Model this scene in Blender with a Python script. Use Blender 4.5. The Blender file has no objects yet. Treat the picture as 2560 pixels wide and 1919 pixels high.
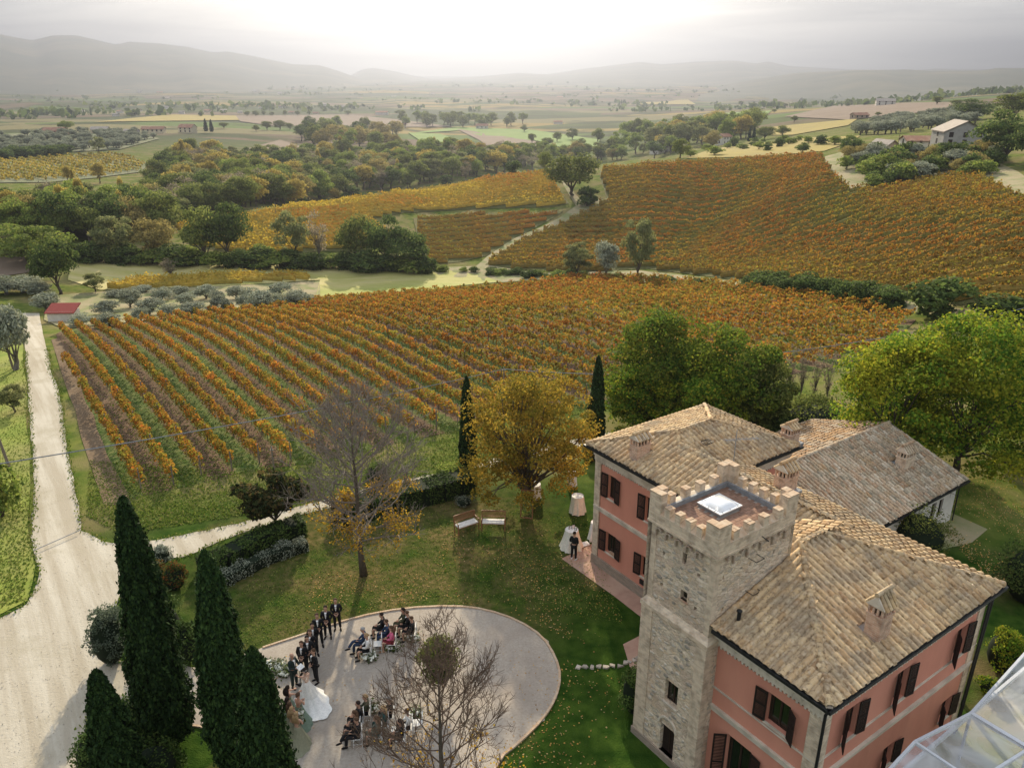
import bpy, bmesh, math, random
import numpy as np
from mathutils import Vector, Matrix
from mathutils.geometry import delaunay_2d_cdt
R = math.radians
scene = bpy.context.scene
COL = scene.collection
# ------------------------------------------------------------------ camera, light, exposure
H = 24.5; PITCH = R(21.3)
cam_d = bpy.data.cameras.new('camera'); cam = bpy.data.objects.new('camera', cam_d); COL.objects.link(cam)
cam_d.lens = 28.0; cam_d.sensor_width = 36.0; cam_d.clip_start = 0.3; cam_d.clip_end = 40000
cam.location = (0, 0, H); cam.rotation_euler = (math.pi/2 - PITCH, 0, 0)
scene.camera = cam
SUN_AZ = R(-2.2); SUN_EL = R(24)
sun_d = bpy.data.lights.new('sun', 'SUN'); sun = bpy.data.objects.new('sun', sun_d); COL.objects.link(sun)
sun_d.energy = 5.0; sun_d.angle = R(1.2); sun_d.color = (1.0, 0.86, 0.63)
sv = Vector((math.sin(SUN_AZ)*math.cos(SUN_EL), math.cos(SUN_AZ)*math.cos(SUN_EL), math.sin(SUN_EL)))
sun.rotation_euler = sv.to_track_quat('Z', 'Y').to_euler()
world = bpy.data.worlds.new('World'); scene.world = world; world.use_nodes = True
wt = world.node_tree; wn = wt.nodes; wl = wt.links; wn.clear()
def WN(t, **k):
    n = wn.new(t)
    for a_, v_ in k.items(): setattr(n, a_, v_)
    return n
wo = WN('ShaderNodeOutputWorld'); wb = WN('ShaderNodeBackground'); wl.new(wb.outputs[0], wo.inputs[0])
sky = WN('ShaderNodeTexSky'); sky.sky_type = 'NISHITA'; sky.sun_disc = False
sky.sun_elevation = SUN_EL; sky.sun_rotation = SUN_AZ; sky.air_density = 1.2; sky.dust_density = 3.0; sky.ozone_density = 1.5
wc = WN('ShaderNodeTexCoord')
# thin cloud sheet: noise projected on a high flat layer, brighter round the sun behind it
sep = WN('ShaderNodeSeparateXYZ'); wl.new(wc.outputs['Generated'], sep.inputs[0])
def wmath(op, a_, b_=None):
    n = WN('ShaderNodeMath', operation=op)
    for i_, q in enumerate((a_, b_)):
        if q is None: continue
        if isinstance(q, (int, float)): n.inputs[i_].default_value = q
        else: wl.new(q, n.inputs[i_])
    return n.outputs[0]
zc_ = wmath('ADD', wmath('MAXIMUM', sep.outputs[2], 0.0), 0.055)
cmb = WN('ShaderNodeCombineXYZ'); wl.new(wmath('DIVIDE', sep.outputs[0], zc_), cmb.inputs[0]); wl.new(wmath('DIVIDE', sep.outputs[1], zc_), cmb.inputs[1])
cn = WN('ShaderNodeTexNoise'); cn.inputs['Scale'].default_value = 0.33; cn.inputs['Detail'].default_value = 7; cn.inputs['Roughness'].default_value = 0.55; cn.inputs['Distortion'].default_value = 0.5
wl.new(cmb.outputs[0], cn.inputs['Vector'])
cr = WN('ShaderNodeValToRGB'); cr.color_ramp.elements[0].position = 0.42; cr.color_ramp.elements[0].color = (0, 0, 0, 1); cr.color_ramp.elements[1].position = 0.6
wl.new(cn.outputs[0], cr.inputs[0])
dot = WN('ShaderNodeVectorMath', operation='DOT_PRODUCT'); wl.new(wc.outputs['Generated'], dot.inputs[0]); dot.inputs[1].default_value = sv
glow = wmath('POWER', wmath('MAXIMUM', dot.outputs['Value'], 0.0), 14.0)
cloudc = WN('ShaderNodeMixRGB'); cloudc.inputs[1].default_value = (1.75, 2.0, 2.4, 1); cloudc.inputs[2].default_value = (3.7, 3.78, 3.88, 1); wl.new(cr.outputs[0], cloudc.inputs[0])
ovc = WN('ShaderNodeVectorMath', operation='SCALE'); wl.new(cloudc.outputs[0], ovc.inputs[0]); wl.new(wmath('ADD', wmath('MULTIPLY', wmath('MAXIMUM', sep.outputs[2], 0.0), 1.1), 0.86), ovc.inputs['Scale'])  # overcast: brighter overhead than at the horizon
gl = WN('ShaderNodeMixRGB'); gl.blend_type = 'ADD'; gl.inputs[0].default_value = 1.0; wl.new(ovc.outputs[0], gl.inputs[1])
gm = WN('ShaderNodeVectorMath', operation='SCALE'); gm.inputs[0].default_value = (6.8, 6.0, 4.7); wl.new(glow, gm.inputs['Scale']); wl.new(gm.outputs[0], gl.inputs[2])
mx = WN('ShaderNodeMixRGB'); wl.new(sky.outputs[0], mx.inputs[1]); wl.new(gl.outputs[0], mx.inputs[2]); mx.inputs[0].default_value = 0.93
wl.new(mx.outputs[0], wb.inputs[0]); wb.inputs[1].default_value = 0.15
vs = scene.view_settings; vs.view_transform = 'Standard'; vs.look = 'None'; vs.gamma = 1; vs.exposure = 0.68
try: vs.use_curve_mapping = False
except Exception: pass
cy = scene.cycles
cy.use_denoising = True; cy.max_bounces = 5; cy.diffuse_bounces = 2; cy.glossy_bounces = 2; cy.transmission_bounces = 4; cy.volume_bounces = 0; cy.transparent_max_bounces = 8
try: cy.denoiser = 'OPENIMAGEDENOISE'
except Exception: pass
cy.sample_clamp_indirect = 4

# ------------------------------------------------------------------ geometry of the view (only used to lay out the site plan)
F = 1991.0; PX0 = 1280.0; PY0 = 959.5
cP, sP = math.cos(PITCH), math.sin(PITCH)
def ray(px, py):
    x = (px-PX0)/F; y = -(py-PY0)/F
    return np.array([x, cP+sP*y, -sP+cP*y])
def onz(px, py, z=0.0):
    r = ray(px, py); t = (z-H)/r[2]; return np.array([0, 0, H])+t*r
# terrain: control points (image column, row, distance) and (azimuth deg, distance, height)
TC = []
def tp(px, py, r):
    d = ray(px, py); t = r/math.hypot(d[0], d[1]); TC.append((math.degrees(math.atan2(d[0], d[1])), r, H+t*d[2]))
for az in (-75, -50, -35, -20, -8, 5, 20, 35, 50, 75):
    for r_, z_ in ((5, 0), (16, 0), (28, 0), (38, 0)): TC.append((az, r_, z_))
for az in (-50, -35, -20, -8, 5): TC.append((az, 50, -.35)); TC.append((az, 65, -1.0))
for az in (20, 35, 50): TC.append((az, 52, 0)); TC.append((az, 66, -.4))
for az in (-75,75): TC.append((az, 60, -.6))
for a3 in [(-50,95,-3),(-32,95,-3),(-20,95,-2.8),(-8,95,-2.5),(5,95,-2.2),(20,92,-2),(38,92,-1),(-75,100,-3),(75,100,0)]: TC.append(a3)
# line behind the front vineyard (about row 690 right, 640 left)
for q in [(60,690,160),(400,690,156),(800,690,150),(1200,700,141),(1500,690,138),(1900,720,117),(2200,755,104),(2500,790,94)]: tp(*q)
for q in [(100,600,184),(450,640,167),(800,650,161),(1000,640,160)]: tp(*q)
# orange hill: foot to crest
for q in [(1250,560,182),(1500,600,168),(1750,560,178),(2000,600,150),(2300,620,128),(2550,700,106),(1050,560,186),(1430,470,205),(1250,440,232),(1650,460,200),(2000,480,178),(2300,520,150),(2540,560,130),
          (750,520,205),(950,480,215),(620,540,198),(2000,385,235),(1750,395,240),(1550,402,248),(2500,440,178),(2350,430,190),(2200,400,205),(2300,360,240),(2150,372,240)]: tp(*q)
# behind the crest
for q in [(-2,300,-16),(4,330,-18),(10,330,-14),(15,330,-4),(-7,280,-17),(-12,260,-18)]: TC.append(q)
for q in [(2000,345,330),(1700,375,330),(2150,320,420),(2350,300,420),(2500,270,450),(1900,310,560),(2480,250,620)]: tp(*q)
# wooded valley on the left and the slopes beyond
for q in [(50,560,215),(300,560,215),(500,560,215),(100,480,290),(400,480,300),(700,470,300),(100,400,430),(350,385,440),(600,420,390),(900,420,390),(1150,400,400),(50,325,640),(250,320,660),(420,318,690),(600,325,660),(850,345,620),
          (1100,350,640),(1000,310,900),(1250,345,700),(1500,330,760),(1250,310,920),(1650,310,850),(800,290,1100),(1500,280,1300),(200,285,1200),(500,265,1500),(1000,265,1500),(1900,275,1000),(2200,262,1100),(2480,235,1200)]: tp(*q)
for az in (-40,-30,-18,-8,0,10,20,30,40): TC.append((az, 2300, -38)); TC.append((az, 3600, -28)); TC.append((az, 6000, -20)); TC.append((az, 14000, -20))
for az in (-75, 75):
    for r_, z_ in ((200, 0), (450, -6), (1000, -15), (3000, -20), (14000, -20)): TC.append((az, r_, z_))
TC = np.array(TC); KA, KR = 1/14.0, 1.6
def _k(d2): return np.where(d2 > 0, 0.5*d2*np.log(np.maximum(d2, 1e-12)), 0)
_X = np.stack([TC[:,0]*KA, np.log(TC[:,1])*KR], 1); _n = len(_X)
_D2 = ((_X[:,None]-_X[None])**2).sum(2); _A = np.zeros((_n+3, _n+3)); _A[:_n,:_n] = _k(_D2)+np.eye(_n)*0.004
_A[:_n,_n] = 1; _A[_n,:_n] = 1; _A[:_n,_n+1:] = _X; _A[_n+1:,:_n] = _X.T
_w = np.linalg.solve(_A, np.concatenate([TC[:,2], [0,0,0]]))
def terr(x, y):
    x = np.atleast_1d(np.asarray(x, float)); y = np.atleast_1d(np.asarray(y, float))
    r = np.clip(np.hypot(x, y), 5, 16000); az = np.degrees(np.arctan2(x, y)); az = np.clip(az, -78, 78)
    P = np.stack([az*KA, np.log(r)*KR], 1); out = np.empty(len(P))
    for i in range(0, len(P), 20000):
        q = P[i:i+20000]; d2 = ((q[:,None]-_X[None])**2).sum(2)
        out[i:i+20000] = _k(d2)@_w[:_n]+_w[_n]+q@_w[_n+1:]
    f = np.clip((r-36)/14, 0, 1); f = f*f*(3-2*f)
    return out*f
_RS = np.geomspace(6, 12000, 420)
def hit(px, py):
    """first ground point seen along a line of sight"""
    d = ray(px, py); hh = math.hypot(d[0], d[1]); x = d[0]/hh*_RS; y = d[1]/hh*_RS
    g = H+d[2]/hh*_RS-terr(x, y)
    i = np.argmax(g < 0)
    if g[i] >= 0: i = len(_RS)-1
    t = g[i-1]/(g[i-1]-g[i]) if i > 0 else 0
    r = _RS[i-1]+(_RS[i]-_RS[i-1])*t
    X, Y = d[0]/hh*r, d[1]/hh*r
    return np.array([X, Y, float(terr(X, Y)[0])])
def at_r(px, r):
    """ground point at distance r in the vertical plane of a column (row taken at that distance)"""
    py = 400.
    for _ in range(6):
        d = ray(px, py); hh = math.hypot(d[0], d[1]); X, Y = d[0]/hh*r, d[1]/hh*r; z = float(terr(X, Y)[0])
        yc = Y*sP+(z-H)*cP; zc = Y*cP-(z-H)*sP; py = PY0-F*yc/zc
    return np.array([X, Y, z])
def px_h(P, n):
    """metres that n image-pixels (2560 wide) span at point P"""
    return n*(P[1]*cP-(P[2]-H)*sP)/F
# villa axes
AZV = R(-35.0)
UA = np.array([math.sin(AZV), math.cos(AZV), 0]); VA = np.array([math.cos(AZV), -math.sin(AZV), 0])
def UV(u, v, z=0.0): return tuple(u*UA+v*VA+np.array([0, 0, z]))
# ------------------------------------------------------------------ helpers: materials
MATS = {}
def NT(name):
    m = bpy.data.materials.new(name); m.use_nodes = True; t = m.node_tree; t.nodes.clear(); MATS[name] = m
    return m, t, t.nodes, t.links
def c4(c): return (c[0], c[1], c[2], 1)
def mat(name, c1, c2=None, scale=3.0, rough=0.9, bump=0.0, bscale=None, detail=5, metal=0.0, c3=None, s3=0.3, k3=0.5, lo=.35, hi=.65, coords='Object', spec=0.2, rnd=0.0, stretch=None, w3=(.45,.6)):
    """two colours mixed by noise, a third in larger stains, fine relief; rnd = lightness change from one object to the next"""
    m, t, n, l = NT(name)
    o = n.new('ShaderNodeOutputMaterial'); b = n.new('ShaderNodeBsdfPrincipled'); l.new(b.outputs[0], o.inputs[0])
    b.inputs['Roughness'].default_value = rough; b.inputs['Metallic'].default_value = metal; b.inputs['Specular IOR Level'].default_value = spec
    tc = n.new('ShaderNodeTexCoord'); vec = tc.outputs[coords]
    if stretch:
        mp = n.new('ShaderNodeMapping'); mp.inputs['Scale'].default_value = stretch; l.new(vec, mp.inputs[0]); vec = mp.outputs[0]
    col = None
    if c2 is None: c2 = tuple(x*.85 for x in c1)
    nz = n.new('ShaderNodeTexNoise'); nz.inputs['Scale'].default_value = scale; nz.inputs['Detail'].default_value = detail; nz.inputs['Roughness'].default_value = .62; l.new(vec, nz.inputs[0])
    rp = n.new('ShaderNodeValToRGB'); rp.color_ramp.elements[0].position = lo; rp.color_ramp.elements[1].position = hi
    rp.color_ramp.elements[0].color = c4(c1); rp.color_ramp.elements[1].color = c4(c2); l.new(nz.outputs[0], rp.inputs[0]); col = rp.outputs[0]
    if c3:
        n3 = n.new('ShaderNodeTexNoise'); n3.inputs['Scale'].default_value = s3; n3.inputs['Detail'].default_value = 6; n3.inputs['Roughness'].default_value = .6; l.new(vec, n3.inputs[0])
        r3 = n.new('ShaderNodeMapRange'); r3.inputs[1].default_value = w3[0]; r3.inputs[2].default_value = w3[1]; r3.inputs[4].default_value = k3; l.new(n3.outputs[0], r3.inputs[0])
        mx = n.new('ShaderNodeMixRGB'); mx.inputs[2].default_value = c4(c3); l.new(r3.outputs[0], mx.inputs[0]); l.new(col, mx.inputs[1]); col = mx.outputs[0]
    if rnd:
        oi = n.new('ShaderNodeObjectInfo'); mr = n.new('ShaderNodeMapRange'); mr.inputs[3].default_value = 1-rnd; mr.inputs[4].default_value = 1+rnd; l.new(oi.outputs['Random'], mr.inputs[0])
        hv = n.new('ShaderNodeHueSaturation'); l.new(mr.outputs[0], hv.inputs['Value']); l.new(col, hv.inputs['Color']); col = hv.outputs[0]
    l.new(col, b.inputs['Base Color'])
    if bump:
        nb = n.new('ShaderNodeTexNoise'); nb.inputs['Scale'].default_value = bscale or scale*4; nb.inputs['Detail'].default_value = 6; l.new(vec, nb.inputs[0])
        bp = n.new('ShaderNodeBump'); bp.inputs['Strength'].default_value = 1.0; bp.inputs['Distance'].default_value = bump; l.new(nb.outputs[0], bp.inputs['Height']); l.new(bp.outputs[0], b.inputs['Normal'])
    return m
def leafmat(name, cols, trans=0.35, rnd=0.12, rough=0.75, big=None, gray=False, big2=None):
    """leaves: each leaf takes its own colour from the ramp; light passes through; big=(colour, scale, amount): patches of another colour over the plant"""
    m, t, n, l = NT(name)
    o = n.new('ShaderNodeOutputMaterial'); g = n.new('ShaderNodeNewGeometry'); rp = n.new('ShaderNodeValToRGB'); cr_ = rp.color_ramp
    k = len(cols)
    while len(cr_.elements) < k: cr_.elements.new(.5)
    for i, c in enumerate(cols): cr_.elements[i].position = i/(k-1) if k > 1 else 0; cr_.elements[i].color = c4(c)
    l.new(g.outputs['Random Per Island'], rp.inputs[0]); col = rp.outputs[0]
    if big:
        tc = n.new('ShaderNodeTexCoord'); nz = n.new('ShaderNodeTexNoise'); nz.inputs['Scale'].default_value = big[1]; nz.inputs['Detail'].default_value = 3; l.new(tc.outputs['Object'], nz.inputs[0])
        mr = n.new('ShaderNodeMapRange'); mr.inputs[1].default_value = .45; mr.inputs[2].default_value = .6; mr.inputs[4].default_value = big[2]; l.new(nz.outputs[0], mr.inputs[0])
        mx = n.new('ShaderNodeMixRGB'); mx.inputs[2].default_value = c4(big[0]); l.new(mr.outputs[0], mx.inputs[0]); l.new(col, mx.inputs[1]); col = mx.outputs[0]
    if big2:
        tc = n.new('ShaderNodeTexCoord'); nz = n.new('ShaderNodeTexNoise'); nz.inputs['Scale'].default_value = big2[1]; nz.inputs['Detail'].default_value = 2; l.new(tc.outputs['Object'], nz.inputs[0])
        mr = n.new('ShaderNodeMapRange'); mr.inputs[1].default_value = .5; mr.inputs[2].default_value = .62; mr.inputs[4].default_value = big2[2]; l.new(nz.outputs[0], mr.inputs[0])
        mx = n.new('ShaderNodeMixRGB'); mx.inputs[2].default_value = c4(big2[0]); l.new(mr.outputs[0], mx.inputs[0]); l.new(col, mx.inputs[1]); col = mx.outputs[0]
    oi = n.new('ShaderNodeObjectInfo'); mr2 = n.new('ShaderNodeMapRange'); mr2.inputs[3].default_value = 1-rnd*1.5; mr2.inputs[4].default_value = 1+rnd*1.5; l.new(oi.outputs['Random'], mr2.inputs[0])
    hv = n.new('ShaderNodeHueSaturation'); l.new(mr2.outputs[0], hv.inputs['Value']); l.new(col, hv.inputs['Color']); col = hv.outputs[0]
    d = n.new('ShaderNodeBsdfPrincipled'); d.inputs['Roughness'].default_value = rough; d.inputs['Specular IOR Level'].default_value = .08; l.new(col, d.inputs['Base Color'])
    if trans > 0:
        tr = n.new('ShaderNodeBsdfTranslucent'); l.new(col, tr.inputs[0]); ms = n.new('ShaderNodeMixShader'); ms.inputs[0].default_value = trans
        l.new(d.outputs[0], ms.inputs[1]); l.new(tr.outputs[0], ms.inputs[2]); l.new(ms.outputs[0], o.inputs[0])
    else: l.new(d.outputs[0], o.inputs[0])
    return m
# ------------------------------------------------------------------ helpers: meshes
rng = np.random.default_rng(7)
class MB:
    """collects shapes; build() links them as one mesh object"""
    def __init__(s): s.v = []; s.f = []; s.m = []; s.n = 0; s.k = 0
    def add(s, V, Fc, mi=None):
        V = np.asarray(V, float).reshape(-1, 3); s.v.append(V)
        for f in Fc: s.f.append(tuple(int(i)+s.n for i in f)); s.m.append(s.k if mi is None else mi)
        s.n += len(V); return s
    def box(s, lo, hi, fr=None, taper=0.0):
        x0, y0, z0 = lo; x1, y1, z1 = hi; t = taper
        V = [(x0,y0,z0),(x1,y0,z0),(x1,y1,z0),(x0,y1,z0),(x0+t,y0+t,z1),(x1-t,y0+t,z1),(x1-t,y1-t,z1),(x0+t,y1-t,z1)]
        if fr: V = [fr(*p) for p in V]
        return s.add(V, [(0,3,2,1),(4,5,6,7),(0,1,5,4),(1,2,6,5),(2,3,7,6),(3,0,4,7)])
    def obox(s, c, dx, dy, dz):
        c = np.array(c, float); dx, dy, dz = [np.array(q, float) for q in (dx, dy, dz)]
        V = [c+a_*dx+b_*dy+e_*dz for e_ in (-1, 1) for a_, b_ in ((-1,-1),(1,-1),(1,1),(-1,1))]
        return s.add(V, [(0,3,2,1),(4,5,6,7),(0,1,5,4),(1,2,6,5),(2,3,7,6),(3,0,4,7)])
    def bar(s, p, q, w, h=None, up=(0,0,1)):
        p = np.array(p, float); q = np.array(q, float); d = q-p; L = np.linalg.norm(d); d /= max(L, 1e-9); sd = np.cross(d, up)
        if np.linalg.norm(sd) < 1e-3: sd = np.cross(d, (1,0,0))
        sd /= np.linalg.norm(sd); u2 = np.cross(sd, d); return s.obox((p+q)/2, d*L/2, sd*w/2, u2*(h or w)/2)
    def tube(s, P, rad, n=6, cap=True):
        P = np.asarray(P, float); rad = np.broadcast_to(np.asarray(rad, float), (len(P),)); T = np.gradient(P, axis=0); T /= np.maximum(np.linalg.norm(T, axis=1, keepdims=True), 1e-9)
        ref = np.array([0.31, 0.17, 0.93]) if abs(T[0,2]) < .9 else np.array([1., .1, 0]); a_ = np.arange(n)*2*math.pi/n; V = []
        for i in range(len(P)):
            x = np.cross(T[i], ref); x /= max(np.linalg.norm(x), 1e-6); y = np.cross(T[i], x)
            V.append(P[i]+rad[i]*(np.cos(a_)[:,None]*x+np.sin(a_)[:,None]*y))
        fs = [(i*n+j, i*n+(j+1)%n, (i+1)*n+(j+1)%n, (i+1)*n+j) for i in range(len(P)-1) for j in range(n)]
        if cap: fs += [tuple(range(n-1, -1, -1)), tuple((len(P)-1)*n+j for j in range(n))]
        return s.add(np.concatenate(V), fs)
    def lathe(s, prof, n=16, c=(0,0,0), sx=1, sy=1, wob=None):
        a_ = np.arange(n)*2*math.pi/n; V = []
        for i, (r, z) in enumerate(prof):
            w = 1 if wob is None else wob(a_, z)
            V.append(np.stack([c[0]+r*np.cos(a_)*sx*w, c[1]+r*np.sin(a_)*sy*w, np.full(n, c[2]+z)], 1))
        fs = [(i*n+j, i*n+(j+1)%n, (i+1)*n+(j+1)%n, (i+1)*n+j) for i in range(len(prof)-1) for j in range(n)]
        fs += [tuple(range(n-1, -1, -1)), tuple((len(prof)-1)*n+j for j in range(n))]
        return s.add(np.concatenate(V), fs)
    def ball(s, c, r, n=8, sz=1.0, sx=1.0, sy=1.0):
        pr = [(r*math.sin(t), -r*sz*math.cos(t)) for t in np.linspace(.12, math.pi-.12, max(4, n//2+1))]
        return s.lathe(pr, n, c, sx, sy)
    def mesh(s, name, mats, smooth=False):
        me = bpy.data.meshes.new(name); V = np.concatenate(s.v) if s.v else np.zeros((0, 3))
        me.from_pydata(V.tolist(), [], s.f)
        for q in (mats if isinstance(mats, (list, tuple)) else [mats]): me.materials.append(MATS[q])
        if any(s.m): me.polygons.foreach_set('material_index', s.m)
        if smooth: me.polygons.foreach_set('use_smooth', [True]*len(s.f))
        me.update(); return me
    def build(s, name, mats, parent=None, smooth=False, loc=None):
        return link(s.mesh(name, mats, smooth), name, parent, loc)
def link(me, name, parent=None, loc=None, rz=None, sc=None):
    o = bpy.data.objects.new(name, me); COL.objects.link(o)
    if parent is not None: o.parent = parent
    if loc is not None: o.location = loc
    if rz is not None: o.rotation_euler = (0, 0, rz)
    if sc is not None: o.scale = (sc, sc, sc) if isinstance(sc, (int, float)) else sc
    return o
def tag(o, label=None, cat=None, group=None, kind=None):
    if label: o['label'] = label
    if cat: o['category'] = cat
    if group: o['group'] = group
    if kind: o['kind'] = kind
    return o
def empty(name, loc=(0,0,0), rz=0, label=None, cat=None, group=None):
    o = bpy.data.objects.new(name, None); COL.objects.link(o); o.location = loc; o.rotation_euler = (0, 0, rz); o.empty_display_size = .3
    return tag(o, label, cat, group)
def quads_mesh(name, V, mats, mi=None):
    """V: n*4 vertices, one loose quad each four"""
    n = len(V)//4; me = bpy.data.meshes.new(name); me.vertices.add(n*4); me.vertices.foreach_set('co', np.asarray(V, np.float32).ravel())
    me.loops.add(n*4); me.loops.foreach_set('vertex_index', np.arange(n*4, dtype=np.int32)); me.polygons.add(n)
    me.polygons.foreach_set('loop_start', np.arange(0, n*4, 4, dtype=np.int32)); me.polygons.foreach_set('loop_total', np.full(n, 4, np.int32))
    for q in (mats if isinstance(mats, (list, tuple)) else [mats]): me.materials.append(MATS[q])
    if mi is not None: me.polygons.foreach_set('material_index', np.asarray(mi, np.int32))
    me.update(calc_edges=True); me.validate(); return me
def leafquads(C, size, up=0.0, aspect=1.5, nrm=None, k=1.0, rg=None):
    """leaf-sized faces at points C, random attitude; up>0 makes them stand more upright, nrm biases their normals"""
    rg = rg or rng; n = len(C); N = rg.normal(size=(n, 3))
    if nrm is not None: N = N*k*.6+nrm
    N /= np.maximum(np.linalg.norm(N, axis=1, keepdims=True), 1e-6)
    A = rg.normal(size=(n, 3)); A[:,2] += up*3; A -= (A*N).sum(1, keepdims=True)*N; A /= np.maximum(np.linalg.norm(A, axis=1, keepdims=True), 1e-6)
    B = np.cross(N, A); s = (np.asarray(size)*rg.uniform(.65, 1.35, n))[:,None]*.5
    a_ = A*s*aspect; b_ = B*s
    V = np.stack([C-a_*.9-b_*.35, C+b_-a_*.1, C+a_+b_*.1, C-b_+a_*.05], 1); return V.reshape(-1, 3)
# ------------------------------------------------------------------ ground materials
mat('lawn', (.066,.088,.020), (.105,.112,.032), 1.3, .95, .02, 60, c3=(.155,.115,.052), s3=.11, k3=.75, w3=(.47,.64))
mat('gravel', (.33,.285,.235), (.42,.37,.31), 9, .95, .012, 90, c3=(.27,.225,.185), s3=.35, k3=.5)
m, t, n, l = NT('white_gravel')  # packed pale gravel with paler wheel tracks drawn out along the road
o_ = n.new('ShaderNodeOutputMaterial'); b_ = n.new('ShaderNodeBsdfPrincipled'); b_.inputs['Roughness'].default_value = .95; b_.inputs['Specular IOR Level'].default_value = .1; l.new(b_.outputs[0], o_.inputs[0]); tc_ = n.new('ShaderNodeTexCoord')
cb_ = n.new('ShaderNodeCombineXYZ')
for i_, (ax_, sc_) in enumerate(((VA, 1.15), (UA, .07))):
    dp_ = n.new('ShaderNodeVectorMath'); dp_.operation = 'DOT_PRODUCT'; l.new(tc_.outputs['Object'], dp_.inputs[0]); dp_.inputs[1].default_value = tuple(ax_*sc_); l.new(dp_.outputs['Value'], cb_.inputs[i_])
def gnz(vec, s_, d_=6):
    q = n.new('ShaderNodeTexNoise'); q.inputs['Scale'].default_value = s_; q.inputs['Detail'].default_value = d_; q.inputs['Roughness'].default_value = .65; l.new(vec, q.inputs[0]); return q.outputs[0]
def gmix(f, lo, hi, k, c1, c2):
    r_ = n.new('ShaderNodeMapRange'); r_.inputs[1].default_value = lo; r_.inputs[2].default_value = hi; r_.inputs[4].default_value = k; l.new(f, r_.inputs[0]); q = n.new('ShaderNodeMixRGB'); l.new(r_.outputs[0], q.inputs[0])
    for i_, c_ in ((1, c1), (2, c2)):
        if isinstance(c_, tuple): q.inputs[i_].default_value = c4(c_)
        else: l.new(c_, q.inputs[i_])
    return q.outputs[0]
g1 = gmix(gnz(cb_.outputs[0], 1.0), .42, .6, 1, (.37,.325,.25), (.48,.44,.36)); g2 = gmix(gnz(tc_.outputs['Object'], .35, 7), .5, .64, .6, g1, (.34,.30,.22)); g3 = gmix(gnz(tc_.outputs['Object'], 14, 3), .6, .7, .25, g2, (.24,.21,.17))
l.new(g3, b_.inputs['Base Color']); bp_ = n.new('ShaderNodeBump'); bp_.inputs['Distance'].default_value = .03; l.new(gnz(tc_.outputs['Object'], 9, 8), bp_.inputs['Height']); l.new(bp_.outputs[0], b_.inputs['Normal'])
mat('rough_grass', (.075,.12,.018), (.13,.165,.03), .9, .95, .08, 9, c3=(.19,.16,.06), s3=.16, k3=.7)
mat('sun_grass', (.15,.20,.025), (.24,.26,.05), .5, .95, .04, 9, c3=(.24,.19,.09), s3=.05, k3=.8)
mat('dry_field', (.36,.33,.10), (.47,.40,.19), .35, .95, .05, 4, c3=(.24,.27,.055), s3=.04, k3=.85, stretch=(.35,1.3,1), detail=8)
mat('soil', (.115,.075,.043), (.16,.11,.065), 2.5, 1, .09, 6, c3=(.20,.145,.09), s3=.5, k3=.5)
mat('track', (.26,.22,.12), (.32,.27,.17), .6, 1, .02, 9, c3=(.14,.17,.05), s3=.3, k3=.8)
mat('green_field', (.12,.20,.035), (.16,.23,.05), .03, 1)
mat('ploughed', (.16,.115,.08), (.19,.14,.10), .05, 1)
mat('yellow_field', (.30,.235,.055), (.25,.20,.06), .08, 1)
mat('olive_ground', (.11,.13,.06), (.16,.16,.09), .1, 1)
mat('hill_soil', (.08,.085,.025), (.11,.10,.03), .1, 1, .1, 3)
mat('wood_floor', (.05,.055,.02), (.07,.06,.03), .1, 1)
mat('mountain', (.055,.07,.045), (.09,.095,.06), .004, 1, detail=9, c3=(.17,.15,.09), s3=.0022, k3=.55, w3=(.5,.62))
# vineyard floor: grass and tilled earth in turn between the rows
m, t, n, l = NT('vineyard_floor')
o_ = n.new('ShaderNodeOutputMaterial'); b_ = n.new('ShaderNodeBsdfPrincipled'); b_.inputs['Roughness'].default_value = 1; b_.inputs['Specular IOR Level'].default_value = .1; l.new(b_.outputs[0], o_.inputs[0])
tc_ = n.new('ShaderNodeTexCoord'); vm = n.new('ShaderNodeVectorMath'); vm.operation = 'DOT_PRODUCT'; l.new(tc_.outputs['Object'], vm.inputs[0]); vm.inputs[1].default_value = VA
nz_ = n.new('ShaderNodeTexNoise'); nz_.inputs['Scale'].default_value = 1.4; nz_.inputs['Detail'].default_value = 6; l.new(tc_.outputs['Object'], nz_.inputs[0])
def _mt(op, a_, b2=None):
    q = n.new('ShaderNodeMath'); q.operation = op
    for i_, w_ in enumerate((a_, b2)):
        if w_ is None: continue
        if isinstance(w_, (int, float)): q.inputs[i_].default_value = w_
        else: l.new(w_, q.inputs[i_])
    return q.outputs[0]
VROW0 = 6.4; VSP = 1.87
ph = _mt('ADD', _mt('SUBTRACT', vm.outputs['Value'], VROW0-VSP), _mt('MULTIPLY', _mt('SUBTRACT', nz_.outputs[0], .5), .9))
sn = _mt('SINE', _mt('MULTIPLY', ph, math.pi/VSP))
mr_ = n.new('ShaderNodeMapRange'); mr_.inputs[1].default_value = -.25; mr_.inputs[2].default_value = .3; l.new(sn, mr_.inputs[0])
def _nz(s, d=5):
    q = n.new('ShaderNodeTexNoise'); q.inputs['Scale'].default_value = s; q.inputs['Detail'].default_value = d; l.new(tc_.outputs['Object'], q.inputs[0]); return q.outputs[0]
def _rp(f, a_, b2, lo=.35, hi=.65):
    q = n.new('ShaderNodeValToRGB'); q.color_ramp.elements[0].color = c4(a_); q.color_ramp.elements[1].color = c4(b2); q.color_ramp.elements[0].position = lo; q.color_ramp.elements[1].position = hi; l.new(f, q.inputs[0]); return q.outputs[0]
gr = _rp(_nz(2.2, 7), (.045,.085,.014), (.13,.145,.045)); so = _rp(_nz(3.5, 7), (.085,.052,.03), (.165,.11,.068))
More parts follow.
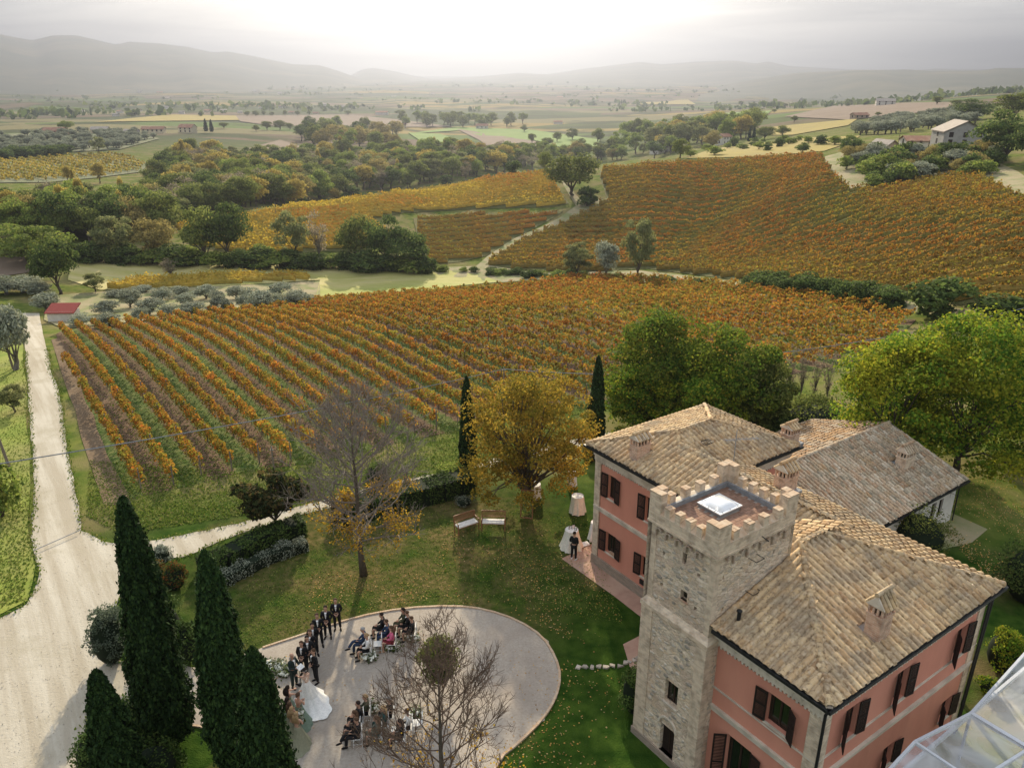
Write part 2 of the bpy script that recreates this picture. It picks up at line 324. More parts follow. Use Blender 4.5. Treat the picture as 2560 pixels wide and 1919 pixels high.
mm = n.new('ShaderNodeMixRGB'); l.new(mr_.outputs[0], mm.inputs[0]); l.new(so, mm.inputs[1]); l.new(gr, mm.inputs[2]); l.new(mm.outputs[0], b_.inputs['Base Color'])
bp_ = n.new('ShaderNodeBump'); bp_.inputs['Distance'].default_value = .12; l.new(_nz(7), bp_.inputs['Height']); l.new(bp_.outputs[0], b_.inputs['Normal'])
# the open ground: grass near, a patchwork of fields far off
m, t, n, l = NT('ground')
o_ = n.new('ShaderNodeOutputMaterial'); b_ = n.new('ShaderNodeBsdfPrincipled'); b_.inputs['Roughness'].default_value = 1; b_.inputs['Specular IOR Level'].default_value = .02; l.new(b_.outputs[0], o_.inputs[0])
tc_ = n.new('ShaderNodeTexCoord'); ln = n.new('ShaderNodeVectorMath'); ln.operation = 'LENGTH'; l.new(tc_.outputs['Object'], ln.inputs[0])
def _mrg(x, a_, b2):
    q = n.new('ShaderNodeMapRange'); q.inputs[1].default_value = a_; q.inputs[2].default_value = b2; l.new(x, q.inputs[0]); return q.outputs[0]
def _mix(f, a_, b2):
    q = n.new('ShaderNodeMixRGB'); l.new(f, q.inputs[0])
    for i_, w_ in ((1, a_), (2, b2)):
        if isinstance(w_, tuple): q.inputs[i_].default_value = c4(w_)
        else: l.new(w_, q.inputs[i_])
    return q.outputs[0]
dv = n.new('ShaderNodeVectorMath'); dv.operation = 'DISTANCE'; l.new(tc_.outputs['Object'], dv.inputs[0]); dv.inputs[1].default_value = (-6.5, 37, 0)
dry_sunlit = _mt('MULTIPLY', _mt('SUBTRACT', 1.0, _mrg(dv.outputs['Value'], 5, 12.5)), _mrg(_nz(.5, 7), .30, .62))  # drier grass, with the left lawn's sunlit tone put into the colour
lawnc = _mix(_mrg(_nz(.16, 6), .56, .72), _rp(_nz(1.6, 8), (.018,.045,.006), (.044,.080,.012)), _rp(_nz(5, 8), (.12,.085,.04), (.165,.125,.06)))
roughc = _mix(_mrg(_nz(.16, 5), .45, .62), _rp(_nz(.9, 8), (.07,.105,.018), (.15,.165,.038)), (.19,.16,.07))
vo = n.new('ShaderNodeTexVoronoi'); vo.inputs['Scale'].default_value = .0042; vo.inputs['Randomness'].default_value = .9
mpv = n.new('ShaderNodeMapping'); mpv.inputs['Scale'].default_value = (1, 1.9, 0); mpv.inputs['Rotation'].default_value = (0, 0, .5); l.new(tc_.outputs['Object'], mpv.inputs[0]); l.new(mpv.outputs[0], vo.inputs['Vector'])
sv_ = n.new('ShaderNodeSeparateColor'); l.new(vo.outputs['Color'], sv_.inputs[0])
fr_ = n.new('ShaderNodeValToRGB'); fr_.color_ramp.interpolation = 'CONSTANT'
FC = [(0,(.09,.11,.045)),(.2,(.15,.115,.08)),(.38,(.11,.15,.05)),(.5,(.19,.17,.09)),(.66,(.08,.095,.05)),(.78,(.17,.13,.09)),(.9,(.26,.2,.08))]
while len(fr_.color_ramp.elements) < len(FC): fr_.color_ramp.elements.new(.5)
for e_, (p_, c_) in zip(fr_.color_ramp.elements, FC): e_.position = p_; e_.color = c4(c_)
l.new(sv_.outputs[0], fr_.inputs[0])
farc = _mix(_mrg(_nz(.012, 6), .52, .6), fr_.outputs[0], (.07,.08,.04))
lawnc = _mix(dry_sunlit, lawnc, _rp(_nz(3, 9), (.060,.066,.016), (.165,.125,.052)))
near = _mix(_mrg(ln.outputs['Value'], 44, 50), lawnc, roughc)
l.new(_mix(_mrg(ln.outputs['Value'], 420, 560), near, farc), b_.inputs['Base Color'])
bp_ = n.new('ShaderNodeBump'); bp_.inputs['Distance'].default_value = .05; l.new(_nz(14), bp_.inputs['Height']); l.new(bp_.outputs[0], b_.inputs['Normal'])
# ------------------------------------------------------------------ ground sheet
def low(r): return 0.012+np.maximum(r-38, 0)*.0005
azs = np.concatenate([np.arange(-180, -78, 6), np.arange(-78, 78.1, .7), np.arange(84, 180, 6)]); lr = np.exp(np.arange(math.log(4), math.log(15000), .018))
AA, RR = np.meshgrid(np.radians(azs), lr, indexing='ij'); XX = RR*np.sin(AA); YY = RR*np.cos(AA)
_n0 = bpy.data
ZZ = terr(XX.ravel(), YY.ravel()).reshape(XX.shape)-low(RR)
na, nr = XX.shape; V = np.concatenate([np.stack([XX, YY, ZZ], -1).reshape(-1, 3), [[0, 0, -.03]]])
I = np.arange(na*nr).reshape(na, nr); Fq = []
for i in range(na):
    j = (i+1) % na
    Fq.append(np.stack([I[i,:-1], I[i,1:], I[j,1:], I[j,:-1]], 1))
Fq = np.concatenate(Fq).tolist()+[(int(I[i,0]), int(I[(i+1)%na,0]), na*nr) for i in range(na)]
g = MB(); g.v = [V]; g.f = [tuple(f) for f in Fq]; g.m = [0]*len(Fq)
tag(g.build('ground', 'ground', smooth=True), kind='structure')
def in_poly(P, poly):
    x, y = P[:,0], P[:,1]; r = np.zeros(len(P), bool); q = np.asarray(poly); j = len(q)-1
    for i in range(len(q)):
        c = ((q[i,1] > y) != (q[j,1] > y)) & (x < (q[j,0]-q[i,0])*(y-q[i,1])/(q[j,1]-q[i,1]+1e-12)+q[i,0]); r ^= c; j = i
    return r
def sub(pts, step, closed=True):
    out = []; m_ = len(pts)
    for i in range(m_ if closed else m_-1):
        a_ = np.array(pts[i], float); b2 = np.array(pts[(i+1) % m_], float); k = max(1, int(np.linalg.norm(b2-a_)/step)); out += [a_+(b2-a_)*j/k for j in range(k)]
    if not closed: out.append(np.array(pts[-1], float))
    return out
def smoothpoly(pts, it=2, closed=True):
    P = [np.array(p, float) for p in pts]
    for _ in range(it):
        Q = []; m_ = len(P)
        if not closed: Q.append(P[0])
        for i in range(m_ if closed else m_-1):
            a_, b2 = P[i], P[(i+1) % m_]; Q += [a_*.75+b2*.25, a_*.25+b2*.75]
        if not closed: Q.append(P[-1])
        P = Q
    return P
def world_poly(px, step=25, smooth=0, jit=0.0, world=False):
    if smooth: px = smoothpoly(px, smooth)
    W = [np.array(p, float)[:2] for p in px] if world else [hit(*p)[:2] for p in sub(px, step)]
    if jit:
        W = [w_+rng.normal(size=2)*jit for w_ in W]
    o = [W[0]]
    for w_ in W[1:]:
        if np.linalg.norm(w_-o[-1]) > .02: o.append(w_)
    return o
PATCH = {}
def patch(name, W, matn, layer=1, dens=.03, tagit=True):
    W = np.array(W); r = np.hypot(W[:,0], W[:,1]); az = np.arctan2(W[:,0], W[:,1])
    A_ = np.arange(az.min(), az.max(), dens); L_ = np.arange(math.log(max(r.min()*.8, 4)), math.log(r.max()), dens)
    GA, GL = np.meshgrid(A_, L_); P = np.stack([np.exp(GL)*np.sin(GA), np.exp(GL)*np.cos(GA)], -1).reshape(-1, 2)
    P = P[in_poly(P, W)]; al = [Vector(p) for p in W]+[Vector(p) for p in P]
    vs_, _, fs, *_ = delaunay_2d_cdt(al, [], [list(range(len(W)))], 1, 1e-5)
    vs_ = np.array([tuple(v) for v in vs_]); rr = np.hypot(vs_[:,0], vs_[:,1]); z = terr(vs_[:,0], vs_[:,1])+layer*(.006+np.maximum(rr-40, 0)*.00016)-.02*(rr < 0)
    b = MB(); b.add(np.column_stack([vs_, z]), fs); o = b.build(name, matn, smooth=True)
    if tagit: tag(o, kind='structure')
    PATCH[name] = W
    return o
# ------------------------------------------------------------------ site plan: outlines traced as sight lines onto the terrain
GL = [(38,783),(58,821),(69,929),(74,1038),(82,1140),(85,1240),(78,1342),(84,1375),(96,1416),(94,1450),(74,1506),(40,1526),(8,1541),(-300,1640),(-500,2300),(120,2300),(215,1915),(215,1850),(215,1780),(250,1745),(310,1748),
      (400,1790),(475,1813),(510,1817),(545,1840),(590,1900),(640,2000),(700,2200),(1150,2200),(1247,1895),(1296,1858),(1358,1797),(1390,1744),(1402,1690),(1390,1645),(1358,1592),(1296,1551),(1214,1523),(1132,1514),
      (1010,1520),(887,1543),(764,1584),(657,1619),(560,1648),(479,1668),(380,1660),(300,1650),(246,1633),(238,1600),(262,1560),(300,1500),(330,1450),(381,1398),(463,1391),(528,1362),(614,1328),(760,1285),(900,1250),(1012,1222),(1094,1196),
      (1300,1150),(1520,1106),(1640,1080),(1640,1062),(1510,1082),(1400,1105),(1200,1155),(1091,1183),(982,1204),(864,1236),(765,1260),(599,1306),(530,1322),(450,1338),(369,1353),(295,1359),(246,1350),(205,1325),(192,1240),(166,1110),(152,1002),(125,911),(105,821),(98,783)]
patch('gravel_road', world_poly(GL, 14, jit=.05), 'white_gravel', 1)
CIRC = [(560,1648),(657,1619),(764,1584),(887,1543),(1010,1520),(1132,1514),(1214,1523),(1296,1551),(1358,1592),(1390,1645),(1402,1690),(1390,1744),(1358,1797),(1296,1858),(1247,1895),(1150,2200),(700,2200),(640,2000),(590,1900),(545,1840),(510,1817),(475,1813),(460,1740),(480,1672)]
patch('gravel_court', world_poly(CIRC, 14), 'gravel', 2)
VY = [(140,836),(155,826),(268,813),(409,801),(508,792),(608,783),(667,776),(810,757),(1000,742),(1273,722),(1435,697),(1600,700),(1736,708),(1967,738),(2200,766),(2290,800),(2200,890),(1960,940),(1700,960),(1520,1010),(1400,1015),(1300,1040),(1150,1075),(1000,1105),(880,1135),(760,1160),(658,1172),(588,1184),(512,1205),(434,1222),(354,1240),(285,1255),(230,1130),(170,930)]
patch('vineyard_floor', world_poly(VY, 30), 'vineyard_floor', 1)
patch('grass_verge', world_poly([(-40,800),(30,790),(50,830),(62,929),(66,1038),(76,1140),(78,1240),(72,1342),(76,1375),(88,1416),(84,1450),(64,1500),(30,1520),(0,1535),(-300,1640)], 30, jit=.06), 'sun_grass', 2)
patch('tilled_strip', world_poly([(128,850),(150,845),(190,930),(230,1040),(285,1170),(330,1262),(262,1262),(215,1130),(165,960)], 30, jit=.05), 'soil', 3)
patch('pasture', world_poly([(180,640),(400,648),(640,652),(900,664),(1100,672),(1210,690),(1250,705),(1130,716),(1000,738),(800,755),(640,770),(790,745),(800,700),(560,715),(250,725),(170,700)], 40), 'dry_field', 2)
patch('olive_orchard_floor', world_poly([(120,740),(250,730),(560,716),(800,703),(800,752),(640,772),(500,788),(300,808),(160,822),(110,800)], 40), 'track', 3)
HILL = [(1208,664),(1298,602),(1432,548),(1517,503),(1500,448),(1500,426),(1600,416),(1750,407),(1900,398),(2056,390),(2063,410),(2100,450),(2136,474),(2230,472),(2352,445),(2458,443),(2540,490),(2640,530),(2700,800),(2558,776),(2340,756),(2199,738),(2040,722),(1875,704),(1620,672),(1420,680),(1331,676)]
patch('hill_vineyard_floor', world_poly(HILL, 40), 'hill_soil', 1)
MIDL = [(1033,545),(1200,535),(1410,528),(1379,548),(1300,590),(1216,640),(1150,655),(1066,662),(1045,600)]
MIDU = [(432,566),(484,556),(610,540),(773,511),(900,497),(1000,482),(1135,464),(1257,443),(1370,433),(1395,468),(1422,509),(1379,518),(1200,522),(1013,532),(931,548),(1000,600),(900,630),(800,628),(640,642),(480,615)]
patch('field_vineyard_floor', world_poly(MIDL, 40), 'hill_soil', 1); patch('crest_vineyard_floor', world_poly(MIDU, 40), 'hill_soil', 1)
patch('farm_track', world_poly([(1070,670),(1188,667),(1257,610),(1399,545),(1440,515),(1400,455),(1412,455),(1460,510),(1530,495),(1500,515),(1430,550),(1300,604),(1215,662),(1340,684),(1600,676),(1870,708),(2200,744),(2560,792),(2560,815),(2240,775),(1860,733),(1600,704),(1440,694),(1250,706),(1100,690)], 30, jit=.2), 'track', 2)
patch('knoll_grass', world_poly([(2062,392),(2100,382),(2200,380),(2480,400),(2545,430),(2620,480),(2620,540),(2540,500),(2470,452),(2360,452),(2250,474),(2150,484),(2100,456),(2066,420)], 30), 'track', 2)
# fields beyond, each a sheet with its own crop
for nm, mt_, px in [('stripe_vineyard_floor','olive_ground',[(-60,405),(120,392),(290,382),(372,408),(355,430),(240,445),(120,456),(-60,458)]),
    ('olive_hill_floor','olive_ground',[(-60,338),(110,332),(330,330),(400,347),(300,374),(-60,392)]),
    ('golden_field','yellow_field',[(430,287),(590,290),(600,301),(320,304),(235,306),(330,296)]),
    ('ploughed_field','ploughed',[(590,290),(870,287),(1000,300),(1140,318),(900,318),(680,315),(600,304)]),
    ('green_meadow','green_field',[(1020,335),(1140,318),(1330,325),(1500,350),(1490,372),(1400,368),(1340,352),(1200,340),(1160,326)]),
    ('green_meadow','green_field',[(1020,332),(1100,335),(1150,352),(1140,368),(1050,352)]),
    ('ploughed_field','ploughed',[(1140,322),(1340,354),(1400,370),(1300,384),(1230,374),(1200,352)]),
    ('ochre_field','yellow_field',[(1890,322),(2010,310),(2145,297),(2120,314),(1980,338),(1900,338)]),
    ('yellow_vineyard_floor','yellow_field',[(1715,396),(1780,372),(2020,345),(2150,340),(2130,355),(2060,378),(1900,392)]),
    ('ridge_field','ploughed',[(1960,292),(2100,262),(2330,256),(2440,258),(2300,282),(2120,300)]),
    ('green_meadow','green_field',[(1770,286),(1930,277),(1900,300),(1760,306)]),
    ('golden_field','yellow_field',[(1580,253),(1720,250),(1740,262),(1600,262)]),
    ('ploughed_field','ploughed',[(620,372),(700,350),(780,375),(690,380)]),
    ('bare_field','ploughed',[(-60,640),(60,640),(80,680),(-60,700)])]:
    patch(nm, world_poly(px, 30), mt_, 2)
# ------------------------------------------------------------------ far mountains
def ridge(name, crest, rc, rf, zf, amp, seed, ext=(-600, 3200)):
    cx = np.array([p[0] for p in crest]); cyy = np.array([p[1] for p in crest]); rg = np.random.default_rng(seed)
    xs = np.arange(ext[0], ext[1], 9.0); yy = np.interp(xs, cx, cyy); S = np.concatenate([np.linspace(0, 1, 34), [1.08, 1.25, 1.5, 1.9]])
    ph_ = rg.uniform(0, 6.28, 12); V = []
    for i, px in enumerate(xs):
        d = ray(px, yy[i]); hh = math.hypot(d[0], d[1]); zc = H+d[2]/hh*rc
        for s in S:
            r = rf+(rc-rf)*s; p = s*s*(3-2*s) if s <= 1 else max(0, 1-(s-1)*1.4)
            wv = sum(math.sin(px*.0045*(k+1.3)+ph_[k]+s*3.1*(k % 3))/(k+1) for k in range(9))
            z = zf+(zc-zf)*p+amp*wv*s*(1-s)*3.2*(s <= 1)
            V.append((d[0]/hh*r*(1+.02*wv*(1-s)*(s <= 1)), d[1]/hh*r, z))
    m_ = len(S); n_ = len(xs); fs = [(i*m_+j, (i+1)*m_+j, (i+1)*m_+j+1, i*m_+j+1) for i in range(n_-1) for j in range(m_-1)]
    tag(MB().add(V, fs).build(name, 'mountain', smooth=True), kind='structure')
RL = [(-600,70),(-200,84),(0,87),(81,102),(134,92),(195,94),(260,109),(293,115),(326,107),(391,110),(468,118),(529,131),(570,129),(631,140),(692,153),(733,161),(798,163),(838,175),(875,188),(960,215),(1100,226),(1300,228)]
ridge('mountain_ridge', RL, 5200, 2600, -45, 16, 3, (-700, 1250))
RM = [(600,200),(750,196),(874,190),(907,173),(935,170),(984,178),(1033,189),(1078,198),(1196,191),(1298,183),(1367,186),(1452,173),(1542,163),(1599,156),(1656,162),(1741,155),(1835,152),(1888,159),(1920,154),(1969,165),(2128,174),(2270,177),(2344,172),(2454,175),(2700,176),(3200,176)]
ridge('distant_hills', RM, 6800, 3000, -45, 12, 5, (560, 3200))
RN = [(1700,240),(1850,205),(1990,183),(2128,176),(2270,174),(2330,178),(2454,177),(2490,171),(2560,171),(2900,160),(3200,165)]
ridge('wooded_hills', RN, 3600, 1900, -40, 10, 9, (1650, 3200))
ridge('rolling_hill', [(-700,256),(-200,262),(100,255),(330,262),(520,250),(760,258),(980,268),(1200,262),(1500,272)], 1650, 1150, -32, 3, 11, (-700, 1500)); ridge('rolling_hill', [(500,262),(800,250),(1050,243),(1300,250),(1560,246),(1850,258),(2200,262)], 2100, 1500, -35, 3, 12, (500, 2200)); ridge('rolling_hill', [(-700,238),(-100,232),(200,240),(480,230),(700,236),(960,226),(1250,233),(1500,228),(1900,236),(2300,232)], 2700, 2100, -38, 4, 13, (-700, 2300))
for o_r in [o for o in COL.objects if o.name.startswith('rolling_hill')]: o_r.data.materials[0] = MATS['ground']
# ------------------------------------------------------------------ haze over the whole valley
hm, t, n, l = NT('haze')
ho = n.new('ShaderNodeOutputMaterial'); hv_ = n.new('ShaderNodeVolumePrincipled'); hv_.inputs['Color'].default_value = (.285, .315, .40, 1); hv_.inputs['Density'].default_value = 0.0003; hv_.inputs['Anisotropy'].default_value = .7
l.new(hv_.outputs[0], ho.inputs['Volume'])
hz = MB().box((-9500, -400, -62), (9500, 9500, 300)).build('haze', 'haze'); tag(hz, kind='stuff')
# ------------------------------------------------------------------ plant materials
mat('bark', (.075,.06,.045), (.12,.10,.075), 9, .95, .02)
mat('bark_grey', (.12,.105,.085), (.19,.165,.13), 9, .95, .01)
mat('twig', (.10,.07,.05), (.15,.10,.07), 9, .95)
mat('wood_post', (.16,.13,.10), (.22,.18,.14), 9, .9)
GRN = dict(
 oak=[(.08,.11,.026),(.16,.195,.048),(.25,.26,.07)], dark=[(.04,.07,.02),(.09,.135,.034),(.16,.195,.055)],
 mid=[(.11,.17,.035),(.20,.26,.05),(.31,.33,.085)], willow=[(.139,.163,.065),(.211,.236,.090),(.309,.293,.122)],
 gold=[(.26,.21,.05),(.38,.30,.07),(.50,.40,.10)], rust=[(.20,.18,.06),(.29,.24,.08),(.38,.31,.11)],
 olive=[(.15,.17,.115),(.25,.27,.19),(.37,.39,.29)], grey=[(.156,.133,.094),(.234,.203,.140),(.312,.265,.187)],
 cypress=[(.010,.024,.008),(.020,.042,.012),(.042,.075,.018)], hedge=[(.028,.055,.012),(.06,.10,.022),(.11,.15,.04)], silver=[(.14,.16,.12),(.21,.23,.17),(.30,.32,.24)],
 linden=[(.12,.13,.022),(.26,.20,.03),(.38,.24,.035),(.48,.33,.05)], yellow=[(.38,.20,.02),(.52,.32,.03),(.60,.42,.06)],
 ash=[(.045,.10,.016),(.09,.17,.022),(.16,.23,.03),(.28,.27,.035)], maple=[(.05,.12,.014),(.11,.21,.02),(.20,.29,.03),(.38,.34,.035)],
 magnolia=[(.018,.03,.010),(.045,.055,.018),(.11,.075,.028)], vine=[(.27,.13,.022),(.41,.19,.028),(.38,.26,.038),(.19,.21,.034),(.50,.14,.032)],
 vineh=[(.22,.14,.024),(.33,.185,.028),(.30,.24,.036),(.17,.19,.03),(.38,.15,.03)], viney=[(.396,.264,.033),(.506,.352,.050),(.330,.286,.044),(.550,.396,.066)], vines=[(.30,.22,.04),(.40,.30,.06),(.16,.2,.05)],
 bluegreen=[(.09,.12,.08),(.14,.175,.12),(.20,.24,.17)],
 photinia=[(.05,.09,.02),(.09,.12,.03),(.30,.09,.03)])
for k_, c_ in GRN.items():
    leafmat('leaf_'+k_, c_, trans={'cypress':.12,'hedge':.2,'silver':.25,'olive':.35}.get(k_, .52), big2={'vine': ((.19,.22,.035), .8, .65), 'vineh': ((.22,.21,.04), .5, .6), 'viney': ((.36,.15,.03), .05, .75), 'linden': ((.38,.20,.03), 1.1, .2)}.get(k_),
            big={'vine': ((.44,.09,.024), .07, .5), 'vineh': ((.38,.11,.024), .06, .5), 'viney': ((.30,.17,.03), .03, .7), 'linden': ((.12,.12,.015), .45, .6), 'maple': ((.40,.32,.02), .28, .4), 'ash': ((.25,.21,.02), .3, .22)}.get(k_))
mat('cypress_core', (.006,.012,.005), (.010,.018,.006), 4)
mat('vine_core', (.20,.13,.028), (.30,.165,.032), 2.2, 1, .2, 5, c3=(.135,.135,.032), s3=.05, k3=.85, lo=.4, hi=.6, w3=(.42,.6)); mat('vine_core_orange', (.30,.17,.035), (.26,.20,.045), 2.2, 1, .2, 5, c3=(.36,.14,.03), s3=.06, k3=.7); mat('vine_core_yellow', (.34,.22,.035), (.46,.32,.05), 1.3, 1, .15, 4, c3=(.24,.20,.04), s3=.2, k3=.7)
# ------------------------------------------------------------------ growing trees
def crown(nl, ncl, size, rg, rx=.5, z0=.25, z1=1.0, clr=.2, shell=.55, flat=1.0, shape='round'):
    """leaves gathered in clumps round the crown; unit tree: height 1, crown radius rx"""
    C = []
    while len(C) < ncl:
        p = rg.uniform(-1, 1, 3)
        d = np.linalg.norm(p)
        if d > 1 or d < shell*rg.uniform(.5, 1.05): continue
        if shape == 'round' and p[2] < -.55 and rg.random() < .5: continue
        if shape == 'cone': p[:2] *= max(.12, (1-p[2])*.62)
        if shape == 'full' and p[2] < 0: p[:2] *= 1/max(.5, math.sqrt(1-p[2]**2))*.97
        if shape == 'vase': p[:2] *= .55+.35*(p[2]+1)/2
        C.append(p)
    C = np.array(C); C[:,:2] *= rx-clr*.55; zc = (z0+z1)/2; hz_ = (z1-z0)/2; C[:,2] = zc+C[:,2]*(hz_-clr*.5)
    i = rg.integers(0, ncl, nl); q = rg.normal(size=(nl, 3)); q /= np.linalg.norm(q, axis=1, keepdims=True); q[:,2] = np.where(q[:,2] < -.2, -q[:,2]*rg.random(nl), q[:,2])
    cr_ = clr*rg.uniform(.6, 1.25, ncl); P = C[i]+q*(cr_[i]*rg.uniform(.55, 1.08, nl)**.6)[:,None]*np.array([1, 1, .75*flat])
    return P, q, C
def limbs(mb, C, rg, h0=.0, hsplit=.28, r0=.03, n=5, wob=.03, sc=(1,1,1)):
    """a tapered trunk and limbs that run out to the clumps"""
    k = 5; tr = np.stack([rg.normal(0, wob, k).cumsum()*.5, rg.normal(0, wob, k).cumsum()*.5, np.linspace(h0, hsplit+.12, k)], 1); tr[0,:2] = 0
    mb.tube(tr, r0*np.linspace(1.25, .72, k), n+1)
    for c in C:
        s = tr[rg.integers(2, k)]; m_ = (s+c)/2+rg.normal(0, wob, 3); m_[2] += .03
        mb.tube([s, s+(m_-s)*.5+rg.normal(0, wob*.4, 3), m_, c], r0*np.array([.5, .36, .24, .1]), max(3, n-2), cap=False)
def tree_proto(kind, seed, nl=4800, ls=.034, ncl=38, leaf='oak', rx=.5, z0=.1, clr=.2, shape='round', bark='bark', shell=.55, nlimb=9, r0=.03, aspect=1.3):
    rg = np.random.default_rng(seed); P, q, C = crown(nl, ncl, ls, rg, rx=rx, z0=z0, clr=clr, shape=shape, shell=shell)
    V = leafquads(P, ls, nrm=q, aspect=aspect, rg=rg); mb = MB(); limbs(mb, C[rg.permutation(ncl)[:nlimb]], rg, r0=r0, hsplit=z0)
    return V, mb
FAR = {}
def far_mesh(key, seed, leaf, bark='bark', **k):
    V, mb = tree_proto(key, seed, leaf=leaf, bark=bark, **k)
    nq = len(V)//4; b = MB(); b.v = [V]+mb.v; b.f = [tuple(range(i*4, i*4+4)) for i in range(nq)]+[tuple(j+nq*4 for j in f) for f in mb.f]; b.m = [0]*nq+[1]*len(mb.f)
    FAR.setdefault(key, []).append(b.mesh(key, ['leaf_'+leaf, bark]))
for s_ in range(3): far_mesh('oak_tree', 10+s_, 'oak'); far_mesh('green_tree', 20+s_, 'mid', ncl=22)
for s_ in range(2):
    far_mesh('dark_tree', 30+s_, 'dark', ncl=30, z0=.12); far_mesh('golden_tree', 40+s_, 'gold', rx=.45, z0=.1); far_mesh('rusty_tree', 50+s_, 'rust'); far_mesh('willow_tree', 60+s_, 'willow', z0=.1, clr=.16, ncl=34)
    far_mesh('poplar_tree', 70+s_, 'gold', rx=.5, shape='cone', z0=.05, clr=.16); far_mesh('grey_tree', 80+s_, 'grey', nl=1400, ls=.028, shape='vase', z0=.12, bark='bark_grey', clr=.16, nlimb=24)
    far_mesh('shrub', 90+s_, 'mid', z0=-.1, nl=1500, ls=.075, ncl=16, clr=.28); far_mesh('dark_shrub', 95+s_, 'dark', z0=-.15, nl=1700, ls=.075, ncl=16, clr=.28)
for s_ in range(4): far_mesh('olive_tree', 100+s_, 'olive', nl=3000, ls=.04, z0=.06, ncl=24, clr=.24, r0=.05, bark='bark_grey', aspect=2)
def cyp_pts(n, rg, hgt, rad, z0=0.02, lean=0.0):
    t = rg.beta(1.15, 1.5, n); a_ = rg.uniform(0, 2*math.pi, n); pr = np.minimum(1, .62+t*2.0)*np.clip(1-t, 0, 1)**.5*1.06
    lump = 1+.11*np.sin(a_*3+t*9+lean)+.09*np.sin(a_*7-t*31)+.08*np.sin(a_*11+t*47); r_ = rad*pr*lump*np.where(rg.random(n) < .05, rg.uniform(1.02, 1.2, n), rg.uniform(.80, 1.05, n))
    P = np.stack([r_*np.cos(a_), r_*np.sin(a_), hgt*(z0+t*(1-z0))+.12], 1); N = np.stack([np.cos(a_), np.sin(a_), np.full(n, .25)], 1); return P, N
def cypress_parts(n, hgt, rad, seed, size):
    rg = np.random.default_rng(seed); P, N = cyp_pts(n, rg, hgt, rad, lean=seed); V = leafquads(P, size, up=2.2, aspect=2.0, nrm=N, k=1.1, rg=rg)
    mb = MB(); mb.lathe([(rad*.82*min(1, .62+t*2)*max(0, 1-t)**.5*1.06+.01, hgt*(.02+t*.98)+.1) for t in np.linspace(0, .985, 18)], 18, wob=lambda a_, z: 1+.11*np.sin(a_*3+z/hgt*9+seed)+.08*np.sin(a_*7-z/hgt*31))
    return V, mb
V_, mb_ = cypress_parts(700, 1, .13, 3, .045); nq_ = len(V_)//4; b_ = MB(); b_.v = [V_]+mb_.v; b_.f = [tuple(range(i*4, i*4+4)) for i in range(nq_)]+[tuple(j+nq_*4 for j in f) for f in mb_.f]; b_.m = [0]*nq_+[1]*len(mb_.f)
FAR['cypress_tree'] = [b_.mesh('cypress_tree', ['leaf_cypress', 'cypress_core'])]
TSEED = random.Random(5)
def plant(kind, P, h_, w_, label, group=None, cat=None, name=None):
    me = FAR[kind]; o = link(me[TSEED.randrange(len(me))], name or kind, None, tuple(P), TSEED.uniform(0, 6.28), (w_, w_, h_))
    return tag(o, label, cat or kind.split('_')[-1], group)
def TP(kind, px, py, top, wpx, label, group=None, cat=None, name=None):
    P = hit(px, py); d = ray(px, top); hh = math.hypot(d[0], d[1]); h_ = H+d[2]/hh*math.hypot(P[0], P[1])-P[2]
    w_ = px_h(P, wpx); P = P.copy(); k_ = 1 if kind != 'cypress_tree' else 4.0; P[2] -= .1
    return plant(kind, P, h_*1.03, w_*k_*1.06, label, group, cat, name)
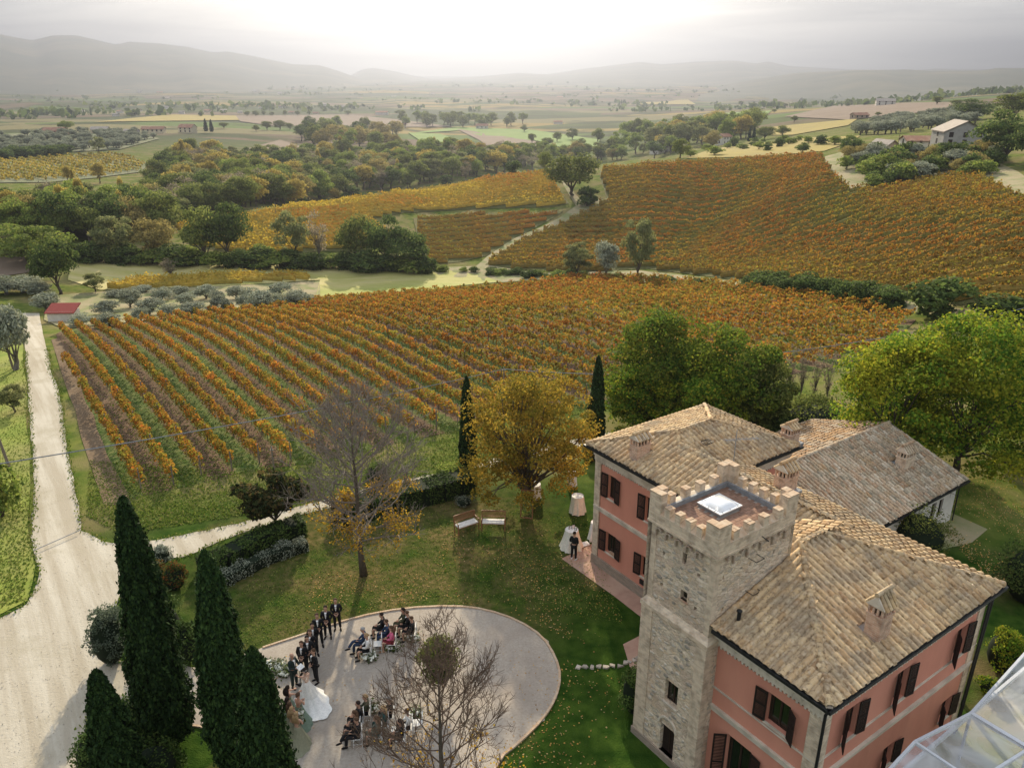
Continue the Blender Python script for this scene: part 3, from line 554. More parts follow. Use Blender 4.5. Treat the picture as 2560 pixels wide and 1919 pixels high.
SPOT = [
 ('dark_tree',152,735,594,118,'large round dark green tree beside the white shed with the red roof'),
 ('green_tree',90,655,546,175,'broad green tree at the left edge behind the olive orchard'),
 ('green_tree',20,640,560,90,'green tree cut by the left edge of the picture behind the orchard'),
 ('willow_tree',297,650,528,110,'pale silvery willow in the hedgerow, left of the orange-brown oak'),
 ('rusty_tree',391,650,541,100,'orange-brown oak in the hedgerow left of the largest dark tree'),
 ('oak_tree',520,655,508,110,'left half of the tallest dark tree pair in the hedgerow'),
 ('dark_tree',572,655,505,120,'right half of the tallest dark tree pair in the hedgerow'),
 ('willow_tree',735,655,524,95,'olive-green willow before the yellow vines, right of the tall dark pair'),
 ('grey_tree',800,655,522,70,'bare grey poplars between the willow and the brown-green oak'),
 ('oak_tree',890,660,533,105,'brown-green oak in the hedgerow left of the two overlapping dark trees'),
 ('dark_tree',972,668,532,108,'taller of the two overlapping dark trees at the right end of the hedgerow'),
 ('dark_tree',1015,678,570,118,'lower of the two overlapping dark trees at the right end of the hedgerow'),
 ('shrub',659,652,608,55,'small green bush between the tall dark pair and the willow'),
 ('grey_tree',427,694,642,58,'small leafless tree standing alone on the pale pasture'),
 ('willow_tree',240,729,676,52,'small sparse fruit tree beside the yellow vine rows'),
 ('oak_tree',1432,488,379,124,'big lone oak where the tracks meet between the vineyards'),
 ('dark_shrub',1468,514,466,62,'dark bush below the big lone oak at the track'),
 ('oak_tree',1365,434,376,44,'small oak on the crest just left of the big lone oak'),
 ('dark_shrub',1285,438,402,36,'round dark bush on the crest left of the small oak'),
 ('grey_tree',1165,452,402,38,'pollarded bare tree on the vineyard crest'),
 ('dark_shrub',1117,461,436,36,'low dark bush on the crest left of the pollarded tree'),
 ('dark_shrub',878,500,464,58,'round dark bush at the left of the vineyard crest'),
 ('willow_tree',1441,694,604,80,'round olive-green willow at the foot of the hill, leftmost of three'),
 ('olive_tree',1513,694,604,62,'grey-green willow between the round willow and the tall thin tree'),
 ('willow_tree',1592,700,532,84,'tall thin half-bare tree at the foot of the hill'),
 ('dark_shrub',2350,785,694,150,'dense dark thicket at the right between the two vineyards'),
 ('dark_shrub',2500,800,735,140,'dark thicket near the right edge behind the yellow-green tree'),
 ('oak_tree',1701,395,346,50,'umbrella-shaped tree beside the white gabled farmhouse'),
 ('rusty_tree',1778,370,327,50,'orange tree right of the umbrella-shaped tree'),
 ('dark_shrub',1835,366,342,26,'round clipped bush in front of the cypress pair'),
 ('cypress_tree',1872,357,324,9,'left cypress of the pair behind the yellow vineyard on the ridge'),
 ('cypress_tree',1883,356,323,9,'right cypress of the pair behind the yellow vineyard on the ridge'),
 ('oak_tree',1912,348,314,48,'round oak right of the ridge cypress pair'),
 ('oak_tree',1957,341,312,38,'second round oak right of the ridge cypress pair'),
 ('dark_tree',2004,387,355,34,'single dark tree at the top edge of the red hill vineyard'),
 ('dark_tree',2433,300,246,105,'dark tree crown behind the grey gabled house'),
 ('oak_tree',2530,300,230,100,'tall tree at the right edge above the grey gabled house'),
 ('dark_tree',2505,405,272,150,'huge dark tree right of the grey gabled house'),
 ('dark_tree',2585,420,300,110,'dark tree cut off by the right edge of the picture above the hill'),
 ('cypress_tree',516,332,301,9,'left one of two black cypresses beside the distant yellow farmhouse'),
 ('cypress_tree',530,333,303,9,'right one of two black cypresses beside the distant yellow farmhouse'),
 ('green_tree',167,327,301,40,'green tree behind the long red barn'),
 ('golden_tree',172,458,411,26,'taller golden poplar before the striped vineyard'),('poplar_tree',184,462,422,16,'narrow golden poplar right of the taller one by the striped vineyard'),
 ('golden_tree',250,458,405,40,'pale yellow poplar at the right foot of the striped vineyard'),
 ('poplar_tree',405,440,405,13,'thin yellow poplar at the edge of the wood'),('golden_tree',380,445,402,26,'yellow tree at the corner of the striped vineyard'),
 ('golden_tree',738,517,445,70,'broad yellow-leaved tree at the edge of the wood above the vine hill'),('golden_tree',838,505,468,34,'small orange-yellow tree left of the round crest bush'),
 ('poplar_tree',682,500,446,22,'slender yellowish poplar left of the broad yellow tree'),
 ('golden_tree',20,560,472,80,'pale golden tree at the left edge of the wood'),('golden_tree',215,565,495,75,'yellow-green tree in the lower left wood'),
 ('willow_tree',248,385,338,36,'pale poplar standing in the olive grove'),
 ('rusty_tree',1680,362,330,46,'brown tree right behind the white gabled farmhouse')]
for a_ in SPOT: TP(*a_)
ORD = ['first','second','third','fourth','fifth','sixth','seventh','eighth','ninth','tenth','eleventh','twelfth','thirteenth','fourteenth','fifteenth','sixteenth','seventeenth','eighteenth','nineteenth','twentieth']
TENS = ['','','twenty','thirty','forty','fifty','sixty','seventy','eighty','ninety']
def ordinal(i):
    i += 1
    if i > 100: return 'hundred and '+ordinal(i-101)
    if i == 100: return 'hundredth'
    if i <= 20: return ORD[i-1]
    if i % 10 == 0: return TENS[i//10][:-1]+'ieth'
    return TENS[i//10]+'-'+ORD[i % 10-1]
RND = random.Random(11)
def scatter(poly, n, kinds, hm, wm, label, group, minpx=0, name=None):
    xs = [p[0] for p in poly]; ys = [p[1] for p in poly]; k = 0; got = []; tries = 0; made = []
    while k < n and tries < n*60:
        tries += 1
        x = RND.uniform(min(xs), max(xs)); y = RND.uniform(min(ys), max(ys))
        if not in_poly(np.array([[x, y]]), poly)[0]: continue
        if any((x-a_)**2+((y-b2)*2)**2 < minpx**2 for a_, b2 in got): continue
        got.append((x, y)); P = hit(x, y); kd = RND.choice(kinds); h_ = RND.uniform(*hm)
        if kd == 'poplar_tree': h_ *= 1.2
        w_ = h_*RND.uniform(*wm)*(.45 if kd == 'poplar_tree' else 1); P[2] -= .15
        lb = label[kd] if isinstance(label, dict) else label; o = plant(kd, P, h_, w_, lb, group, name=name); k += 1
        cw = ['far left','left part','left of middle','middle','right of middle','right part','far right'][min(6, int(7*(x-min(xs))/(max(xs)-min(xs)+1)))]; rw = ['back edge','upper half','lower half','front edge'][min(3, int(4*(y-min(ys))/(max(ys)-min(ys)+1)))]
        made.append((o, lb, cw, rw, x))
    cells = {}
    for m_ in made: cells.setdefault((m_[1], m_[2], m_[3]) if len(m_[1].split()) < 9 else (m_[1], m_[2], ''), []).append(m_)
    for (lb, cw, rw), ms in cells.items():
        ms.sort(key=lambda q: q[4])
        for i, m_ in enumerate(ms): m_[0]['label'] = ', '.join([lb, cw]+([rw] if rw else [])+([ordinal(i)+' from left'] if len(ms) > 1 else []))
WOOD = [(0,556),(130,548),(355,528),(400,462),(440,394),(520,390),(560,404),(690,408),(790,402),(830,388),(900,385),(960,392),(1040,385),(1120,388),(1300,388),(1450,385),(1640,380),(1640,396),(1480,402),(1360,420),(1250,432),(1120,455),(960,480),(860,494),(760,506),(600,532),(500,548),(430,560),(420,590),(200,610),(0,600)]
WL = {'oak_tree':'dark olive-green oak in the valley wood','green_tree':'mid-green tree in the valley wood','dark_tree':'blackish green tree in the valley wood',
      'rusty_tree':'brownish autumn tree in the valley wood','grey_tree':'leafless grey tree in the valley wood','golden_tree':'yellowing tree in the valley wood','willow_tree':'pale olive tree in the valley wood','poplar_tree':'slim yellow poplar in the valley wood'}
scatter(WOOD, 480, ['oak_tree']*7+['green_tree']*4+['dark_tree']*4+['rusty_tree']*2+['grey_tree']*2+['willow_tree']*3+['golden_tree']*2+['poplar_tree'], (6, 10.5), (.85, 1.2), WL, 'trees of the wooded valley', 9)
scatter([(720,345),(800,330),(900,320),(1010,325),(1010,372),(900,382),(800,380)], 34, ['oak_tree','green_tree','dark_tree','rusty_tree'], (9, 14), (.8, 1.1), 'tree in the upper wood strip', 'trees of the upper wood strip', 12)
scatter([(1480,345),(1640,335),(1900,320),(1880,345),(1700,385),(1600,392),(1500,385)], 44, ['oak_tree','willow_tree','green_tree','golden_tree'], (9, 15), (.8, 1.1), 'hazy tree in the gully wood', 'trees of the gully behind the farmhouse', 12)
scatter([(1000,305),(1330,308),(1330,325),(1100,322),(1000,325)], 22, ['oak_tree','green_tree'], (10, 15), (.8, 1.1), 'hazy tree above the green meadow', 'trees above the green meadow', 9)
for q_ in [(1330,358,333,22),(1369,366,343,30),(1393,355,329,24),(1430,350,320,32),(1455,362,345,20),(1310,330,312,18),(1500,352,335,16)]: TP('oak_tree', *q_, 'hazy oak on the bright green meadow, standing at column %s from the left' % ordinal(sorted([1330,1369,1393,1430,1455,1310,1500]).index(q_[0])), 'oaks on the green meadow')
TRF = 0
for q_ in [(618,291,277,14),(640,291,276,18),(660,290,277,12),(680,290,279,14),(713,290,275,12),(745,290,276,13),(773,289,274,13),(870,288,276,20),(1000,288,274,24),(1064,285,276,14),(1100,286,278,9),(560,320,306,26),(668,325,302,28),(700,325,300,34),(725,324,307,22),(641,328,312,20)]: TP('oak_tree', *q_, 'small tree along the far ploughed fields, %s from the left' % ordinal(sorted([618,640,660,680,713,745,773,870,1000,1064,1100,560,668,700,725,641]).index(q_[0])), 'trees along the far ploughed fields')
for q_ in [(1852,266,252,14),(1930,268,256,12),(1960,268,257,20),(2010,266,250,12),(2034,265,252,16),(2120,264,247,24),(2342,262,240,26),(2390,264,248,30),(1985,305,288,18),(1935,282,272,12),(2195,290,279,16)]: TP('oak_tree', *q_, 'hazy tree on the far ridge line, %s from the left' % ordinal(sorted([1852,1930,1960,2010,2034,2120,2342,2390,1985,1935,2195]).index(q_[0])), 'trees on the far ridge line')
scatter([(170,648),(400,655),(640,660),(900,668),(1060,676),(1060,684),(900,678),(640,670),(400,664),(170,658)], 60, ['dark_shrub','shrub','dark_shrub'], (2, 4), (1.2, 2), 'low bush of the pasture hedgerow', 'bushes of the hedgerow behind the pasture', 12)
scatter([(2105,405),(2130,382),(2200,392),(2260,405),(2350,402),(2450,392),(2530,415),(2500,440),(2440,445),(2330,440),(2250,465),(2150,468),(2112,435)], 56, ['dark_shrub','shrub','olive_tree','dark_shrub','rusty_tree'], (2.6, 4.8), (1.0, 1.6), 'shrub on the knoll below the grey house', 'shrubs on the knoll below the grey house', 10)
scatter([(1060,668),(1090,672),(1400,690),(1600,702),(1860,730),(1860,736),(1600,709),(1400,698),(1090,680)], 40, ['dark_shrub','shrub'], (.8, 1.6), (1.4, 2.4), 'low bush between the two vineyards', 'bushes in the ditch between the vineyards', 10)
scatter([(1880,712),(2230,762),(2230,772),(1880,726)], 34, ['dark_shrub'], (2.0, 3.0), (1.2, 1.6), 'dark bush of the tall hedge below the hill', 'bushes of the tall hedge at the foot of the hill', 9)
scatter([(1680,396),(2050,372),(2150,360),(2160,350),(1900,348),(1780,368),(1690,384)], 22, ['dark_shrub','shrub'], (1.6, 3), (1.2, 1.9), 'bush above the red hill vineyard', 'bushes above the hill vineyard', 14)
scatter([(2180,310),(2350,285),(2440,282),(2440,310),(2330,325),(2200,336),(2120,338)], 92, ['olive_tree'], (3.6, 4.6), (1, 1.3), 'olive tree of the grove behind the knoll', 'olive trees of the grove behind the knoll', 5)
scatter([(-20,342),(110,334),(330,332),(392,347),(300,372),(-20,388)], 175, ['olive_tree'], (3.6, 4.8), (1, 1.3), 'olive tree of the grove on the left hill', 'olive trees of the far left grove', 4)
scatter([(-10,392),(170,378),(180,388),(-10,404)], 24, ['dark_shrub'], (3.5, 5), (1.2, 1.6), 'hedge bush above the striped vineyard', 'hedge bushes above the striped vineyard', 9)
# the near olive orchard: each tree where it stands (column, foot row, top row, width)
OL = [(205,813,782,56),(275,815,778,50),(265,785,752,58),(353,803,765,38),(325,770,722,50),(376,788,745,62),(424,797,758,46),(487,795,752,58),(556,787,736,46),(650,780,722,62),(693,772,730,36),(738,775,722,52),(775,765,733,34),
      (298,742,722,56),(352,730,712,50),(450,740,714,40),(515,747,710,52),(590,748,714,44),(630,756,716,50),(700,740,705,52),(748,752,722,40),(405,752,716,46),(465,762,730,44),(545,762,722,34),(115,776,728,62),(60,730,690,90),(15,735,688,80),(100,740,705,60),(610,770,735,36),(330,752,728,44)]
for i, (x_, y_, t_, w_) in enumerate(OL):
    rk = sum(1 for q in OL[2:] if (q[1] > 760) == (y_ > 760) and q[0] < x_)
    TP('olive_tree', x_, y_, t_, w_*1.1, ('silver-grey olive tree in the %s rows of the small orchard, %s from the left' % ('front' if y_ > 760 else 'back', ordinal(rk))) if i > 1 else ['olive tree standing right in front of the white shed','olive tree just right of the one before the white shed'][i], 'olive trees of the small orchard')
# trees along the left verge
for a_ in [('olive_tree',40,925,760,110,'grey-green olive tree on the verge left of the white road, farthest up'),('willow_tree',38,1030,955,70,'low round bush on the grass verge left of the white road'),('shrub',5,1290,1140,110,'bush at the left edge beside the road junction'),
           ('grey_tree',16,870,800,60,'thin bare tree by the utility pole at the left edge')]: TP(*a_)
# distant woods and hedges on the valley floor, far too many to count
def far_cover():
    rg = np.random.default_rng(21); V = []; n = 2600
    az = rg.uniform(-36, 36, n); r = np.exp(rg.uniform(math.log(1000), math.log(4300), n)); x = r*np.sin(np.radians(az)); y = r*np.cos(np.radians(az))
    keep = (np.sin(x*.006+np.sin(y*.004)*2)+np.sin(y*.011+x*.003)+rg.normal(0, .5, n)) > .55; x = x[keep]; y = y[keep]; z = terr(x, y); m_ = len(x); s = rg.uniform(3.5, 8, m_)
    C = np.repeat(np.stack([x, y, z+s*.5], 1), 6, axis=0); C += rg.normal(size=C.shape)*np.repeat(s, 6)[:,None]*np.array([.7, .5, .28])
    return quads_mesh('distant_woods', leafquads(C, np.repeat(s, 6)*1.1, rg=rg, aspect=1.2), 'leaf_dark')
tag(link(far_cover(), 'distant_woods'), 'hazy dark trees and hedges dotted over the far valley floor', 'woods', kind='stuff')
# ------------------------------------------------------------------ vineyards
def runs(P, poly, minlen):
    ins = in_poly(P[:,:2], poly); out = []; s = None
    for i, v in enumerate(ins):
        if v and s is None: s = i
        if (not v or i == len(ins)-1) and s is not None:
            if i-s >= minlen: out.append(P[s:i])
            s = None
    return out
def vine_row(L, idx, label, group, leafm, dens, ls, hh, wid, step, posts=True, fb=.52, seed=0, core=None):
    rg = np.random.default_rng(1000+idx+seed); o0 = L[0]; root = empty('vine_row', tuple(o0), 0, label, 'vine row', group)
    seg = len(L)-1; n = int(seg*step*dens); t = np.sort(rg.uniform(0, seg, n)); i = t.astype(int).clip(0, seg-1); f = (t-i)[:,None]; B = L[i]*(1-f)+L[i+1]*f
    d = L[-1]-L[0]; d = d/np.linalg.norm(d); sd = np.array([-d[1], d[0], 0])
    tt = t*step; thick = .75+.25*np.sin(tt*1.7+idx)+.18*np.sin(tt*5.3+idx*2); gap = (np.sin(tt*.43+idx*1.9)+np.sin(tt*.19+idx) < -1.88)
    hv = .14 if not posts else .10; hg = hh+hv*np.sin(tt*2.3+idx*3)+hv*.8*np.sin(tt*.9+idx)+.07*np.sin(tt*7.1); u_ = rg.uniform(-1, 1, n); zz = rg.beta(1.6, 1.15, n)
    off = u_*wid*.5*thick*(1-.35*zz); P = B-o0+sd*off[:,None]; P[:,2] += fb+(hg-fb)*zz-.12*np.abs(u_)*zz
    P = P[~gap]
    if core:
        q = L-o0; ts_ = np.arange(len(L))*step; hc = hh*.66+.08*np.sin(ts_*1.1+idx)+.10*np.sin(ts_*2.7+idx*2)+rg.normal(0, .07, len(L)); wc = wid*.42*(1+.10*np.sin(ts_*1.6+idx)+rg.normal(0, .08, len(L)))
        ring = [q+sd*(a_*wc)[:,None]+np.array([0,0,1.])*(z_*hc)[:,None] for a_, z_ in ((-1,.12),(-.95,.6),(-.3,.98),(.4,.95),(1,.55),(1,.12))]; m5 = len(L)
        tag(MB().add(np.concatenate(ring), [(k*m5+i, k*m5+i+1, (k+1)*m5+i+1, (k+1)*m5+i) for k in range(5) for i in range(m5-1)]).build('inner_foliage', core, root), kind='stuff')
    V = leafquads(P, ls, rg=rg, aspect=1.15); link(quads_mesh('foliage', V, leafm), 'foliage', root)
    if posts:
        mb = MB(); m_ = int(seg*step/.95)
        for q in range(m_+1):
            tq = min(q*.95/step, seg-1e-3); i = int(tq); p = L[i]+(L[min(i+1, seg)]-L[i])*(tq-i)-o0; j = rg.normal(0, .03, 2)
            mb.tube([p+[0,0,-.05], p+[j[0],j[1],.35], p+[j[1]*1.5,j[0],.75]], [.025,.02,.015], 3, cap=False)
        tag(mb.build('stems', 'bark', root), kind='stuff')
        pm = POSTM
        for q in range(0, int(seg*step)+1, 6):
            tq = min(q/step, seg-1e-3); i = int(tq); p = L[i]-o0; link(pm, 'post', root, tuple(p+[0,0,-.05]), rg.uniform(0, 3), (1, 1, rg.uniform(.92, 1.08)))
    return root
POSTM = MB().box((-.035,-.035,0),(.035,.035,1.5)).mesh('post', 'wood_post')
VP = np.array([hit(*p)[:2] for p in sub([(152,830),(268,814),(409,802),(508,790),(608,783),(667,777),(810,757),(1000,742),(1273,722),(1435,697),(1600,700),(1736,708),(1967,738),(2200,766),(2290,800),(2200,890),(1960,935),(1700,955),(1520,1000),(1400,1008),(1300,1030),(1150,1058),(1107,1070),(1050,1085),(990,1084),(880,1118),(738,1156),(658,1158),(588,1175),(512,1190),(434,1212),(354,1224),(285,1236),(240,1130),(170,930)], 25)])
r1 = hit(354,1222)[:2]@VA[:2]; r1b = hit(155,828)[:2]@VA[:2]
print('row1 v', r1, r1b, 'poly v', (VP@VA[:2]).min(), (VP@VA[:2]).max())
k_ = 0; v_ = VROW0
while v_ < (VP@VA[:2]).max():
    us = np.arange(30, 230, .5); P = us[:,None]*UA[:2]+v_*VA[:2]; P = np.column_stack([P, terr(P[:,0], P[:,1])])
    for L in runs(P, VP, 8)[:1]:
        rd = np.hypot(L[:,0], L[:,1]).mean(); dn = 150 if rd < 66 else (100 if rd < 84 else (62 if rd < 100 else 38)); ls = .14 if rd < 66 else (.17 if rd < 84 else (.21 if rd < 100 else .27))
        vine_row(L, k_, 'rust and gold vine row of the front vineyard, %s counted from the white road' % ordinal(k_), 'vine rows of the front vineyard', 'leaf_vine', dn, ls, 1.42, .92, .5, posts=rd < 92)
        k_ += 1; break
    v_ += VSP
def field_rows(px, azd, spacing, dens, ls, leafm, label, group, hh=1.35, wid=.8, seed=0, step=1.0, fb=.25, core='vine_core'):
    W = np.array([hit(*p)[:2] for p in sub(px, 25)]); a_ = R(azd); d = np.array([math.sin(a_), math.cos(a_)]); nrm = np.array([-d[1], d[0]]) ; nrm = nrm if nrm[1] > 0 else -nrm
    q = W@nrm; t = W@d; k = 0; v = q.min()+spacing*.5
    while v < q.max():
        ts = np.arange(t.min(), t.max(), step); P = ts[:,None]*d+v*nrm; P = np.column_stack([P, terr(P[:,0], P[:,1])])
        for L in runs(P, W, 4):
            vine_row(L, k, label % ordinal(k), group, leafm, dens, ls, hh, wid, step, posts=False, fb=fb, seed=seed, core=core); k += 1
        v += spacing
    return k
IN = lambda px: px
n1 = field_rows(HILL, 99, 3.2, 46, .28, 'leaf_vineh', 'reddish brown vine row on the big hill, %s counted up the slope', 'vine rows of the big hill', seed=500, hh=1.5, wid=1.15)
n2 = field_rows(MIDL, 84, 3.4, 34, .24, 'leaf_vineh', 'orange vine row of the field left of the diagonal track, %s counted up the slope', 'vine rows left of the diagonal track', seed=900, hh=1.05, wid=.55, core='vine_core_orange')
n3 = field_rows(MIDU, 84, 2.6, 16, .32, 'leaf_viney', 'yellow and orange vine row under the crest, %s counted up the slope', 'vine rows under the crest', seed=1300, core='vine_core_yellow')
n4 = field_rows([(250,722),(330,700),(560,690),(800,686),(800,700),(560,712),(330,726)], 84, 1.9, 20, .26, 'leaf_viney', 'bright yellow vine row behind the olive orchard, %s from the front', 'yellow vine rows behind the olive orchard', seed=1700, core='vine_core_yellow')
n5 = field_rows([(-40,404),(120,394),(290,384),(366,408),(350,428),(240,441),(120,452),(-40,455)], 133, 4.2, 6, .7, 'leaf_vines', 'pale yellow row of the striped vineyard at the left, %s from the near corner', 'rows of the striped far vineyard', seed=2100, hh=1.5, core=None)
print('rows', k_, n1, n2, n3, n4, n5)
# ------------------------------------------------------------------ villa materials
mat('render_pink', (.60,.255,.175), (.53,.225,.155), 1.6, .9, .004, 60, stretch=(1,1,.3), detail=8, c3=(.62,.29,.20), s3=.5, k3=.5, lo=.3, hi=.7)
mat('brick_pale', (.36,.275,.20), (.50,.42,.33), 6, .95, .012, 40, c3=(.36,.20,.13), s3=3.5, k3=.5, stretch=(1,1,4.5), w3=(.5,.6))
mat('brick_red', (.34,.17,.105), (.47,.30,.20), 9, .95, .01, 60, c3=(.50,.38,.27), s3=5, k3=.6)
mat('brick_top', (.50,.36,.24), (.42,.29,.19), 8, .95, .01, 50, c3=(.55,.45,.33), s3=4, k3=.7)
mat('stucco_trim', (.58,.50,.39), (.66,.58,.47), 6, .95, .006, 60, c3=(.30,.25,.19), s3=1.5, k3=.5)
mat('trim_shade', (.30,.26,.21), (.22,.19,.15), 3, .95)
mat('shutter', (.018,.011,.009), (.028,.018,.014), 12, .6)
mat('window_frame', (.03,.017,.012), (.045,.026,.018), 12, .5)
mat('metal_dark', (.02,.02,.02), (.03,.03,.028), 12, .45, metal=.3)
mat('lead', (.18,.19,.20), (.26,.27,.28), 4, .6, .01)
mat('patio', (.43,.27,.20), (.36,.22,.165), 2, .95, .006, 30, c3=(.48,.34,.25), s3=.6, k3=.6)
mat('terrace_tile', (.20,.11,.075), (.31,.19,.13), 3, .9, .01, 30, c3=(.12,.085,.065), s3=.9, k3=.6, rnd=.22)
mat('terrace_joint', (.34,.30,.26), (.26,.22,.19), 5, .95)
mat('white_render', (.66,.62,.54), (.58,.54,.47), 2, .9, c3=(.45,.42,.36), s3=.7, k3=.4)
mat('stone', (.46,.40,.32), (.34,.31,.27), 7, .95, .02, 30, rnd=.25)
mat('plinth', (.30,.225,.17), (.38,.31,.24), 5, .95, .02, 30, stretch=(1,1,4), c3=(.22,.19,.15), s3=1.4, k3=.6)
def tilemat(name, cols, stain, sk, sc=.9, w3=(.5,.62)):
    m, t, n, l = NT(name); o = n.new('ShaderNodeOutputMaterial'); b = n.new('ShaderNodeBsdfPrincipled'); b.inputs['Roughness'].default_value = .85; b.inputs['Specular IOR Level'].default_value = .25; l.new(b.outputs[0], o.inputs[0])
    g = n.new('ShaderNodeNewGeometry'); oi = n.new('ShaderNodeObjectInfo'); ad = n.new('ShaderNodeMath'); l.new(g.outputs['Random Per Island'], ad.inputs[0]); l.new(oi.outputs['Random'], ad.inputs[1])
    fr = n.new('ShaderNodeMath'); fr.operation = 'FRACT'; l.new(ad.outputs[0], fr.inputs[0]); rp = n.new('ShaderNodeValToRGB'); cr_ = rp.color_ramp
    while len(cr_.elements) < len(cols): cr_.elements.new(.5)
    for i, c in enumerate(cols): cr_.elements[i].position = i/(len(cols)-1); cr_.elements[i].color = c4(c)
    l.new(fr.outputs[0], rp.inputs[0]); col = rp.outputs[0]
    for c3, s3, k3, w in ((stain, sc, sk, w3), (tuple(q*.45 for q in cols[0]), 9, .7, (.50, .66)), ((.60,.50,.37), 7, .4, (.5,.7))):
        nz = n.new('ShaderNodeTexNoise'); nz.inputs['Scale'].default_value = s3; nz.inputs['Detail'].default_value = 5; l.new(g.outputs['Position'], nz.inputs[0])
        mr = n.new('ShaderNodeMapRange'); mr.inputs[1].default_value = w[0]; mr.inputs[2].default_value = w[1]; mr.inputs[4].default_value = k3; l.new(nz.outputs[0], mr.inputs[0])
        mx = n.new('ShaderNodeMixRGB'); mx.inputs[2].default_value = c4(c3); l.new(mr.outputs[0], mx.inputs[0]); l.new(col, mx.inputs[1]); col = mx.outputs[0]
    l.new(col, b.inputs['Base Color'])
    nb = n.new('ShaderNodeTexNoise'); nb.inputs['Scale'].default_value = 30; l.new(g.outputs['Position'], nb.inputs[0]); bp = n.new('ShaderNodeBump'); bp.inputs['Distance'].default_value = .008; l.new(nb.outputs[0], bp.inputs['Height']); l.new(bp.outputs[0], b.inputs['Normal'])
tilemat('roof_tile', [(.33,.205,.105),(.50,.35,.185),(.60,.45,.26),(.43,.275,.14),(.55,.395,.22),(.38,.275,.165)], (.25,.21,.15), .6)
tilemat('roof_pan', [(.40,.285,.165),(.50,.37,.22),(.44,.32,.19)], (.22,.17,.12), .5)
tilemat('old_tile', [(.27,.22,.15),(.38,.27,.17),(.49,.43,.33),(.34,.21,.12),(.41,.35,.25),(.20,.18,.13)], (.36,.24,.11), .5, 1.1, (.56,.68))
tilemat('lichen_tile', [(.22,.13,.07),(.32,.20,.11),(.40,.34,.26),(.26,.20,.14),(.36,.22,.10)], (.36,.18,.05), .5, .9, (.50,.62))
# stone tower wall: rubble in mortar framed by courses of pale brick, put-log shadows left to geometry
def rubble(name):
    m, t, n, l = NT(name); o = n.new('ShaderNodeOutputMaterial'); b = n.new('ShaderNodeBsdfPrincipled'); b.inputs['Roughness'].default_value = .95; b.inputs['Specular IOR Level'].default_value = .1; l.new(b.outputs[0], o.inputs[0])
    tc = n.new('ShaderNodeTexCoord'); mp = n.new('ShaderNodeMapping'); mp.inputs['Scale'].default_value = (1,1,2.1); l.new(tc.outputs['Object'], mp.inputs[0])
    ns = n.new('ShaderNodeTexNoise'); ns.inputs['Scale'].default_value = 2.5; l.new(mp.outputs[0], ns.inputs[0]); mxv = n.new('ShaderNodeMixRGB'); mxv.inputs[0].default_value = .12; l.new(mp.outputs[0], mxv.inputs[1]); l.new(ns.outputs[1], mxv.inputs[2])
    v1 = n.new('ShaderNodeTexVoronoi'); v1.inputs['Scale'].default_value = 4.2; l.new(mxv.outputs[0], v1.inputs[0]); v2 = n.new('ShaderNodeTexVoronoi'); v2.feature = 'DISTANCE_TO_EDGE'; v2.inputs['Scale'].default_value = 4.2; l.new(mxv.outputs[0], v2.inputs[0])
    sc = n.new('ShaderNodeSeparateColor'); l.new(v1.outputs['Color'], sc.inputs[0]); rp = n.new('ShaderNodeValToRGB'); cs = [(.56,.49,.39),(.62,.55,.45),(.36,.34,.30),(.58,.47,.34),(.66,.59,.50),(.48,.39,.31)]
    while len(rp.color_ramp.elements) < 6: rp.color_ramp.elements.new(.5)
    for i, c in enumerate(cs): rp.color_ramp.elements[i].position = i/5; rp.color_ramp.elements[i].color = c4(c)
    l.new(sc.outputs[0], rp.inputs[0]); mr = n.new('ShaderNodeMapRange'); mr.inputs[1].default_value = .02; mr.inputs[2].default_value = .09; l.new(v2.outputs[0], mr.inputs[0])
    mx = n.new('ShaderNodeMixRGB'); mx.inputs[1].default_value = (.72,.63,.51,1); l.new(mr.outputs[0], mx.inputs[0]); l.new(rp.outputs[0], mx.inputs[2])
    n2 = n.new('ShaderNodeTexNoise'); n2.inputs['Scale'].default_value = 9; n2.inputs['Detail'].default_value = 7; mp2 = n.new('ShaderNodeMapping'); mp2.inputs['Scale'].default_value = (1,1,4); l.new(tc.outputs['Object'], mp2.inputs[0]); l.new(mp2.outputs[0], n2.inputs[0])
    r2 = n.new('ShaderNodeValToRGB'); r2.color_ramp.elements[0].position = .3; r2.color_ramp.elements[0].color = (.74,.68,.61,1); r2.color_ramp.elements[1].position = .5; r2.color_ramp.elements[1].color = (1.22,1.15,1.06,1); l.new(n2.outputs[0], r2.inputs[0])
    m2 = n.new('ShaderNodeMixRGB'); m2.blend_type = 'MULTIPLY'; m2.inputs[0].default_value = 1; l.new(mx.outputs[0], m2.inputs[1]); l.new(r2.outputs[0], m2.inputs[2])
    n3 = n.new('ShaderNodeTexNoise'); n3.inputs['Scale'].default_value = .9; n3.inputs['Detail'].default_value = 5; l.new(tc.outputs['Object'], n3.inputs[0]); mr3 = n.new('ShaderNodeMapRange'); mr3.inputs[1].default_value = .48; mr3.inputs[2].default_value = .62; mr3.inputs[4].default_value = .55; l.new(n3.outputs[0], mr3.inputs[0])
    m3 = n.new('ShaderNodeMixRGB'); m3.inputs[2].default_value = (.52,.38,.28,1); l.new(mr3.outputs[0], m3.inputs[0]); l.new(m2.outputs[0], m3.inputs[1]); l.new(m3.outputs[0], b.inputs['Base Color'])
    bp = n.new('ShaderNodeBump'); bp.inputs['Distance'].default_value = .03; l.new(mr.outputs[0], bp.inputs['Height']); b2 = n.new('ShaderNodeBump'); b2.inputs['Distance'].default_value = .02; l.new(n2.outputs[0], b2.inputs['Height']); l.new(bp.outputs[0], b2.inputs['Normal']); l.new(b2.outputs[0], b.inputs['Normal'])
rubble('rubble')
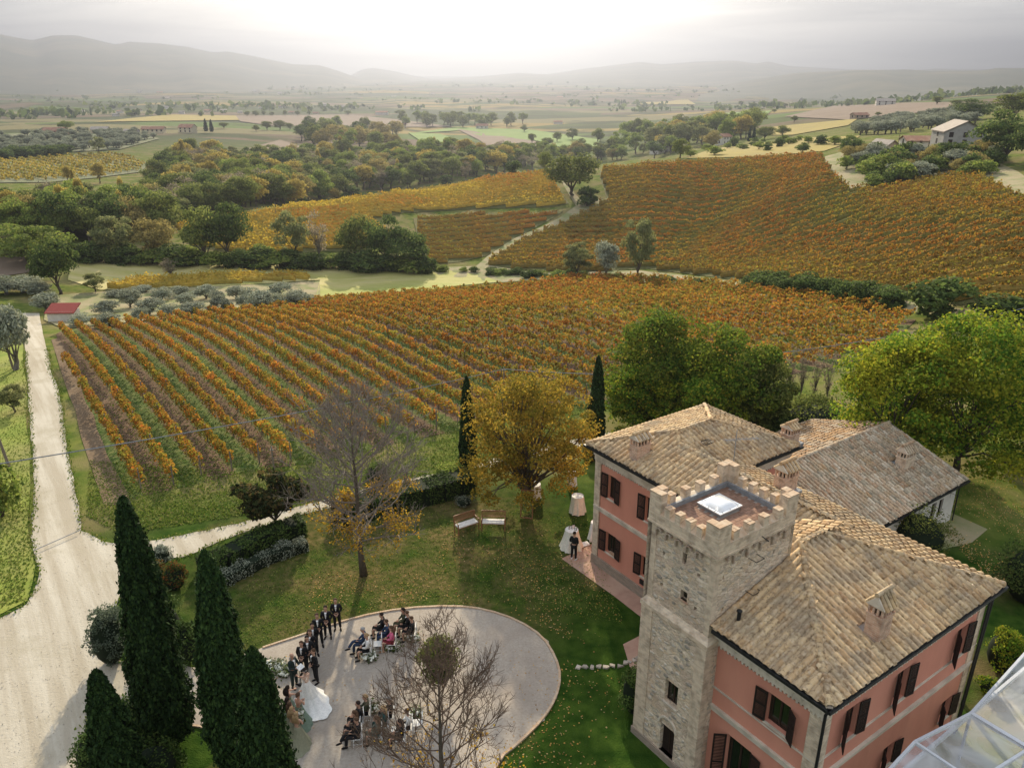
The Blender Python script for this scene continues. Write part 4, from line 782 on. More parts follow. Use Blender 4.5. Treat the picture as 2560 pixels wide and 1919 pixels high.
def courses(name, c1, c2, mortar, bw=.26, rh=.065):
    """brick laid in courses: world height picks the course"""
    m, t, n, l = NT(name); o = n.new('ShaderNodeOutputMaterial'); b = n.new('ShaderNodeBsdfPrincipled'); b.inputs['Roughness'].default_value = .95; b.inputs['Specular IOR Level'].default_value = .1; l.new(b.outputs[0], o.inputs[0])
    g = n.new('ShaderNodeNewGeometry'); du = n.new('ShaderNodeVectorMath'); du.operation = 'DOT_PRODUCT'; l.new(g.outputs['Position'], du.inputs[0]); du.inputs[1].default_value = tuple(UA+VA); sp = n.new('ShaderNodeSeparateXYZ'); l.new(g.outputs['Position'], sp.inputs[0])
    cb = n.new('ShaderNodeCombineXYZ'); l.new(du.outputs['Value'], cb.inputs[0]); l.new(sp.outputs[2], cb.inputs[1]); br = n.new('ShaderNodeTexBrick'); br.inputs['Scale'].default_value = 1; br.inputs['Brick Width'].default_value = bw; br.inputs['Row Height'].default_value = rh
    br.inputs['Mortar Size'].default_value = .009; br.inputs['Color1'].default_value = c4(c1); br.inputs['Color2'].default_value = c4(c2); br.inputs['Mortar'].default_value = c4(mortar); br.inputs['Bias'].default_value = -.1; l.new(cb.outputs[0], br.inputs[0])
    nz = n.new('ShaderNodeTexNoise'); nz.inputs['Scale'].default_value = 3.5; nz.inputs['Detail'].default_value = 7; l.new(g.outputs['Position'], nz.inputs[0]); r2 = n.new('ShaderNodeValToRGB'); r2.color_ramp.elements[0].position = .32; r2.color_ramp.elements[0].color = (.72,.68,.64,1); r2.color_ramp.elements[1].position = .55; r2.color_ramp.elements[1].color = (1.12,1.08,1.02,1); l.new(nz.outputs[0], r2.inputs[0])
    m2 = n.new('ShaderNodeMixRGB'); m2.blend_type = 'MULTIPLY'; m2.inputs[0].default_value = 1; l.new(br.outputs[0], m2.inputs[1]); l.new(r2.outputs[0], m2.inputs[2]); l.new(m2.outputs[0], b.inputs['Base Color'])
    bp = n.new('ShaderNodeBump'); bp.invert = True; bp.inputs['Distance'].default_value = .012; l.new(br.outputs['Fac'], bp.inputs['Height']); l.new(bp.outputs[0], b.inputs['Normal'])
courses('brick_courses', (.66,.56,.43), (.53,.41,.30), (.58,.51,.42))
courses('chimney_brick', (.56,.39,.29), (.46,.28,.20), (.60,.52,.43), rh=.075)
m, t, n, l = NT('glass'); o_ = n.new('ShaderNodeOutputMaterial'); b_ = n.new('ShaderNodeBsdfPrincipled'); b_.inputs['Base Color'].default_value = (.012,.015,.010,1); b_.inputs['Roughness'].default_value = .06; b_.inputs['Specular IOR Level'].default_value = .8; l.new(b_.outputs[0], o_.inputs[0])
m, t, n, l = NT('dome'); o_ = n.new('ShaderNodeOutputMaterial'); b_ = n.new('ShaderNodeBsdfPrincipled'); b_.inputs['Base Color'].default_value = (.74,.75,.74,1); b_.inputs['Roughness'].default_value = .12; b_.inputs['Transmission Weight'].default_value = .25; l.new(b_.outputs[0], o_.inputs[0])
m, t, n, l = NT('mirror_glass'); o_ = n.new('ShaderNodeOutputMaterial'); b_ = n.new('ShaderNodeBsdfPrincipled'); b_.inputs['Base Color'].default_value = (.8,.82,.8,1); b_.inputs['Metallic'].default_value = 1; b_.inputs['Roughness'].default_value = .03; l.new(b_.outputs[0], o_.inputs[0])
# ------------------------------------------------------------------ building kit in villa coordinates (u away to the left, v away to the right)
def root_at(name, u, v, label, cat, group=None): return empty(name, UV(u, v, 0), 0, label, cat, group)
def part(mb, name, mats, root, smooth=False):
    o = mb.build(name, mats, root, smooth)
    if root.parent is None: o.location = -root.location
    return o
class Face:
    """a wall face: s runs along it, d out of it, z up; kind 'v' faces -v, 'u' faces -u"""
    def __init__(s, kind, c): s.k = kind; s.c = c
    def __call__(s, a_, d, z): return UV(a_, s.c-d, z) if s.k == 'v' else UV(s.c-d, a_, z)
def wall(mb, fr, s0, s1, z0, z1, holes=(), depth=.2):
    xs = sorted({s0, s1, *[h for o in holes for h in o[:2]]}); zs = sorted({z0, z1, *[h for o in holes for h in o[2:4]]})
    for i in range(len(xs)-1):
        for j in range(len(zs)-1):
            cx, cz = (xs[i]+xs[i+1])/2, (zs[j]+zs[j+1])/2
            if any(o[0] < cx < o[1] and o[2] < cz < o[3] for o in holes): continue
            mb.add([fr(xs[i],0,zs[j]), fr(xs[i+1],0,zs[j]), fr(xs[i+1],0,zs[j+1]), fr(xs[i],0,zs[j+1])], [(0,1,2,3)])
    for a_, b2, c_, d_ in holes:
        mb.add([fr(a_,0,c_),fr(b2,0,c_),fr(b2,0,d_),fr(a_,0,d_),fr(a_,-depth,c_),fr(b2,-depth,c_),fr(b2,-depth,d_),fr(a_,-depth,d_)], [(0,1,5,4),(1,2,6,5),(2,3,7,6),(3,0,4,7)])
def fbox(mb, fr, s0, s1, d0, d1, z0, z1): mb.box((s0, d0, z0), (s1, d1, z1), fr=lambda a_, d, z: fr(a_, d, z)); return mb
def window(fr, s0, s1, z0, z1, root, shut=((1,.42),(1,.42)), depth=.16, sill=True, ajar=(0,0), arched=False):
    """frame with two leaves; panes, shutters and sill are its pieces"""
    m_ = MB(); w = .045; fbox(m_, fr, s0, s0+w, -depth-.04, -depth, z0, z1); fbox(m_, fr, s1-w, s1, -depth-.04, -depth, z0, z1); fbox(m_, fr, s0+w, s1-w, -depth-.04, -depth, z0, z0+w+.02); fbox(m_, fr, s0+w, s1-w, -depth-.04, -depth, z1-w, z1)
    c = (s0+s1)/2; fbox(m_, fr, c-w*.8, c+w*.8, -depth-.04, -depth+.012, z0+w, z1-w)
    f = part(m_, 'window', 'window_frame', root)
    for a_, b2 in ((s0+w, c-w*.8), (c+w*.8, s1-w)):
        p = MB(); fbox(p, fr, a_, b2, -depth-.035, -depth-.022, z0+w, z1-w); p.build('pane', 'glass', f)
    if sill: q = MB(); fbox(q, fr, s0-.05, s1+.05, -depth, .07, z0-.07, z0-.003); q.build('sill', 'stucco_trim', f)
    for side, (on, sw) in zip((-1, 1), shut):
        if not on: continue
        h = s0 if side < 0 else s1; an = R(8 if not ajar[0 if side < 0 else 1] else ajar[0 if side < 0 else 1]); cs, sn_ = math.cos(an), math.sin(an)
        q = MB(); T = .035
        def lf(a_, d, z): return fr(h+side*(a_*cs-d*sn_*0), .03+a_*sn_+d, z)
        q.box((0,0,z0-.03),(.05,T,z1), fr=lf); q.box((sw-.05,0,z0-.03),(sw,T,z1), fr=lf); q.box((.05,0,z0-.03),(sw-.05,T,z0+.04), fr=lf); q.box((.05,0,z1-.07),(sw-.05,T,z1), fr=lf); zm = (z0+z1)/2; q.box((.05,0,zm-.03),(sw-.05,T,zm+.03), fr=lf)
        nz_ = int((z1-z0)/.07)
        for k in range(nz_):
            zz = z0+.04+(z1-z0-.11)*(k+.5)/nz_; q.box((.05,.006,zz-.022),(sw-.05,T-.008,zz+.012), fr=lf)
        q.build('shutter', 'shutter', f)
    return f
def cornice(root, fr, s0, s1, z=6.03, dent=.40):
    m_ = MB(); fbox(m_, fr, s0, s1, .0, .09, z+.14, z+.42); fbox(m_, fr, s0, s1, .0, .17, z+.42, z+.62); fbox(m_, fr, s0, s1, .0, .27, z+.62, z+.86); part(m_, 'cornice', 'stucco_trim', root)
    q = MB(); n = int((s1-s0)/dent)
    for k in range(n):
        a_ = s0+(k+.5)*(s1-s0)/n; q.add([fr(a_-.10,.09,z+.40), fr(a_+.10,.09,z+.40), fr(a_,.10,z+.22), fr(a_-.10,.20,z+.62), fr(a_+.10,.20,z+.62), fr(a_,.11,z+.3)], [(0,1,4,3),(0,3,5,2),(1,2,5,4),(3,4,5)])
    n2 = int((s1-s0)/.15)
    for k in range(0, n2):
        a_ = s0+(k+.5)*(s1-s0)/n2; fbox(q, fr, a_-.04, a_+.04, .0, .085, z+.04+(.03 if k % 2 else 0), z+.14)
    tag(part(q, 'dentils', 'stucco_trim', root), kind='stuff')
def band(root, fr, s0, s1, z0, z1, d=.06, name='string_course'):
    m_ = MB(); fbox(m_, fr, s0, s1, .0, d, z0, z1); fbox(m_, fr, s0, s1, .0, d+.05, z1-.07, z1+.003); return part(m_, name, 'stucco_trim', root)
# roof tiling
def cover_tile(L=.46, r0=.092, r1=.074, n=6, th=.012):
    b = MB(); a_ = np.linspace(0, math.pi, n+1); V = []
    for (y, r) in ((0, r0), (L, r1), (0, r0-th)): V += [(r*math.cos(q), y, r*math.sin(q)*.72) for q in a_]
    m_ = n+1; fs = [(j, j+1, m_+j+1, m_+j) for j in range(n)]+[(2*m_+j, 2*m_+j+1, j+1, j) for j in range(n)]
    return np.array(V), fs
CT_V, CT_F = cover_tile(L=.46, r0=.112, r1=.086, th=.05)
PAN_V = np.array([(-.10,0,.045),(-.045,0,.006),(.045,0,.006),(.10,0,.045),(-.085,.44,.04),(-.04,.44,.0),(.04,.44,.0),(.085,.44,.04),(-.10,0,.03),(-.045,0,-.01),(.045,0,-.01),(.10,0,.03)])
PAN_F = [(0,1,5,4),(1,2,6,5),(2,3,7,6),(8,9,1,0),(9,10,2,1),(10,11,3,2)]
mat('tile_lip_shade', (.10,.08,.055), (.16,.13,.09), 20, .95)  # darker than the tiles: shadow at the joints put into the lip colour
b_ = MB(); b_.add(CT_V, CT_F[:6]); b_.k = 1; b_.add(CT_V, CT_F[6:]); COVER = b_.mesh('roof_tile', ['roof_tile', 'tile_lip_shade'], True)
def inside2(p, poly): return in_poly(np.array([p]), poly)[0]
class Roof:
    """one slope: eave runs along direction e (villa axes), tiles climb along n; poly in (u,v)"""
    def __init__(s, poly, edge, up, z0, slope, zref):
        s.poly = poly; s.e = np.array(edge, float); s.up = np.array(up, float); s.z0 = z0; s.sl = slope; s.ref = zref
    def z(s, p): return s.z0+s.sl*(np.dot(p, s.up)-s.ref)
TILES = []; PANS = []
def tile_slope(rf, pitch=.28, course=.385, key='villa', jit=.008, skip=None):
    P = np.array(rf.poly); e0 = (P@rf.e).min(); e1 = (P@rf.e).max(); w0 = (P@rf.up).min(); w1 = (P@rf.up).max(); cs = 1/math.hypot(1, rf.sl)
    ncol = int((e1-e0)/pitch); pt = (e1-e0)/ncol; E3 = rf.e[0]*UA+rf.e[1]*VA; U3 = (rf.up[0]*UA+rf.up[1]*VA+np.array([0,0,rf.sl]))*cs; N3 = np.cross(E3, U3); N3 = N3 if N3[2] > 0 else -N3
    for c in range(ncol*2+1):
        pan = c % 2; a_ = e0+pt*c/2; k = 0
        while True:
            w = w0-.05+k*course*cs
            if w > w1: break
            mid = a_*rf.e+(w+.12)*rf.up; base = a_*rf.e+w*rf.up; k += 1
            if not inside2(mid, rf.poly): continue
            if skip and skip(mid): continue
            j = rng.normal(0, jit, 3); o = base[0]*UA+base[1]*VA+np.array([0,0,rf.z(base)])+N3*(.045 if not pan else .030)+E3*j[0]+U3*j[1]*2
            tilt = .11; y = U3+N3*tilt; y /= np.linalg.norm(y); z_ = np.cross(E3, y); z_ = z_ if z_[2] > 0 else -z_; x_ = np.cross(y, z_); yaw = rng.normal(0, .03); x2 = x_*math.cos(yaw)+y*math.sin(yaw); y2 = y*math.cos(yaw)-x_*math.sin(yaw)
            (PANS if pan else TILES).append((key, o, np.stack([x2, y2, z_], 1)))
def flush_tiles(key, roofobj, mats, single=True, limit=300):
    """nearest tiles become objects of their own, the rest one mesh"""
    T = [t for t in TILES if t[0] == key]; T.sort(key=lambda t: np.linalg.norm(t[1]-np.array([0,0,H]))); rest = T[limit:] if single else T
    if single:
        for _, o, M in T[:limit]:
            ob = bpy.data.objects.new('roof_tile', COVER); COL.objects.link(ob); ob.parent = roofobj; ob.matrix_local = Matrix([[*M[0], o[0]], [*M[1], o[1]], [*M[2], o[2]], [0,0,0,1]])
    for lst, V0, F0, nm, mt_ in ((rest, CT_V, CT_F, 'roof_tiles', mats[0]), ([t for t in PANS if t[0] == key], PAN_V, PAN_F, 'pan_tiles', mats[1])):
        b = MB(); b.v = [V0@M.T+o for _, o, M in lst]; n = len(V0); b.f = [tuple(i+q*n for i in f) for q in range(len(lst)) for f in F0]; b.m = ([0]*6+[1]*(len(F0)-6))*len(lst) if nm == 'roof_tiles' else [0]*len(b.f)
        if lst: tag(b.build(nm, [mt_, 'tile_lip_shade'], roofobj, smooth=(nm == 'roof_tiles')), kind='stuff')
def ridge_tiles(roofobj, p, q, mt_='roof_tile', r=.125, L=.42, lift=.07):
    p = np.array(p); q = np.array(q); d = q-p; n = max(1, int(np.linalg.norm(d)/(L*.86))); d = d/np.linalg.norm(d); sd = np.cross(d, (0,0,1)); sd /= np.linalg.norm(sd); up = np.cross(sd, d); step = np.linalg.norm(q-p)/n
    mm = MB(); mm.bar(p+up*.0, q+up*.0, .2, .09); mm.build('ridge_mortar', 'stucco_trim', roofobj)
    V = []; 
    for y, rr in ((0, r), (step*1.12, r*.84), (0, r-.014)): V += [(rr*math.cos(a_), y, rr*math.sin(a_)*.9) for a_ in np.linspace(-.25, math.pi+.25, 8)]
    V = np.array(V); F_ = [(j, j+1, 8+j+1, 8+j) for j in range(7)]+[(16+j, 17+j, j+1, j) for j in range(7)]; me = MB().add(V, F_).mesh('ridge_tile', mt_, True)
    for k in range(n):
        o = p+d*step*k+up*lift+rng.normal(0, .006, 3); y = d+up*.03; y /= np.linalg.norm(y)
        ob = bpy.data.objects.new('ridge_tile', me); COL.objects.link(ob); ob.parent = roofobj; ob.matrix_local = Matrix([[sd[0],y[0],up[0],o[0]],[sd[1],y[1],up[1],o[1]],[sd[2],y[2],up[2],o[2]],[0,0,0,1]])
def gutter(root, pts, name='gutter'):
    m_ = MB(); P = [np.array(UV(*p)) for p in pts]
    for a_, b2 in zip(P[:-1], P[1:]): m_.bar(a_, b2, .13, .11)
    part(m_, name, 'metal_dark', root)
def chimney(root, u, v, z0, w, dpt, z1, ztop, mt_='chimney_brick', tilem='roof_tile', along='v'):
    """brick shaft, a lantern of openings and a small tiled gable"""
    m_ = MB(); fr = lambda a_, b2, z: UV(a_, b2, z); m_.box((u, v, z0-.5), (u+w, v+dpt, z1), fr=fr); m_.box((u-.03, v-.03, z1), (u+w+.03, v+dpt+.03, z1+.07), fr=fr); c = part(m_, 'chimney', mt_, root)
    q = MB(); h = .26; nv = 5; nu = 3
    for i in range(nv):
        for uu in (u, u+w-.07): vv = v+(dpt-.07)*i/(nv-1); q.box((uu, vv, z1+.07), (uu+.07, vv+.07, z1+.07+h), fr=fr)
    for i in range(1, nu-0):
        for vv in (v, v+dpt-.07):
            uu = u+(w-.07)*i/(nu); q.box((uu, vv, z1+.07), (uu+.07, vv+.07, z1+.07+h), fr=fr)
    q.box((u-.02, v-.02, z1+.07+h), (u+w+.02, v+dpt+.02, z1+.12+h), fr=fr); q.build('chimney_lantern', mt_, c)
    MB().box((u+.12, v+.12, z1+.05), (u+w-.12, v+dpt-.12, z1+.05+h), fr=fr).build('flue', 'metal_dark', c)
    zt = z1+.12+h; g_ = MB(); uc = u+w/2
    g_.add([UV(u-.06,v-.05,zt), UV(uc,v-.05,ztop-.06), UV(u+w+.06,v-.05,zt), UV(u-.06,v+dpt+.05,zt), UV(uc,v+dpt+.05,ztop-.06), UV(u+w+.06,v+dpt+.05,zt)], [(0,1,2),(5,4,3),(0,3,4,1),(1,4,5,2),(0,2,5,3)]); g_.build('chimney_gable', 'stucco_trim', c)
    nt = max(3, int(dpt/.17))
    for s_ in (-1, 1):
        for i in range(nt):
            vv = v-.02+(dpt+.04)*(i+.5)/nt; a_ = np.array(UV(uc+s_*(w/2+.10), vv, zt-.02)); b2 = np.array(UV(uc+s_*.02, vv, ztop-.04)); t_ = MB(); t_.tube([a_, b2], [.075, .062], 8); t_.build('cap_tile', tilem, c)
    t_ = MB(); t_.tube([UV(uc, v-.10, ztop), UV(uc, v+dpt+.10, ztop)], [.085, .085], 8); t_.build('cap_ridge', tilem, c)
    f_ = MB(); f_.box((u-.22, v-.12, z0-.12), (u+w+.3, v+dpt+.12, z0+.02), fr=lambda a_, b2, z: UV(a_, b2, z+.33*(a_-u)*(1 if along == 'u' else 0)+.33*(b2-v)*(1 if along == 'v' else 0))); f_.build('flashing', 'lead', c)
    return c
# ------------------------------------------------------------------ the pink villa
villa = root_at('pink_villa', 10.1, 18.7, 'salmon pink villa with pale brick corners, brown shutters and hipped tile roofs round the tower', 'villa')
SL = .32; FW = Face('v', 24.5); FR_ = Face('v', 18.7); FS = Face('u', 10.1); FN = Face('u', 21.78)
wp = MB()
WH = [(25.95,26.47,4.36,5.68),(23.28,23.80,4.36,5.68),(25.72,26.45,1.2,2.37),(23.2,23.82,1.2,2.37)]
wall(wp, FW, 17.0, 27.1, .45, 6.1, WH)
RH = [(11.2,12.05,4.5,5.68),(12.38,13.42,.2,2.8)]
wall(wp, FR_, 10.52, 14.3, .3, 6.1, RH)
SH = [(20.02,20.74,4.36,5.68),(22.93,23.66,4.36,5.68),(26.83,27.56,4.36,5.68),(23.1,23.76,1.32,2.27),(27.0,27.7,1.32,2.27),(19.9,20.6,1.32,2.27)]
wall(wp, FS, 19.12, 28.12, .3, 6.1, SH)
wall(wp, FN, 28.5, 32.1, .3, 6.1, [(29.4,29.95,4.36,5.68),(30.7,31.25,4.36,5.68)])
wp.add([UV(27.4,24.5,0),UV(27.4,32.4,0),UV(27.4,32.4,6.1),UV(27.4,24.5,6.1),UV(27.4,32.4,0),UV(21.78,32.4,0),UV(21.78,32.4,6.1),UV(27.4,32.4,6.1),UV(10.1,28.52,0),UV(21.78,28.52,0),UV(21.78,28.52,6.9),UV(10.1,28.52,6.9)], [(3,2,1,0),(7,6,5,4),(8,9,10,11)])
wp.add([UV(17.0,22.1,0),UV(17.0,24.5,0),UV(17.0,24.5,7.0),UV(17.0,22.1,7.0)], [(3,2,1,0)])
part(wp, 'wall', 'render_pink', villa)
pil = MB()
fbox(pil, FW, 27.06, 27.48, .0, .05, .0, 6.9); pil.box((27.0,24.5,0),(27.48,24.95,6.9), fr=lambda a_,b2,z: UV(a_+.01,b2,z))
part(pil, 'corner_pilaster', 'brick_courses', villa)
pil = MB(); fbox(pil, FR_, 10.05, 10.52, .0, .05, .0, 6.9); fbox(pil, FS, 18.652, 19.12, .0, .05, .0, 6.88); part(pil, 'corner_pilaster', 'brick_courses', villa)
pil = MB(); fbox(pil, FS, 28.12, 28.56, .0, .05, .0, 6.9); part(pil, 'corner_pilaster', 'brick_courses', villa)
pil = MB(); fbox(pil, FN, 32.05, 32.45, .0, .05, .0, 6.9); part(pil, 'corner_pilaster', 'brick_courses', villa)
for fr, a_, b2, zt in ((FW, 17.0, 27.5, .55), (FR_, 10.0, 14.3, .3), (FS, 18.6, 28.6, .32)):
    q = MB(); fbox(q, fr, a_, b2, .0, .09, -.02, zt); part(q, 'plinth', 'plinth', villa)
    band(villa, fr, a_+.06, b2-.06, 3.32, 3.57)
for fr, a_, b2 in ((FR_, 10.0, 14.3), (FS, 18.62, 28.6)):
    q = MB(); fbox(q, fr, a_, b2, .0, .055, 4.29, 4.345); part(q, 'sill_course', 'stucco_trim', villa)
cornice(villa, FW, 17.0, 27.5); cornice(villa, FR_, 10.0, 14.3, dent=.33); cornice(villa, FS, 18.6, 28.6, dent=.36); cornice(villa, FN, 28.5, 32.45)
window(FW, *WH[0], villa, ((1,.42),(1,.44)), ajar=(0,0)); window(FW, *WH[1], villa, ((1,.42),(1,.44))); window(FW, *WH[2], villa, ((1,.44),(1,.44))); window(FW, *WH[3], villa, ((1,.42),(1,.44)))
window(FR_, *RH[0], villa, ((1,.42),(1,.45)), ajar=(30,0)); window(FR_, *RH[1], villa, ((1,.45),(1,.45)), ajar=(0,50), sill=False)
for h_ in SH: window(FS, *h_, villa, ((1,.44),(1,.44)), ajar=(38,8))
for h_ in [(29.4,29.95,4.36,5.68),(30.7,31.25,4.36,5.68)]: window(FN, *h_, villa, ((0,0),(0,0)))
# roof: slab plus tiles
RS = [Roof([(9.75,18.3),(14.4,22.95),(14.4,24.2),(9.75,28.85)], (0,1), (1,0), 7, SL, 9.75),
      Roof([(9.75,18.3),(14.4,22.95),(17.6,22.95),(14.3,18.3)], (1,0), (0,1), 7, SL, 18.3),
      Roof([(14.4,22.95),(14.4,24.25),(14.4,25.6),(17.2,24.3),(19.0,22.95)], (0,1), (-1,0), 8.488, SL, -14.4),
      Roof([(9.75,28.85),(14.4,24.2),(14.9,26.5),(21.4,26.5),(21.4,28.85)], (1,0), (0,-1), 7, SL, -28.85),
      Roof([(14.6,26.5),(16.3,24.05),(21.6,24.05),(24.2,26.5)], (1,0), (0,1), 7, SL, 24.05),
      Roof([(21.4,24.05),(27.78,24.05),(24.59,27.24),(22.6,25.6)], (1,0), (0,1), 7, SL, 24.05),
      Roof([(27.78,24.05),(24.59,27.24),(24.59,29.56),(27.78,32.75)], (0,1), (-1,0), 7, SL, -27.78),
      Roof([(21.4,32.75),(27.78,32.75),(24.59,29.56)], (1,0), (0,-1), 7, SL, -32.75),
      Roof([(21.4,28.6),(21.4,32.75),(24.59,29.56),(24.59,27.24),(23.9,26.5),(22.3,26.5)], (0,1), (1,0), 7, SL, 21.4)]
RS[5].poly = [(21.4,24.05),(27.78,24.05),(24.59,27.24),(23.85,26.5),(21.4,26.5)]
rb = MB()
for r_ in RS: rb.add([UV(p[0], p[1], r_.z(np.array(p))-.012) for p in r_.poly], [tuple(range(len(r_.poly)))])
rb.add([UV(9.75,18.3,6.9),UV(14.3,18.3,6.9),UV(14.3,28.85,6.9),UV(9.75,28.85,6.9),UV(21.4,24.05,6.9),UV(27.78,24.05,6.9),UV(27.78,32.75,6.9),UV(21.4,32.75,6.9),UV(14.3,24.05,6.9),UV(21.4,28.85,6.9)], [(0,1,2,3),(4,5,6,7),(8,4,9,2)])
roof = part(rb, 'roof', 'roof_pan', villa)
def villa_skip(m_): return (14.25 < m_[0] < 17.4 and 18.1 < m_[1] < 22.15) or (10.35 < m_[0] < 11.0 and 21.65 < m_[1] < 22.45) or (24.5 < m_[0] < 25.15 and 24.45 < m_[1] < 25.4)
for r_ in RS: tile_slope(r_, key='villa', skip=villa_skip)
roof.location = (0,0,0); roof.parent = villa; roof.location = -villa.location
flush_tiles('villa', roof, ('roof_tile', 'roof_pan'))
zz = lambda u, v, z: np.array(UV(u, v, z))
A1 = zz(14.4,22.95,8.488); E1 = zz(14.4,24.2,8.488); Cc = zz(24.59,27.24,8.02); Bb = zz(24.59,29.56,8.02); Dd = zz(23.85,26.5,7.784)
for p, q in ((zz(9.75,18.3,7), A1), (zz(9.75,28.85,7), E1), (A1, E1), (zz(27.78,24.05,7), Cc), (zz(21.45,32.7,7), Bb), (zz(27.78,32.75,7), Bb), (Bb, Cc), (Dd, Cc), (zz(14.5,26.5,7.784), Dd)): ridge_tiles(roof, p, q)
q = MB(); q.bar(zz(16.3,24.6,7.27), zz(14.75,26.2,7.72), .22, .05); q.build('flashing', 'lead', roof)
gutter(villa, [(9.68,18.22,6.93),(14.2,18.22,6.93)]); gutter(villa, [(9.68,18.17,6.93),(9.68,28.95,6.93)]); gutter(villa, [(18,23.97,6.93),(27.85,23.97,6.93)]); gutter(villa, [(21.32,28.9,6.93),(21.32,32.85,6.93)]); gutter(villa, [(9.7,28.93,6.93),(21.4,28.93,6.93)])
dp = MB(); dp.tube([zz(9.70,18.45,6.9), zz(9.92,18.6,6.6), zz(9.98,18.58,6.4), zz(9.98,18.58,0)], [.05]*4, 8); part(dp, 'downpipe', 'metal_dark', villa)
dp = MB(); dp.tube([zz(9.68,28.6,6.9), zz(9.93,28.52,6.5), zz(9.98,28.5,0)], [.045]*3, 8); part(dp, 'downpipe', 'metal_dark', villa)
dp = MB(); dp.tube([zz(9.72,28.9,6.9), zz(9.93,28.72,6.5), zz(10.0,28.7,0)], [.045]*3, 8); part(dp, 'downpipe', 'metal_dark', villa)
chimney(villa, 24.56, 24.5, 7.14, .55, .85, 7.86, 8.55, along='v'); chimney(villa, 10.4, 21.72, 7.19, .52, .68, 8.2, 9.05, along='u')
chimney(villa, 18.15, 27.1, 7.5, .6, .85, 8.15, 8.9, along='x'); chimney(villa, 21.85, 32.5, 6.9, .6, .75, 7.35, 8.0, along='x')
vp = MB(); vp.lathe([(.07,0),(.07,.5),(.05,.5),(.05,.56),(.10,.58),(.10,.62),(.02,.66)], 10, UV(13.75,18.95,7.1)); part(vp, 'vent_pipe', 'metal_dark', villa)
vp = MB(); fbox(vp, FW, 23.52, 23.8, .0, .07, .75, 1.0); part(vp, 'vent_grille', 'metal_dark', villa)
# flower box on a lower sill
fb_ = MB(); fbox(fb_, FW, 25.78, 26.2, -.12, .02, 1.2, 1.3); part(fb_, 'window_box', 'brick_red', villa)
# cable coil and aerial on the roof
cc_ = MB(); th = np.linspace(0, 6.28*3, 60); cc_.tube([np.array(UV(23.2+.22*math.cos(a_), 27.6+.25*math.sin(a_)+a_*.02, 7.86+.02*math.sin(a_*3))) for a_ in th], .014, 4); part(cc_, 'cable_coil', 'metal_dark', villa)
# ------------------------------------------------------------------ the battlemented tower
tower = root_at('stone_tower', 15.8, 20.1, 'square rubble stone tower with brick battlements and a skylight on its terrace', 'tower')
TU0, TU1, TV0, TV1 = 14.25, 17.4, 18.1, 22.15
FT = Face('v', TV0); FTS = Face('u', TU0); FT2 = Face('v', TV0+.12); FTS2 = Face('u', TU0+.1)
tw = MB(); tw.k = 0
DOOR = [(15.3,16.0,.28,1.62)]; LW = [(15.32,15.95,2.72,3.72)]
wall(tw, FT, 14.7, 16.85, .3, 6.2, DOOR+LW, .22)
UPW = [(15.42,15.72,7.35,7.72),(15.6,15.78,8.75,9.2),(16.58,16.70,7.3,7.45),(14.95,15.08,8.6,8.76),(14.95,15.08,7.25,7.41),(16.6,16.7,8.6,8.76)]
wall(tw, FT2, TU0+.1, TU1-.1, 6.5, 9.75, UPW, .2)
SPW = [(18.6,18.72,8.72,8.88),(18.75,18.87,7.38,7.54),(20.12,20.24,7.4,7.56),(21.18,21.3,7.38,7.54),(19.94,20.06,8.72,8.88),(21.23,21.33,8.74,8.90)]
wall(tw, FTS2, TV0+.12, TV1, 6.5, 9.75, SPW, .2); wall(tw, FTS, TV0, TV1, 0, 6.2, [], .1)
tw.add([UV(TU1,TV0,0),UV(TU1,TV1,0),UV(TU1,TV1,9.8),UV(TU1,TV0,9.8),UV(TU1,TV1,0),UV(TU0,TV1,0),UV(TU0,TV1,9.8),UV(TU1,TV1,9.8)], [(3,2,1,0),(7,6,5,4)])
tw.box((14.4,18.4,0),(17.2,22.0,9.7), fr=lambda a_,b2,z: UV(a_,b2,z))
part(tw, 'wall', 'rubble', tower)
q = MB(); fbox(q, FT, TU0-.01, 14.7, -.3, .035, 0, 6.2); part(q, 'corner_pilaster', 'brick_courses', tower)
q = MB(); fbox(q, FT, 16.85, TU1+.01, -.3, .035, 0, 6.2); part(q, 'corner_pilaster', 'brick_courses', tower)
q = MB(); fbox(q, FTS, TV0-.03, TV0+.35, -.2, .012, 0, 6.2); part(q, 'corner_pilaster', 'brick_courses', tower)
for (a_, b2) in ((TU0+.09, TU0+.32), (TU1-.35, TU1-.09)):
    q = MB(); fbox(q, FT2, a_, b2, -.1, .012, 6.5, 9.6); part(q, 'corner_bricks', 'brick_courses', tower)
q = MB(); fbox(q, FTS2, TV0+.11, TV0+.36, -.1, .012, 6.5, 9.6); part(q, 'corner_bricks', 'brick_courses', tower)
q = MB(); q.box((TU0-.06,TV0-.06,6.18),(TU1+.06,TV1,6.34), fr=lambda a_,b2,z: UV(a_,b2,z)); q.add([UV(TU0-.06,TV0-.06,6.34),UV(TU1+.06,TV0-.06,6.34),UV(TU1-.08,TV0+.11,6.56),UV(TU0+.08,TV0+.11,6.56),UV(TU0-.06,TV1,6.34),UV(TU0+.08,TV1,6.56)], [(0,1,2,3),(4,0,3,5)]); part(q, 'string_course', 'brick_courses', tower)
q = MB(); fbox(q, FT, TU0-.07, TU1+.07, .0, .08, -.02, .3); part(q, 'plinth', 'plinth', tower)
